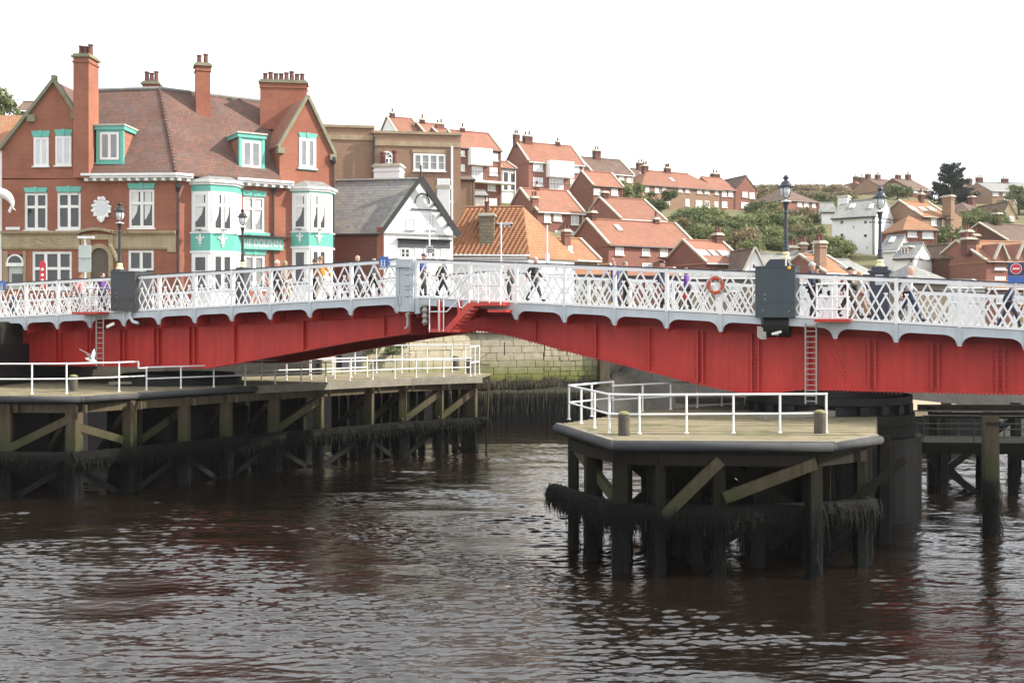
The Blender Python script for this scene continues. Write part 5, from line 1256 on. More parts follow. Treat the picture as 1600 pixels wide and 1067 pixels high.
r_, P, I = house('big white house with slate roof and few small windows', 1300, 1368, 340, 316, 405, 128, th=-38, dep=6.4, wall='white_wall', roof='slate', cope=False, over=.25, wins=W((1313,345,5,5,dict(nc=1,pane='pane_dark',fw=.03,sill=False)),(1350,345,5,5,dict(nc=1,pane='pane_dark',fw=.03,sill=False)),(1313,365,5,5,dict(nc=1,pane='pane_dark',fw=.03,sill=False)),(1350,366,5,5,dict(nc=1,pane='pane_dark',fw=.03,sill=False)),(1333,353,2,5,dict(nc=1,pane='pane_dark',fw=.03,sill=False)),(1354,385,2,5,dict(nc=1,pane='pane_dark',fw=.03,sill=False))), chim=[(.04,.5,1.2,.9,.5,0,'white_wall')], sky=[(1318,.5,.6),(1350,.4,.5),(1358,.6,.5)], name='white_house', below=3)
house('white house with low slate wing left of the big white house', 1284, 1306, 331, 318, 345, 150, th=-10, dep=6, wall='white_wall', roof='slate', cope=False, name='white_house')
house('orange roof with brick wall squeezed beside the big white house', 1386, 1411, 337, 320, 375, 133, dep=6.5, roof='tile_orange', cope=False)
house('orange roofed house with dark gable window and three roof lights', 1440, 1485, 337, 314, 388, 126, dep=6.5, roof='tile_orange', wall='brick_brown', wins=W((1455,340,8,12),(1472,342,8,12),(1463,363,8,13),(1475,366,6,10)), sky=[(1437,.3,.8),(1453,.3,.8),(1468,.35,.8)], chim=[(.75,.5,.5,.5,.9,1)])
house('low orange hipped wing with two wide white windows', 1412, 1464, 358, 338, 388, 117, th=8, dep=5, roof='tile_orange', hipL=True, hipR=True, cope=False, wins=W((1418,359,14,11,D3),(1441,360,17,12,dict(nc=4))))
house('narrow brown gable end with a tall stack beside the orange roof', 1486, 1503, 336, 330, 388, 127, th=30, dep=5, axis='y', roof='tile_brown', wall='brick_brown', cope=False, chim=[(.1,.1,.7,1.2,1.6,0,'brick_brown')], wins=W((1494,366,8,14)))
house('small white cottage with slate roof below the orange wing', 1374, 1401, 391, 370, 412, 111, th=-40, dep=4.2, wall='white_wall', roof='slate', cope=False, name='white_house', sky=[(1382,.5,.5)])
r_, P, I = house('white cottage with slate roof and a square dormer', 1397, 1428, 403, 382, 430, 104, th=-40, dep=4.8, wall='white_wall', roof='slate', cope=False, name='white_house')
box_dormer(r_, P, 1403, 386, 1416, 397, .7, 1.6)
house('orange roofed cottage with two leaning stacks right of the lamp', 1289, 1331, 425, 399, 434, 92, dep=6, roof='tile_orange', wall='brick_hill', chim=[(.2,.2,.75,.7,.9,2,'brick_brown'),(.75,.5,.8,.8,1.1,3,'white_wall')])
house('grey roofed cottage beside the orange cottage', 1331, 1366, 425, 406, 434, 93, dep=6, roof='slate', wall='rubble', cope=False)
house('grey pyramid roof just behind the parapet', 1426, 1482, 438, 414, 446, 80, th=15, dep=5, roof='slate', wall='rubble', hipL=True, hipR=True, cope=False, name='slate_house')
house('brown roof with timber grid wall below the green tree', 1480, 1513, 412, 394, 434, 108, dep=6, roof='tile_brown', wall='brick_dark', cope=False, wins=W((1484,416,10,10,dict(nc=3,bars=1)),(1498,416,11,10,dict(nc=3,bars=1))), chim=[(.1,.2,.7,.7,.2,0,'brick_brown'),(.6,.2,.6,.6,.6,2,'brick_brown')])
r_, P, I = house('orange roofed brick house with two wall gables behind the roundel sign', 1541, 1660, 407, 377, 442, 100, th=16, dep=8, roof='tile_orange', wall='brick_hill', wins=W((1554,409,17,12,dict(nc=4)),(1580,410,17,12,dict(nc=4)),(1554,432,17,9,dict(nc=4))), chim=[(.0,.3,1.0,.9,.0,2,'brick_dark'),(.22,.5,.8,.7,.5,2)])
for u in (1563, 1598):
    a = P.at(u-11.5,407) + P.n*.1; b = P.at(u+11.5,407) + P.n*.1; ap = (a+b)/2; ap.z = EYE+(505-380)/F*a.y
    g_ = MB().prism([a - Z*.6, b - Z*.6, b, ap, a], P.n*-2.5).build('wall_gable', M['brick_hill'], r_)
    k = MB(); k.bar(a+Z*.08+P.n*.05, ap+Z*.08+P.n*.05, .3, .14); k.bar(b+Z*.08+P.n*.05, ap+Z*.08+P.n*.05, .3, .14); k.build('gable_coping', M['stone_light'], g_)
house('brown brick gable end standing left of the wall-gabled house', 1517, 1540, 398, 380, 440, 103, th=34, dep=6, axis='y', roof='tile_brown', wall='brick_dark', cope=False, chim=[(.1,.1,.8,.8,1.0,2)])
house('brown roofed house at the right edge above the orange roofs', 1575, 1665, 376, 349, 400, 130, dep=8, roof='tile_brown', wall='brick_dark', chim=[(.3,.5,.8,.8,1.2,2)])
house('grey gable house with white windows among the right trees', 1564, 1589, 338, 316, 360, 152, th=12, dep=7, axis='y', roof='tile_brown', wall='stone', cope=False, wins=W((1566,338,8,7,dict(nc=1)),(1577,338,7,7,dict(nc=1)),(1566,351,13,8,dict(nc=2,pane='pane_grey'))), name='gabled_house')
house('grey hipped roof below the cypress', 1515, 1551, 329, 316, 342, 172, dep=7, roof='tile_brown', wall='brick_dark', hipL=True, hipR=True, cope=False, chim=[(.9,.5,.8,.8,1.0,1)])
house('brown brick outbuilding below the balcony house', 717, 742, 280, 276, 330, 110, th=10, dep=6, wall='brick_brown', roof='tile_brown', cope=False)
house('small white outbuilding beside the brown brick outbuilding', 742, 762, 305, 299, 330, 112, th=10, dep=4, wall='white_wall', roof='slate', cope=False)
QF = 'low buildings on the far quay behind the parapet'
house('low rubble building on the far quay behind the stooping people', 884, 962, 428, 414, 470, 91, th=6, dep=5, wall='rubble', roof='tile_orange', group=QF, wins=W((900,436,10,14),(930,436,10,14)))
house('low red brick building on the far quay behind the flat cap', 964, 1062, 430, 420, 470, 92, th=4, dep=5, wall='brick_hill', roof='tile_red', group=QF, wins=W((980,437,12,14),(1008,437,12,14),(1036,437,12,14)))
house('low stone building on the far quay behind the lifebuoy', 1064, 1180, 433, 424, 470, 92, th=4, dep=5, wall='rubble', roof='slate', group=QF, wins=W((1080,441,12,14),(1110,441,12,14),(1140,441,14,14)))
house('low white shop on the far quay right of the cabinet', 1235, 1330, 441, 433, 480, 90, th=3, dep=5, wall='white_wall', roof='slate', group=QF, wins=W((1250,448,12,16),(1290,448,16,16,dict(pane='pane_dark'))))
house('low rubble shop on the far quay behind the far lamp plinth', 1334, 1430, 444, 434, 480, 90, th=3, dep=5, wall='rubble', roof='tile_brown', group=QF, wins=W((1345,452,12,16),(1400,452,16,16)))
house('long low white shop on the far quay at the right', 1432, 1540, 448, 439, 490, 89, th=2, dep=5, wall='white_wall', roof='slate', group=QF, wins=W((1445,456,16,16,dict(pane='pane_dark')),(1485,456,16,16),(1515,456,12,16)))
house('low brick shop on the far quay at the right edge', 1542, 1660, 450, 441, 490, 89, th=2, dep=5, wall='brick_hill', roof='tile_orange', group=QF, wins=W((1556,458,16,16),(1585,458,12,16)))
TOP = 'houses along the skyline'
house('red gabled house first on the right skyline', 1326, 1342, 298, 290, 304, 262, dep=9, group=TOP)
house('brown gabled house second on the right skyline', 1337, 1354, 297, 283, 305, 264, th=10, dep=9, axis='y', wall='brick_brown', roof='tile_brown', group=TOP, cope=False, chim=[(.5,.3,1,1,1.3,1)])
house('small red roofed house with two white windows on the skyline', 1358, 1379, 297, 285, 306, 258, dep=9, group=TOP, cope=False, wins=W((1359,298,5,5),(1366,298,5,5)), chim=[(.5,.5,1,1,1.2,1)])
house('wide dark roofed house on the skyline left of the cypress', 1386, 1424, 297, 279, 307, 250, dep=13, roof='tile_brown', wall='brick_brown', group=TOP, cope=False, chim=[(.1,.5,1,1,.9,1),(.5,.5,1,1,1.0,2)], wins=W((1420,293,4,4)))
house('dark brick house with white windows left of the cypress', 1426, 1458, 296, 279, 310, 246, dep=12, roof='tile_brown', wall='brick_dark', group=TOP, cope=False, chim=[(.3,.5,1,1,.8,1),(.8,.5,1,1,1.1,2)], wins=W((1427,297,7,4),(1437,296,5,4),(1449,297,6,4)))
house('dark roofed house with red stack right of the cypress', 1524, 1549, 303, 288, 316, 236, dep=9, roof='tile_brown', wall='brick_dark', group=TOP, cope=False, chim=[(.1,.5,1.2,1,1.1,2,'brick_hill'),(.7,.5,1,1,1.3,1)], wins=W((1533,303,5,5)))
house('long dark roofed house with white windows at the right skyline', 1550, 1640, 299, 285, 320, 228, th=10, dep=11, roof='slate', wall='brick_brown', group=TOP, cope=False, chim=[(.05,.5,1.2,1,.9,2),(.5,.5,1.2,1,.8,2)], wins=W((1551,300,9,6),(1567,300,9,6),(1583,299,7,6),(1594,299,7,6),(1568,311,9,7),(1584,311,8,7),(1594,311,7,7)))

# ------------------------------------------------------------------ ground
KX = [-400,-70,-23.5,-23,-20,-12,-7,-3,6.4,10,22,45,400]; KY = [36,38,43,56,63,68.5,73,77,80.5,88,90,84,84]
def quay(x): return float(np.interp(x, KX, KY))
ZY = ([0,86,100,118,130,147,165,182,205,240,262,330,420,900], [7.2,7.25,9.6,14.0,17.2,20.6,24.2,26.6,29.2,33.2,35.6,38,38,20])
for u in range(1185, 1335, 12): q_ = at(u, 300, 236); HB.append((q_.x, q_.y, q_.z - .6)); q_ = at(u, 313, 214); HB.append((q_.x, q_.y, q_.z - .5))
HB += [(-66,114,26.5), (-52,112,24.5), (-45,118,24), (-15.8,112,25.3), (-19,113,25)]
hb = np.array(HB)
def ground(x, y):
    z = float(np.interp(y, *ZY))
    if x > 120: z = max(7.2, z - (x-120)*.05)
    d2 = (hb[:,0]-x)**2 + (hb[:,1]-y)**2; w_ = np.exp(-d2/144.); s = w_.sum()
    res = hb[:,2] - np.interp(hb[:,1], *ZY)
    zz_ = z + float((w_*res).sum())/(s+.12)
    k = min(1, max(0, (y-84)/14)); return z*(1-k) + (zz_-.15)*k
xs = list(np.linspace(-400,-75,9)) + list(np.linspace(-70,-24,12)) + [-23.5,-23] + list(np.linspace(-22,130,100)) + list(np.linspace(140,420,12))
ps = np.concatenate([np.linspace(0,6,5), np.linspace(9,190,76), np.linspace(205,820,14)])
vs = []; fs = []
for x in xs:
    q = quay(x)
    for i, p in enumerate(ps):
        y = q + p; vs.append((x, y, (7.2 if x < 8 else 5.2 + min(2, p*.3)) if i < 3 else ground(x, y) + .25*math.sin(x*.7+y*.31)*min(1, max(0, (y-100)/40))))
n = len(ps)
for a in range(len(xs)-1):
    for i in range(n-1): fs.append((a*n+i, (a+1)*n+i, (a+1)*n+i+1, a*n+i+1))
MB().add(vs, fs).build('hillside', M['earth'], None, True, kind='structure')
# street surface on the quay
pv = MB(); ys = [x for x in xs if -70 <= x <= 7]
for a, b in zip(ys[:-1], ys[1:]):
    for i in range(3): pv.poly([(a,quay(a)+i*2.4+.02,7.206),(b,quay(b)+i*2.4+.02,7.206),(b,quay(b)+i*2.4+2.42,7.206),(a,quay(a)+i*2.4+2.42,7.206)])
pv.build('street', M['paving'], None, kind='structure')
# quay wall: dressed stones in courses on a dark core
qw = root('quay_wall', 'pale sandstone quay wall streaked green at the tide line', 'quay wall', (0, 76, 0))
core = MB()
K = [(x, y) for x, y in zip(KX, KY) if -75 < x < 60]
for (x0,y0),(x1,y1) in zip(K[:-1], K[1:]):
    t0 = 7.2 if x0 < 8 else 5.2; core.poly([(x0,y0,-1.5),(x1,y1,-1.5),(x1,y1,t0),(x0,y0,t0)])
core.build('wall_core', M['masonry'], qw)
ub = MB(); ub.ax((-.5,-.5,-.5),(1,0,0),(0,1,0),(0,0,1))
bmx = bmesh.new()
for v in ub.v: bmx.verts.new(v)
bmx.verts.ensure_lookup_table()
for f in ub.f: bmx.faces.new([bmx.verts[i] for i in f])
bmesh.ops.bevel(bmx, geom=list(bmx.edges), offset=.045, segments=1, affect='EDGES')
sme = bpy.data.meshes.new('stone'); bmx.to_mesh(sme); bmx.free(); sme.materials.append(M['ashlar'])
rs = random.Random(11)
def stones(x0, y0, x1, y1, za, zb, hh, l0, l1, jit):
    a = Vector((x0,y0,0)); d = Vector((x1-x0,y1-y0,0)); L = d.length; d.normalize(); th = math.atan2(d.y, d.x); z = za
    while z < zb-.05:
        h = min(hh*rs.uniform(.85,1.15), zb-z); s = -rs.random()*.5
        while s < L:
            l = rs.uniform(l0, l1); s2 = min(L, s+l); s1 = max(0, s)
            if s2-s1 > .12:
                o = bpy.data.objects.new('stone', sme); COL.objects.link(o); o.parent = qw
                c = a + d*(s1+s2)/2; k = rs.uniform(-jit, jit)
                o.location = Vector((c.x+d.y*.06, c.y-d.x*.06+k, z+h/2)) - qw.location; o.rotation_euler = (0,0,th + (rs.uniform(-.02,.02) if jit > .03 else 0)); o.scale = (s2-s1-.018, .42, h-.018)
            s += l
        z += h
stones(-3.1,77,2.2,78.9,2.5,6.5,.5,.7,1.5,.012); stones(2.2,78.9,6.4,80.5,2.5,6.4,.38,.35,.8,.045); stones(-12,68.5,-7,73,3.6,6.6,.55,.6,1.3,.05); stones(-7,73,-3.1,76.9,3.6,6.6,.55,.6,1.3,.05)
cpw = MB(); cpw.bar((-7,72.8,6.65), (-3,76.8,6.65), .7, .3); cpw.bar((-3,76.8,6.65), (6.4,80.3,6.6), .7, .3); cpw.build('coping', M['stone_light'], qw)
pier_ = MB(); pier_.box((6.6,80.2,4.2), (.75,.9,4.6), R(20)); pier_.build('end_pier', M['timber'], qw)
# iron brackets on the wall face
for u in (660, 690, 722, 788):
    p = at(u, 535, 77.2); b = MB(); b.path([p, p+Vector((0,-.5,0)), p+Vector((0,0,-.9))], .04, 5); b.build('iron_bracket', M['black'], qw)
# seaweed skirt over the foot of the wall
sk = MB(); seaweed(sk, [Vector((-3,76.6,2.9)), Vector((6.4,80.1,2.9))], 700, .8, .3, 21); sk.build('seaweed', M['weed_brown'], qw, kind='stuff')
# mud bank and the row of weed-hung piles in front
vs = []; fs = []; mx = np.linspace(-9, 60, 80); my = np.linspace(0, 26, 22)
for x in mx:
    y0 = float(np.interp(x, [-9,5.2,8,15,40,60], [74.9,75.4,75.4,70,62,60]))
    for y in my:
        yy = y0 + y; z = (2.35 if x < 5.2 else float(np.interp(x, [5.2,6,8], [2.35,1.2,-.25]))) + (y*.05 if x < 5.2 else min(y,9)*.45*min(1,(x-5.2)/1.5) + max(0,y-9)*.05) + .12*math.sin(x*1.9+y*1.3)*math.sin(y*.9+x*.37) + rng.normal()*.03
        if yy > quay(x)+1 and x < 8: z = 2.4
        vs.append((x, yy, z))
for a in range(len(mx)-1):
    for i in range(len(my)-1): fs.append((a*22+i, (a+1)*22+i, (a+1)*22+i+1, a*22+i+1))
MB().add(vs, fs).build('mud_bank', M['mud'], None, True, kind='structure')
sp = root('pile_wall', 'row of close-set piles hung with dark weed below the quay', 'pile wall', (0, 75, 0)); sw = MB()
for i in range(36):
    x = -8.6 + i*.40; y = 74.7 + .012*i; h = 2.4 + rs.uniform(-.06,.06); MB().box((x, y, h/2-.6), (.37, .35 + rs.uniform(0,.12), h+1.2)).build('pile', M['timber'], sp)
    seaweed(sw, [Vector((x-.15,y-.12,h+.05)), Vector((x+.15,y-.12,h+.05))], 26, 1.3, .12, i); seaweed(sw, [Vector((x-.1,y-.1,1.5)), Vector((x+.1,y-.1,1.5))], 12, .8, .14, i+99)
sw.build('seaweed', M['weed_brown'], sp, kind='stuff')
# far fence of thin piles on the mud at the right
pf = root('pile_fence', 'low line of thin old piles across the mud', 'pile fence', (12, 88, 0))
for i in range(11): MB().tube((9.2+i*.62, 87.5-.05*i, 1), (9.2+i*.62+rs.uniform(-.05,.05), 87.5-.05*i, 4.6+rs.uniform(-.35,.2)), .14, 7).build('pile', M['timber'], pf)
# low bank of stone beyond the right jetty
lb = root('quay_wall', 'low pale stone bank seen under the right girder', 'quay wall', (28, 62, 0)); MB().ax((18.5,58,-1),(7.5,1.2,0),(-2,7,0),(0,0,3.2)).build('bank_wall', M['masonry'], lb); MB().ax((18.4,57.9,2.204),(7.7,1.3,0),(-2,7.2,0),(0,0,.35)).build('bank_top', M['stone'], lb)
ab = root('bridge_abutment', 'dark masonry abutment behind the tail of the left girder', 'abutment', (-27, 46, 0)); MB().ax((-38,48.6,-1.5),(15.0,.5,0),(1,12,0),(0,0,7.7)).build('masonry_block', M['darkiron'], ab)
MB().add([(-38,46,7.05),(-25.5,51.2,7.05),(-22.0,59.4,7.05),(-34,63,7.05),(-38,46,6.25),(-25.5,51.2,6.25),(-22.0,59.4,6.25),(-34,63,6.25)],[(0,1,2,3),(4,7,6,5),(0,4,5,1),(1,5,6,2),(2,6,7,3),(3,7,4,0)]).build('road_slab', M['paving'], ab)

# ------------------------------------------------------------------ water
WATER = .35
nx_, ny_ = 520, 1000
yy = np.concatenate([np.linspace(12,18,40,endpoint=False), 18*np.exp(np.linspace(0, math.log(62/18.), ny_-100)), np.linspace(62.6,110,60)]); uu = np.linspace(-.62, .62, nx_)
Y_ = np.repeat(yy[:, None], nx_, 1); X_ = uu[None, :]*(yy[:, None]+6)
H = np.zeros_like(X_)
for i in range(70):
    lam = .10*(.62/.10)**(i/69.); th = R(90) + rng.normal()*.42; k = 2*math.pi/lam; amp = .0072*lam*rng.uniform(.5,1.2)
    warp = .35*np.sin(X_*.21+i)+.3*np.sin(Y_*.17+2*i); ph = k*(X_*math.cos(th)+Y_*math.sin(th)) + rng.uniform(0,6.28) + warp*3
    res = np.clip(lam/(np.gradient(Y_, axis=0)*2.5), 0, 1)
    H += amp*np.sin(ph)*res*(.65+.35*np.sin(X_*.11+Y_*.13+i*1.3))
pt_ = np.zeros_like(H)
for i in range(14): pt_ += np.sin(X_*rng.normal()*.55 + Y_*rng.normal()*.8 + rng.uniform(0,6.28) + .8*np.sin(X_*.3+i))
H *= np.clip(.95 + .22*pt_, .35, 1.7)
for i in range(8):
    lam = rng.uniform(1.1,2.6); th = R(90)+rng.normal()*.4; k = 2*math.pi/lam; H += .0035*lam*np.sin(k*(X_*math.cos(th)+Y_*math.sin(th))+rng.uniform(0,6.28)+.5*np.sin(X_*.3+i))*np.clip(lam/(np.gradient(Y_, axis=0)*2.5), 0, 1)
co = np.stack([X_, Y_, H + WATER], -1).reshape(-1, 3); idx = np.arange(nx_*ny_).reshape(ny_, nx_)
q = np.stack([idx[:-1,:-1], idx[:-1,1:], idx[1:,1:], idx[1:,:-1]], -1).reshape(-1, 4)
me = bpy.data.meshes.new('river_water'); me.vertices.add(len(co)); me.vertices.foreach_set('co', co.ravel()); me.loops.add(q.size); me.loops.foreach_set('vertex_index', q.ravel())
me.polygons.add(len(q)); me.polygons.foreach_set('loop_start', np.arange(len(q))*4); me.polygons.foreach_set('loop_total', np.full(len(q), 4)); me.update(calc_edges=True); me.shade_smooth()
m, t, b, new, link = nt('river water'); b.inputs['Base Color'].default_value = (.009,.006,.004,1); b.inputs['Roughness'].default_value = .05; b.inputs['IOR'].default_value = 1.8
pos = new('NewGeometry').outputs['Position']; mp = new('Mapping'); link(pos, mp.inputs[0]); mp.inputs['Scale'].default_value = (1.6,2.6,1)
bp = new('Bump'); bp.inputs['Distance'].default_value = .012; bp.inputs['Strength'].default_value = 1; link(noise(new, link, mp.outputs[0], 3.0, 4, .55), bp.inputs['Height']); link(bp.outputs[0], b.inputs['Normal'])
me.materials.append(m); wo_ = bpy.data.objects.new('river_water', me); COL.objects.link(wo_); wo_['kind'] = 'structure'
MB().poly([(-420,-120,-.35),(420,-120,-.35),(420,130,-.35),(-420,130,-.35)]).build('river_bed', M['mud'], None, kind='structure')
wf = MB()
def edge(y): return .62*(y+6)
ye = [12,20,40,60,80,100]
for s in (-1, 1):
    for a, b2 in zip(ye[:-1], ye[1:]): wf.poly([(s*edge(a),a,0),(s*400,a,0),(s*400,b2,0),(s*edge(b2),b2,0)])
wf.poly([(-400,-110,0),(400,-110,0),(400,12,0),(-400,12,0)]); wf.v = [(x, y, WATER) for x, y, z in wf.v]; w2 = wf.build('river_water', m, None, kind='structure')

# ------------------------------------------------------------------ lamp posts
def lamp(label, base, h, m, glassm='lampglass', bars=True, band=True):
    """cast iron post: banded foot, tapered shaft, ladder bar, flared cup, round lantern with domed hood"""
    r_ = root('street_lamp', label, 'street lamp', tuple(base), 'lamp posts along the bridge')
    b = Vector(base); k = h/5.0; L = lambda prof: [(r*k, z*k) for r, z in prof]
    f = MB(); f.lathe(b, L([(.27,0),(.27,.12),(.24,.16),(.19,.2),(.19,.3),(.23,.34),(.2,.38),(.16,.46),(.16,.5)]), 16); f.build('lamp_foot', M['cream' if band else m], r_)
    s = MB(); s.lathe(b, L([(.21,.501),(.23,.56),(.17,.62),(.14,1.0),(.155,1.03),(.155,1.08),(.12,1.12),(.095,2.7),(.13,2.74),(.13,2.82),(.09,2.88),(.1,3.0),(.17,3.35),(.2,3.4)]), 14); s.build('post', M[m], r_)
    c = MB(); c.lathe(b, L([(.29,3.401),(.31,3.43),(.29,3.47),(.06,3.49),(.05,3.62)]), 16); c.build('white_ring', M['white'], r_)
    if bars:
        q = MB(); q.tube(b + Vector((-.62*k,0,2.78*k)), b + Vector((.62*k,0,2.78*k)), .028*k, 6)
        for sx in (-1, 1): q.ball(b + Vector((sx*.62*k,0,2.78*k)), .06*k, 8, 5)
        q.build('ladder_bar', M[m], r_)
    g = MB(); g.lathe(b, L([(.08,3.66),(.2,3.72),(.29,3.86),(.31,4.05),(.31,4.3)]), 16); g.build('lantern_glass', M[glassm], r_, True)
    fr = MB()
    for i in range(4):
        a = math.pi/4 + i*math.pi/2; pts = [b + Vector((math.cos(a)*r*k, math.sin(a)*r*k, z*k)) for r, z in ((.06,3.62),(.22,3.70),(.31,3.86),(.33,4.05),(.33,4.32))]; fr.path(pts, .018*k, 5)
    fr.lathe(b, L([(.07,3.58),(.09,3.66)]), 10); fr.build('lantern_frame', M[m], r_)
    hd = MB(); hd.lathe(b, L([(.47,4.3),(.47,4.34),(.36,4.37),(.32,4.5),(.24,4.62),(.12,4.68),(.1,4.74),(.17,4.8),(.19,4.86),(.13,4.92),(.1,4.99)]), 18); hd.build('lantern_hood', M[m], r_, True)
    return r_
pz_ = pz + .24
p = bpt(1228, 405, .3); lamp('dark blue lamp post standing on the slate blue cabinet', (p.x, p.y, pz_), EYE-(274-505)/F*p.y - pz_, 'navy')
p = bpt(1375, 430, 7.4); tl = .62
pl = root('lamp_plinth', 'dark blue plinth of the lamp on the far footway', 'plinth', (p.x, p.y, deckR(bt(1375,7.4))))
dz_ = deckR(bt(1375,7.4)); top_z = EYE+(505-417)/F*p.y
x = MB(); x.box((p.x,p.y,(dz_+top_z-.25)/2), (.72,.72,top_z-.25-dz_), BT); x.box((p.x,p.y,top_z-.2), (.85,.85,.1), BT); x.box((p.x,p.y,top_z-.07), (.6,.6,.14), BT); x.build('plinth_body', M['navy'], pl)
MB().ax(Vector((p.x,p.y,top_z-.72))-bn*.375-bd*.15, bd*.3, -bn*.02, Z*.4).build('plate', M['fascia'], pl)
lamp('dark lamp post on the far footway before the white house', (p.x, p.y, top_z), EYE+(505-292)/F*p.y - top_z, 'navy')
p = bpt(187, 420, .7); bz_ = EYE+(505-421)/F*p.y
lamp('black lamp post behind the charcoal cabinet at the left', (p.x, p.y, bz_), EYE+(505-316)/F*p.y - bz_, 'black')
x = MB(); z0_ = deckL(bt(187,.7)); x.box((p.x,p.y,(bz_+z0_)/2-.002), (.5,.5,bz_-z0_-.004), BT)
plo = root('lamp_plinth', 'grey plinth under the lamp behind the charcoal cabinet', 'plinth', (p.x, p.y, z0_)); x.build('plinth_body', M['charcoal'], plo)
p = bpt(379, 420, 7.4); bz_ = EYE+(505-418)/F*p.y
lamp('slim black lamp post in front of the pub name board', (p.x, p.y, bz_), EYE+(505-327)/F*p.y - bz_, 'black')
z0_ = deckL(bt(379,7.4)); plo = root('lamp_plinth', 'plinth of the slim lamp in front of the pub', 'plinth', (p.x, p.y, z0_)); MB().box((p.x,p.y,(bz_+z0_)/2-.002), (.5,.5,bz_-z0_-.004), BT).build('plinth_body', M['charcoal'], plo)

# ------------------------------------------------------------------ signs and slim poles on the bridge
def pole_sign(label, u, v0, v1, off, r=.03, cat='sign', m='rail', side='L'):
    p = bpt(u, v0, off); t = bt(u, off); dz = (deckL if side == 'L' else deckR)(t); zt = EYE+(505-v1)/F*p.y
    r_ = root('street_sign' if cat == 'sign' else 'flag_pole', label, cat, (p.x, p.y, dz)); MB().tube((p.x,p.y,dz-.05), (p.x,p.y,zt), r, 8).build('pole', M[m], r_)
    return r_, p
r_, p = pole_sign('blank grey back of a tall road sign with a lamp bar', 133, 430, 371, 7.0, .05)
y_ = p.y; a = at(123,425,y_-.06); b2 = at(142.5,383,y_-.06)
MB().ax(a, Vector((b2.x-a.x,0,0)), (0,-.03,0), Z*(b2.z-a.z)).build('sign_plate', M['signgrey'], r_)
q = MB(); q.ax(at(123,404,y_-.1), Vector((b2.x-a.x,0,0)), (0,-.03,0), Z*.05); q.build('sign_rail', M['steel'], r_)
MB().bar(at(122,371,y_), at(146.5,371,y_), .16, .12).build('lamp_bar', M['white'], r_)
r_, p = pole_sign('white pole with a small framed sign by the gabled house', 671, 410, 352, 6.9, .035)
q = MB().ax(at(666,396,p.y-.05), (.26*1.2,0,0), (0,-.03,0), Z*.34); q.build('sign_plate', M['white'], r_)
q = MB()
for k in range(3): q.ax(at(667,395.4,p.y-.09)+Z*(.03+.1*k), (.27,0,0), (0,-.006,0), Z*.055)
q.build('sign_lines', M['charcoal'], r_)
r_, p = pole_sign('slim bare white pole left of the pantile dormer', 783, 415, 348, 7.0, .032, 'pole'); MB().lathe(p + Z*-.0, [(.09,-.1),(.09,.15)], 8).build('collar', M['rail'], r_)
r_, p = pole_sign('slim white pole with a collar right of the pantile dormer', 855, 415, 352, 7.0, .032, 'pole', side='R'); MB().lathe(at(855,407,p.y), [(.09,-.1),(.09,.3)], 8).build('collar', M['rail'], r_)
def walkers(mb, o, d, s):
    for x in (.28, .6):
        mb.ball(o + d*x*s + Z*.78*s, (.07*s,.012,.07*s), 8, 5); mb.ax(o + d*(x-.07)*s + Z*.38*s, d*.14*s, (0,-.012,0), Z*.3*s)
        mb.bar(o + d*(x-.03)*s + Z*.4*s, o + d*(x-.1)*s + Z*.12*s, .012, .06*s, d); mb.bar(o + d*(x+.03)*s + Z*.4*s, o + d*(x+.1)*s + Z*.12*s, .012, .06*s, d)
for u, v, lab, off in ((600, 412, 'blue and white sign with walking figures on the left parapet', -.12), (3, 448, 'round-cornered blue walkers sign at the left edge of the parapet', -.12)):
    c = bpt(u, v, off); s = .42; r_ = root('street_sign', lab, 'sign', tuple(c)); o = c - bd*s/2 - Z*s/2
    MB().ax(o, bd*s, -bn*.02, Z*s*1.15).build('sign_plate', M['signblue'], r_); q = MB(); walkers(q, o - bn*.03, bd, s); q.build('walking_figures', M['white'], r_)
    q = MB(); q.ax(o - bn*.025 - Z*.02, bd*s, -bn*.006, Z*.06); q.build('white_strip', M['white'], r_)
c = bpt(1587, 437, -.1); r_ = root('street_sign', 'navy sign with a red round stop symbol on the right parapet', 'sign', tuple(c))
o = c - bd*.22; MB().ax(o + Z*.12, bd*.46, -bn*.03, Z*.42).build('sign_plate', M['signnavy'], r_); MB().ax(o - Z*.1, bd*.46, -bn*.03, Z*.21).build('sign_plate', M['signblue'], r_)
cc = o + bd*.23 + Z*.34 - bn*.034; di = lambda r: [cc + bd*math.cos(2*math.pi*i/24)*r + Z*math.sin(2*math.pi*i/24)*r for i in range(24)]
MB().prism(di(.17), -bn*.006).build('white_ring', M['white'], r_); MB().prism([p - bn*.008 for p in di(.15)], -bn*.006).build('red_disc', M['signred'], r_); MB().ax(cc - bd*.1 - Z*.025 - bn*.016, bd*.2, -bn*.006, Z*.05).build('white_bar', M['white'], r_)
MB().tube(c + Z*.02 + bn*.02, c + bn*.02 - Z*.6, .03, 6).build('pole', M['rail'], r_)
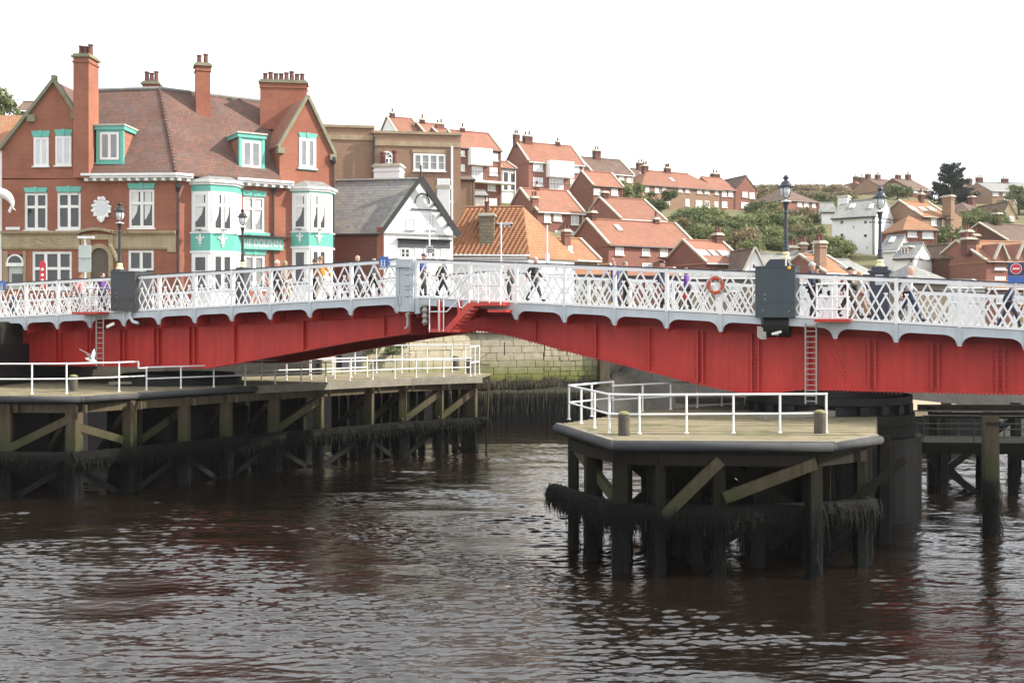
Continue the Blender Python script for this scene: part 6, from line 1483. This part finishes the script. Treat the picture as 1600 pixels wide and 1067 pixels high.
# tall red banner by the pub window, tables, planters
bn_ = root('feather_banner', 'tall red banner with white blots in front of the pub window', 'banner', tuple(at(65,455,66)))
a = at(61,452,66); q = MB(); q.prism([a, a+Vector((.42,0,0)), a+Vector((.40,0,1.55)), a+Vector((.22,0,1.75)), a+Vector((.05,0,1.6))], (0,.03,0)); q.build('banner_cloth', M['signred'], bn_)
q = MB()
for k in range(4): q.ball(a + Vector((.2,-.012,.2+.33*k)), (.1,.012,.09), 8, 5)
q.build('banner_print', M['white'], bn_); MB().tube(a+Vector((.45,0,-.3)), a+Vector((.44,0,1.7)), .02, 6).build('pole', M['rail'], bn_)
hbk = root('hanging_basket', 'hanging basket of flowers by the pub corner window', 'basket', tuple(at(236,420,68))); q = MB(); q.lathe(at(236,424,68)-Z*.3, [(.1,0),(.3,.35)], 10); q.build('basket', M['bark'], hbk)

# ------------------------------------------------------------------ people
def skinned(verts, edges, radii, rootv=0, lv=1):
    me = bpy.data.meshes.new('tmp'); me.from_pydata(verts, edges, []); ob = bpy.data.objects.new('tmp', me); COL.objects.link(ob)
    md = ob.modifiers.new('skin', 'SKIN'); md.use_smooth_shade = True; md.branch_smoothing = .6
    for i, r in enumerate(radii):
        sv = me.skin_vertices[0].data[i]; sv.radius = r if hasattr(r, '__len__') else (r, r); sv.use_root = (i == rootv)
    sb = ob.modifiers.new('sub', 'SUBSURF'); sb.levels = lv; sb.render_levels = lv
    out = bpy.data.meshes.new_from_object(ob.evaluated_get(bpy.context.evaluated_depsgraph_get())); bpy.data.objects.remove(ob); bpy.data.meshes.remove(me); out.shade_smooth(); return out
POSE = {   # hip height, lean forward, left/right foot (side, fwd), left/right hand (side, fwd, up), head turn
    'stand': dict(lean=.0, fl=(.10,.02,0), fr=(-.10,-.02,0), hl=(.26,.06,.80), hr=(-.26,.04,.80)),
    'walk':  dict(lean=.05, fl=(.09,.34,0), fr=(-.09,-.36,.05), hl=(.27,-.20,.86), hr=(-.27,.26,.90)),
    'stride':dict(lean=.04, fl=(.09,-.30,.04), fr=(-.09,.30,0), hl=(.26,.24,.90), hr=(-.27,-.18,.85)),
    'lean':  dict(lean=.22, fl=(.12,-.10,0), fr=(-.10,-.16,0), hl=(.20,.50,1.10), hr=(-.20,.52,1.10)),
    'bag':   dict(lean=.02, fl=(.10,.16,0), fr=(-.10,-.18,.02), hl=(.24,.20,1.02), hr=(-.26,.02,.80)),
}
def make_pose(name):
    p = POSE[name]; ln = p['lean']; V = lambda x, y, z: (x, y, z)    # faces +y, 1.75 m tall
    hip, ch, nk, hd = V(0,0,.93), V(0,ln*.6,1.28), V(0,ln*.95,1.47), V(0,ln*1.1+.02,1.62)
    out = {}
    def limb(a, b, bend): 
        a = Vector(a); b = Vector(b); m_ = (a+b)/2; return tuple(m_ + Vector(bend))
    vs = [hip, V(0,ln*.3,1.1), ch, V(0,ln*.85,1.42), nk]; ed = [(0,1),(1,2),(2,3),(3,4)]; rd = [(.145,.115),(.135,.105),(.155,.11),(.10,.08),(.052,.055)]
    jv = [hip, V(0,ln*.3,1.1), ch, V(0,ln*.85,1.43)]; je = [(0,1),(1,2),(2,3)]; jr = [(.18,.145),(.165,.135),(.185,.135),(.10,.085)]
    tv = [V(0,0,.95)]; te = []; tr = [(.16,.13)]
    hands = []
    for sx, fk, hk in ((1,'fl','hl'),(-1,'fr','hr')):
        f, h = p[fk], p[hk]
        sh = V(sx*.17, ln*.75, 1.40); ha = V(h[0], h[1]+ln*.4, h[2]); el = limb(sh, ha, (sx*.05,-.09,-.02)); i0 = len(vs)
        vs += [sh, el, ha]; ed += [(3,i0),(i0,i0+1),(i0+1,i0+2)]; rd += [.055,.042,.030]
        i0 = len(jv); jv += [sh, el, tuple(Vector(el).lerp(Vector(ha), .82))]; je += [(3,i0),(i0,i0+1),(i0+1,i0+2)]; jr += [.078,.062,.052]
        hp = V(sx*.09,0,.88); an = V(f[0],f[1],.09+f[2]); kn = limb(hp, an, (0,.05,.02)); i0 = len(vs)
        vs += [hp, kn, an]; ed += [(0,i0),(i0,i0+1),(i0+1,i0+2)]; rd += [.085,.06,.04]
        i0 = len(tv); tv += [hp, kn, V(an[0],an[1],an[2]+.0)]; te += [(0,i0),(i0,i0+1),(i0+1,i0+2)]; tr += [.105,.078,.068]
        hands.append((Vector(ha), (Vector(ha)-Vector(el)).normalized(), sx)); out.setdefault('feet', []).append(Vector(an))
    body = skinned(vs, ed, rd); out['jacket'] = skinned(jv, je, jr); out['trousers'] = skinned(tv, te, tr)
    m = MB(); H = Vector(hd)
    m.lathe(H, [(.045,-.14),(.06,-.115),(.075,-.06),(.083,.0),(.083,.05),(.068,.09),(.035,.117),(.002,.125)], 14, .92, 1.12)      # skull to chin
    m.add([H+Vector((-.014,.085,-.005)), H+Vector((.014,.085,-.005)), H+Vector((0,.088,.035)), H+Vector((0,.122,-.012))], [(0,1,3),(1,2,3),(2,0,3)])
    m.ball(H + Vector((.079,0,0)), (.014,.024,.034), 8, 5); m.ball(H + Vector((-.079,0,0)), (.014,.024,.034), 8, 5); m.tube(Vector(nk)-Z*.03, H-Z*.06, .055, 10, .05)
    for ha, dr, sx in hands:
        side = dr.cross(Vector((0,1,0)) if abs(dr.y) < .8 else Z).normalized(); wd = dr.cross(side).normalized()
        m.ball(ha + dr*.045, (.03,.042,.045), 8, 5)
        for k, l in enumerate((.062,.075,.07,.055)):
            b0 = ha + dr*.08 + wd*(k-1.5)*.018; kk = b0 + dr*l*.6 + side*sx*.006; m.tube(b0, kk, .009, 6); m.tube(kk, kk + dr*l*.5 - side*sx*.018, .008, 6)
        m.tube(ha + dr*.03 + wd*.03, ha + dr*.075 + wd*.062, .010, 6)
    o2 = m.build('head_tmp', M['skin']); hm = o2.data; bpy.data.objects.remove(o2)
    bm = bmesh.new(); bm.from_mesh(body); bm.from_mesh(hm); b2 = bpy.data.meshes.new('person_body'); bm.to_mesh(b2); bm.free(); b2.shade_smooth(); out['body'] = b2
    for qi, an in enumerate(out['feet']):
        s = MB(); s.ball(an + Vector((0,.06,-.045)), (.05,.135,.05), 10, 6); s.lathe(an + Vector((0,0,-.06)), [(.052,0),(.05,.09)], 8)
        o2 = s.build('s', M['black']); out['shoe%d' % qi] = o2.data; bpy.data.objects.remove(o2)
    for kind, z0, rr in (('hair_short', -.01, .094), ('hair_long', -.13, .098), ('cap', .035, .098)):
        h = MB(); c = H + Vector((0,-.014,.0))
        prof = [(rr*.98, z0), (rr, .03), (rr*.93, .075), (rr*.6, .122), (.003, .138)] if kind != 'hair_long' else [(rr*.8,-.14),(rr*1.02,-.05),(rr,.03),(rr*.93,.08),(rr*.6,.125),(.003,.14)]
        h.lathe(c, prof, 12, .95, 1.08)
        if kind == 'cap': h.ax(c + Vector((-.07,.06,.035)), (.14,0,0), (0,.11,-.012), Z*.014)
        o2 = h.build('h', M['black']); out[kind] = o2.data; out[kind].shade_smooth(); bpy.data.objects.remove(o2)
    f = MB()
    for sx in (-1,1): f.ball(H + Vector((sx*.031,.082,.022)), (.011,.008,.008), 6, 4)
    f.ball(H + Vector((0,.087,-.052)), (.024,.007,.006), 6, 4); o2 = f.build('f', M['black']); out['face'] = o2.data; bpy.data.objects.remove(o2)
    g = MB(); g.ball((.0,-.17+ln*.5,1.2), (.15,.10,.21), 10, 7); g.ax((-.12,-.02,1.36), (.035,0,0), (0,-.16,0), (0,0,.06)); g.ax((.085,-.02,1.36), (.035,0,0), (0,-.16,0), (0,0,.06)); o2 = g.build('g', M['black']); out['rucksack'] = o2.data; bpy.data.objects.remove(o2)
    g = MB(); hl = hands[1][0]; g.ball(hl + Vector((0,.02,-.28)), (.07,.15,.17), 10, 6); g.path([hl+Vector((0,.1,-.14)), hl+Vector((0,.03,-.0)), hl+Vector((0,-.06,-.14))], .01, 5); o2 = g.build('g', M['black']); out['handbag'] = o2.data; bpy.data.objects.remove(o2)
    return out
PO = {k: make_pose(k) for k in POSE}
def person(label, u, vtop, off, pose, jacket, trousers, hair, face, hairc=(.06,.045,.035), extra=None, side=None, pos=None, group='people crossing the bridge', ht=None):
    P_ = PO[pose]
    if pos is None:
        p = bpt(u, vtop, off); t = bt(u, off); dz = (deckL if u < 636 else deckR)(t) + .085; hgt = p.z - dz if ht is None else ht
        hgt = max(1.5, min(1.86, hgt)); loc = (p.x, p.y, dz); ang = BT + {'R': -math.pi/2, 'L': math.pi/2, 'C': math.pi, 'A': 0}[face] if isinstance(face, str) else face
    else: loc = pos; hgt = ht or 1.72; ang = face
    r_ = root('person', label, 'person', loc, group); r_.rotation_euler = (0,0,ang); k = hgt/1.755; r_.scale = (k*1.06, k*1.06, k)
    def ch(name, data, m): 
        me = data.copy(); me.materials.clear(); me.materials.append(m); o = bpy.data.objects.new(name, me); COL.objects.link(o); o.parent = r_
    ch('body', P_['body'], M['skin']); ch('jacket', P_['jacket'], cloth('cloth %.2f %.2f %.2f' % jacket, jacket)); ch('trousers', P_['trousers'], cloth('cloth %.2f %.2f %.2f' % trousers, trousers))
    ch('shoe', P_['shoe0'], M['black']); ch('shoe', P_['shoe1'], M['black']); ch('face', P_['face'], M['bark'])
    if hair: ch('cap' if hair == 'cap' else 'hair', P_[hair], cloth('cloth %.2f %.2f %.2f' % hairc, hairc))
    if extra: ch(extra[0], P_[extra[0]], cloth('cloth %.2f %.2f %.2f' % extra[1], extra[1]))
    return r_
NV, BK, JN, GY = (.02,.03,.07), (.015,.015,.018), (.06,.09,.16), (.16,.16,.17)
WHT = (.75,.74,.72)
person('white haired person in black coat near the pub bay', 431, 406.5, 1.2, 'walk', BK, BK, 'hair_short', 'R', WHT)
person('person in striped grey top beside the white haired walker', 443, 407, 1.7, 'stride', (.35,.30,.28), (.45,.40,.32), 'hair_long', 'R', (.3,.2,.12))
person('dark haired person in black behind the orange jacket', 492, 404, 1.7, 'stand', BK, BK, 'hair_short', 'L')
person('person in orange jacket and pale trousers on the left leaf', 503, 399, 1.0, 'walk', (.55,.22,.04), (.6,.55,.45), 'hair_short', 'L', (.25,.16,.12))
person('bald person in dark jacket on the left leaf', 556, 399, 1.0, 'walk', (.05,.045,.05), (.03,.03,.04), None, 'R')
person('person in dark coat close to the blue sign', 583, 404, 1.7, 'stride', (.06,.06,.065), BK, 'hair_short', 'R', (.35,.3,.28))
person('person in blue jacket with red bag by the meeting post', 661, 396, 1.1, 'bag', (.03,.07,.25), (.12,.11,.1), 'cap', 'R', (.08,.05,.07), ('rucksack', (.4,.02,.04)))
person('person in black with yellow rucksack beyond the stair', 692, 408, 1.3, 'walk', BK, (.03,.03,.03), 'hair_short', 'R', BK, ('rucksack', (.55,.60,.06)))
person('stooping person in dark coat behind the stair handrail', 797, 409, 1.4, 'stand', (.1,.1,.08), (.05,.05,.05), 'hair_short', 'L')
person('grey haired person in black jacket before the pantile house', 834, 401, 1.2, 'walk', (.03,.03,.032), (.05,.05,.055), 'hair_short', 'R', (.40,.36,.33))
person('person in blue jacket leaning on the parapet looking down', 962, 402.5, .55, 'lean', (.06,.10,.28), (.10,.12,.2), 'hair_short', 'C', (.08,.045,.03))
person('person in black partly hidden behind the leaning one', 976, 408, 1.5, 'stand', BK, BK, 'hair_short', 'R', (.2,.19,.18))
person('person in flat black cap and navy coat on the right leaf', 1034, 406.5, .9, 'stand', NV, (.02,.022,.03), 'cap', 'R', BK)
person('child in purple coat with red bag below the handrail', 1073, 419, 1.0, 'bag', (.13,.04,.28), (.03,.03,.05), 'hair_long', 'L', (.5,.42,.3), ('handbag', (.45,.02,.03)))
person('grey haired person in spectacles and navy coat by the ladder cage', 1268, 407, .8, 'stand', NV, (.03,.03,.05), 'hair_short', 'R', (.5,.5,.5))
person('dark haired person beside the navy coat at the cage', 1276, 413, 1.3, 'stand', BK, BK, 'hair_short', 'L')
person('person in black hat nearly hidden beside the far lamp plinth', 1325, 417, 1.3, 'walk', (.02,.02,.02), (.05,.04,.04), 'cap', 'R', BK, ('rucksack', (.5,.06,.02)))
person('bald person in white shirt and navy waistcoat at the right', 1419, 416.5, .9, 'walk', (.5,.5,.55), NV, None, 'R', extra=('rucksack', (.02,.025,.07)))
person('person in pale jacket crossing near the stair landing', 1345, 424, 1.6, 'stride', (.6,.58,.55), (.45,.28,.2), 'hair_long', 'L', (.5,.3,.15))
person('person in dark blue walking under the roundel sign', 1577, 441, 1.2, 'walk', NV, NV, 'hair_short', 'R')
person('person in purple top seen through the lattice at the far left', 158, 421, 1.6, 'walk', (.12,.05,.22), BK, 'hair_short', 'R')
person('person in red jacket seen through the lattice beside the charcoal cabinet', 224, 432, 1.4, 'stride', (.45,.03,.05), (.03,.03,.05), 'hair_short', 'R')
person('person in pink top seen through the far left lattice', 128, 430, 1.5, 'walk', (.6,.3,.3), (.4,.36,.3), 'hair_long', 'L', (.25,.15,.08))
QG = 'people on the quay by the pub'
for i, (u, Y, c, tr_, ps_, fc, lb_) in enumerate((
    (172, 60, (.5,.48,.5), BK, 'stand', 3.3, 'pale topped person standing by the pub doorway'),
    (152, 61, (.05,.05,.06), (.12,.12,.14), 'walk', 1.6, 'person in black walking past the road sign'),
    (20, 60, (.02,.03,.09), JN, 'walk', -1.5, 'person in dark blue passing the pub cash machine'))):
    p = at(u, 500, Y); person(lb_, 0, 0, 0, ps_, c, tr_, 'hair_short', fc, pos=(p.x, p.y, 7.21), group=QG, ht=1.72)

# ------------------------------------------------------------------ gull taking off from the left rail
p = at(143, 563, 44.6); gl = root('gull', 'white gull with raised wings over the left jetty rail', 'gull', tuple(p))
b = MB(); D_ = Vector((.86,-.2,-.25)).normalized(); S_ = D_.cross(Z).normalized()
for (t0, r0), (t1, r1) in zip([(-.26,.012),(-.2,.05),(-.08,.085),(.05,.085),(.15,.055),(.19,.045),(.23,.05),(.27,.03)], [(-.2,.05),(-.08,.085),(.05,.085),(.15,.055),(.19,.045),(.23,.05),(.27,.03),(.285,.012)]): b.tube(p - D_*t0, p - D_*t1, r0, 10, r1)
bo = b.build('body', M['gull_white'], gl, True)
for s, up in ((1, .50), (-1, .62)):
    w = MB(); o = p + S_*s*.05 + Z*.05; el = o + S_*s*.16 + Z*.22 - D_*.05; ti = el + S_*s*.3 + Z*.12 + D_*.16*(-1 if s > 0 else -1)
    for th in (0, .012):
        pass
    w.add([o + D_*.09, o - D_*.09, el - D_*.08, ti - D_*.02, ti + D_*.0 + Z*.015, el + D_*.10] + [q + Z*.014 for q in (o + D_*.09, o - D_*.09, el - D_*.08, ti - D_*.02, ti + Z*.015, el + D_*.10)],
          [(0,1,2,5),(5,2,3,4),(6,11,8,7),(11,10,9,8),(0,5,11,6),(1,7,8,2),(5,4,10,11),(2,8,9,3),(0,6,7,1),(3,9,10,4)])
    w.build('wing', M['gull_grey'], gl)
t_ = MB(); t_.prism([p + D_*.2 - S_*.03, p + D_*.36 - S_*.08, p + D_*.36 + S_*.08, p + D_*.2 + S_*.03], Z*.012); t_.build('tail', M['gull_white'], gl)
t_ = MB(); t_.tube(p - D_*.28, p - D_*.335 - Z*.01, .014, 6, .004); t_.build('beak', mat('yellow beak', (.6,.4,.05), None), gl)

# ------------------------------------------------------------------ trees and shrubs
def leaf_mesh(name, blobs, n, size, m, flat=0.0, seed=0, asp=.55, shell=.55):
    """leaves spread through lumpy volumes, denser to the outside of each clump"""
    g = np.random.default_rng(seed); w = np.array([b[3]**2 for b in blobs]); w = w/w.sum(); k = g.choice(len(blobs), n, p=w); B_ = np.array(blobs)
    d = g.normal(size=(n,3)); d /= np.linalg.norm(d, axis=1)[:,None]; d[:,2] = np.where(d[:,2] < -.5, -d[:,2], d[:,2])
    r = (shell + (1-shell)*g.random(n)**.7)*B_[k,3]*(1+.24*g.normal(size=n)); c = B_[k,:3] + d*r[:,None]*np.array([1,1,.85])
    a = g.normal(size=(n,3)) + d*.2; a[:,2] *= (1-flat); a /= np.linalg.norm(a, axis=1)[:,None]; b = np.cross(a, g.normal(size=(n,3))+d*1.2); b /= np.linalg.norm(b, axis=1)[:,None]
    s = size*g.uniform(.6,1.4,n)[:,None]; vs = np.stack([c-a*s, c+b*s*asp, c+a*s, c-b*s*asp], 1).reshape(-1,3)
    me = bpy.data.meshes.new(name); me.from_pydata(vs.tolist(), [], np.arange(4*n).reshape(-1,4).tolist()); me.materials.append(m); return me
def lumpy(seed, R_, H_, n, up=.5, r0=.3, r1=.5, lo=.06):
    g = np.random.default_rng(seed); out = []
    for i in range(n):
        a = g.random()*6.283; q = g.random()**.5; z = g.random(); out.append((math.cos(a)*R_*q*(1-.5*z*up), math.sin(a)*R_*q*(1-.5*z*up), H_*(lo+(.85-lo)*z), R_*g.uniform(r0,r1)*(1-.3*z)))
    return out
def stems(seed, H_, R_, n, r=.06):
    g = random.Random(seed); m = MB(); top_ = Vector((0,0,H_*.45)); m.tube((0,0,-1), top_, r*1.6, 7, r)
    for i in range(n):
        a = 6.283*i/n + g.random(); q0 = top_*g.uniform(.4,1); q1 = q0 + Vector((math.cos(a)*R_*.45, math.sin(a)*R_*.45, H_*.2)); q2 = q1 + Vector((math.cos(a)*R_*.3, math.sin(a)*R_*.3, H_*.22)); m.tube(q0,q1,r*.7,6,r*.45); m.tube(q1,q2,r*.45,5,r*.15)
    o = m.build('tmp', M['bark']); me = o.data; bpy.data.objects.remove(o); return me
LM = {'a': leaf_mesh('shrub_leaves', lumpy(1,2.2,2.6,10), 2600, .15, M['leaf'], seed=1), 'b': leaf_mesh('shrub_leaves', lumpy(2,2.6,2.2,12), 2600, .15, M['leaf'], seed=2),
      'c': leaf_mesh('shrub_leaves', lumpy(3,1.8,3.2,11), 2600, .14, M['leaf'], seed=3), 'g': leaf_mesh('gorse_leaves', lumpy(4,3.2,1.9,12), 1800, .2, M['leaf_gold'], seed=4),
      't': leaf_mesh('tree_leaves', lumpy(5,2.6,5.5,20,.4,.3,.46,.2), 5200, .17, M['leaf'], seed=5), 'u': leaf_mesh('tree_leaves', lumpy(6,2.9,5.0,18,.4,.28,.44,.2), 5200, .17, M['leaf'], seed=6)}
SM = {'a': stems(1,2.6,2.2,5), 't': stems(2,5.5,2.6,9,.13)}
def foot(u, v, Y):
    """where the line of sight through a plant's foot meets the slope (near the given distance)"""
    best = None
    for y in np.linspace(Y-30, Y+40, 141):
        p = at(u, v, y)
        if p.z - ground(p.x, y) < 0: best = p; break
    if best is None or Y < 95: p = at(u, v, Y); p.z = ground(p.x, Y) if Y > 95 else p.z; return p
    return best
def plant(kind, label, u, v, Y, s, name, cat, group, sz=None, dz=0):
    """v is the picture row of the foot"""
    p = foot(u, v, Y); r_ = root(name, label, cat, (p.x, p.y, p.z+dz), group); r_.rotation_euler = (0,0,random.random()*6.28); r_.scale = (s, s, s*(sz or random.uniform(.85,1.15)))
    for nm, me in (('crown', LM[kind]), ('trunk', SM['t' if kind in 'tu' else 'a'])): o = bpy.data.objects.new(nm, me); COL.objects.link(o); o.parent = r_
    return r_
SG = 'shrubs covering the slope behind the bridge'
SL = 'dense green shrub among the scrub on the slope between the terraces'
def slope_label(u, v):
    if u < 1100: w_ = 'on the slope right of the wide red roofed house'
    elif u < 1160: w_ = 'on the slope below the gabled brow houses'
    elif u < 1235: w_ = 'on the slope around the lamp post'
    else: w_ = 'on the slope left of the big white house'
    return 'green shrub ' + ('high ' if v < 352 else 'low ' if v > 371 else 'midway ') + w_
k = 0
for u, v, Y, s in ((1050,345,138,1.1),(1072,352,134,1.2),(1092,350,136,1.15),(1112,356,132,1.2),(1133,358,131,1.2),(1060,362,124,1.0),(1086,366,122,1.0),(1106,372,120,1.1),(1128,372,121,1.15),(1150,364,127,1.2),(1168,372,120,1.15),(1148,380,115,1.1),
                   (1172,386,112,1.1),(1190,376,118,1.2),(1205,362,128,1.2),(1185,358,134,1.25),(1212,380,114,1.15),(1228,368,124,1.2),(1246,378,117,1.2),(1236,356,135,1.3),(1256,362,130,1.2),(1222,348,146,1.3),(1205,345,150,1.3),(1262,384,112,1.1),(1278,376,116,1.1),
                   (1290,384,111,1.0),(1306,392,108,1.0),(1318,394,107,.9),(1272,360,132,1.0),(1190,346,150,1.1),(1168,350,142,1.1),(1110,340,148,1.0),(1140,344,145,1.0),(1078,340,146,1.0),(1196,330,168,1.2),(1240,338,158,1.1)):
    plant('abcabg'[k % 6], slope_label(u, v) if k % 6 < 5 else slope_label(u, v).replace('green shrub', 'dry yellow shrub'), u, v+10, Y, s*(.85 if k % 4 else .6), 'shrub', 'shrub', SG); k += 1
GG = 'dry gorse on the brow'
for u, v, Y in [(1180+9*i, 303-.4*abs(i-6)+(i % 3)*1.5, 226+(i*7) % 22) for i in range(15)]: plant('g', 'dry golden scrub bush on the brow against the sky, ' + ('left' if u < 1235 else 'right') + ' of the lantern', u, v, Y, 1.25, 'gorse_bush', 'bush', GG, .8)
for i in range(12): plant('g', 'dry golden scrub bush just below the brow, ' + ('left' if i < 4 else 'right') + ' of the lantern', 1200+10*i, 311+(i*5) % 6, 205+(i*11) % 14, 1.2, 'gorse_bush', 'bush', GG, .6)
plant('t', 'slim green tree between the red terraces', 983, 310, 152, .75, 'garden_tree', 'tree', None)
plant('u', 'loose green tree at the left end of the hipped brick house', 1030, 336, 150, .75, 'garden_tree', 'tree', None)
plant('b', 'round hedge bush in front of the brow houses', 1150, 322, 168, .9, 'hedge', 'hedge', None)
plant('t', 'bushy green tree beside the dark hipped house', 1286, 334, 176, .8, 'garden_tree', 'tree', None)
TG = 'broad trees right of the orange roofs'
for u, v, Y, kd, s in ((1514,384,122,'t',.8),(1532,386,124,'u',.85),(1552,384,126,'t',.8),(1522,372,132,'u',.7),(1541,370,134,'t',.75),(1560,374,134,'u',.65)): plant(kd, 'green tree ' + ('at the front' if v > 378 else 'at the back') + ' of the clump right of the gable' + (', its left side' if u < 1528 else ', its middle' if u < 1545 else ', its right side'), u, v, Y, s, 'broad_tree', 'tree', TG)
plant('u', 'yellowish tree at the right edge below the skyline houses', 1592, 335, 180, 1.0, 'broad_tree', 'tree', None)
plant('b', 'low green hedge below the narrow brown gable', 1480, 398, 112, 1.2, 'hedge', 'hedge', None)
plant('a', 'reddish bare shrub before the wide dark skyline roof', 1402, 312, 232, 1.4, 'shrub', 'shrub', None)
plant('t', 'leafy tree poking up behind the pub at the far left', -8, 166, 112, 1.3, 'broad_tree', 'tree', None)
plant('a', 'bush showing over the parapet of the flat-topped building', 556, 204, 110, 1.0, 'shrub', 'shrub', None, .7)
for u, v, Y, lb_ in ((606,560,72,'dark green bush on the old quay under the bridge'),(575,560,71,'leafy bush left of the old quay bush'),(625,566,74,'trailing bush against the white shed on the quay')): plant('c', lb_, u, v, Y, .62, 'shrub', 'shrub', None)
# the cypress: layered sprays that sweep up
def cypress():
    p = at(1487, 330, 205); r_ = root('cypress_tree', 'big dark spreading cypress on the skyline', 'tree', tuple(p)); bl = []; g = random.Random(8)
    t = MB(); t.tube(p, p+Z*8.5, .45, 10, .12)
    for i in range(64):
        z = .3 + 7.4*(i/63)**1.05; a = g.random()*6.283; L = (5.4 - .52*z)*g.uniform(.65,1.15)
        e = Vector((math.cos(a)*L, math.sin(a)*L, .9*g.uniform(.3,1.0)))
        t.tube(p+Z*z, p+Z*z+e, .07, 5, .02)
        for f_ in (.35,.55,.75,.9,1.0): q = Z*z + e*f_; bl.append((q.x, q.y, q.z + .35*f_*f_, .74*(1.25-.5*f_)))
    t.build('trunk', M['bark'], r_)
    me = leaf_mesh('cypress_crown', bl, 15000, .24, M['leaf_dark'], flat=.45, seed=12, asp=.35, shell=.2); o = bpy.data.objects.new('crown', me); COL.objects.link(o); o.parent = r_
cypress()
# white shed and shop front glimpsed under the bridge
ws = root('quay_shed', 'white shed under the meeting of the bridge leaves', 'shed', tuple(at(645,545,79))); a = at(608,550,79); 
MB().ax(a, (at(680,550,79)-a), (.6,4,0), Z*1.75).build('wall', M['white_wall'], ws); MB().ax(a+Vector((-.15,-.15,1.76)), (at(680,550,79)-a)+Vector((.3,0,0)), (.6,4.2,0), Z*.12).build('roof', M['slate'], ws)
MB().ax(at(656,550,78.9), (.9,0,0), (0,.08,0), Z*1.1).build('door', M['stone'], ws)
sf = root('shop_front', 'dark shop window with red flower boxes under the stair', 'shop', tuple(at(715,540,80))); a = at(683,536,80)
MB().ax(a, (2.95,.4,0), (-.2,2,0), Z*1.25).build('wall', M['brick_brown'], sf)
for i in range(4): window(sf, a + Vector((.06+.72*i,.0+.097*i,.25)), Vector((.99,.134,0)), Vector((.134,-.99,0)), .66, .95, 1, (), .05, 'black', 'pane_dark', .05, .06, False)
fb = MB(); fr2 = random.Random(2)
for i in range(60): fb.ball(a + Vector((fr2.uniform(.6,1.9), -.25+fr2.uniform(-.1,.1), 1.0+fr2.uniform(-.14,.2))), fr2.uniform(.05,.1), 6, 4)
fb.build('flowers', M['flower_red'], sf, kind='stuff'); MB().ax(a + Vector((.55,-.4,.72)), (1.4,.15,0), (0,.3,0), Z*.18).build('flower_box', M['bark'], sf)

# ------------------------------------------------------------------ sea air
hz = MB(); hz.ax((-450,-150,-3),(900,0,0),(0,1150,0),(0,0,66)); hm, ht, hb_, new, link = nt('sea haze'); ht.nodes.remove(hb_)
pv_ = ht.nodes.new('ShaderNodeVolumePrincipled'); pv_.inputs['Density'].default_value = .00013; pv_.inputs['Color'].default_value = (.95,.97,1,1); pv_.inputs['Anisotropy'].default_value = .2
link(pv_.outputs[0], ht.nodes['Material Output'].inputs['Volume']); hz.build('haze', hm, None, kind='stuff')
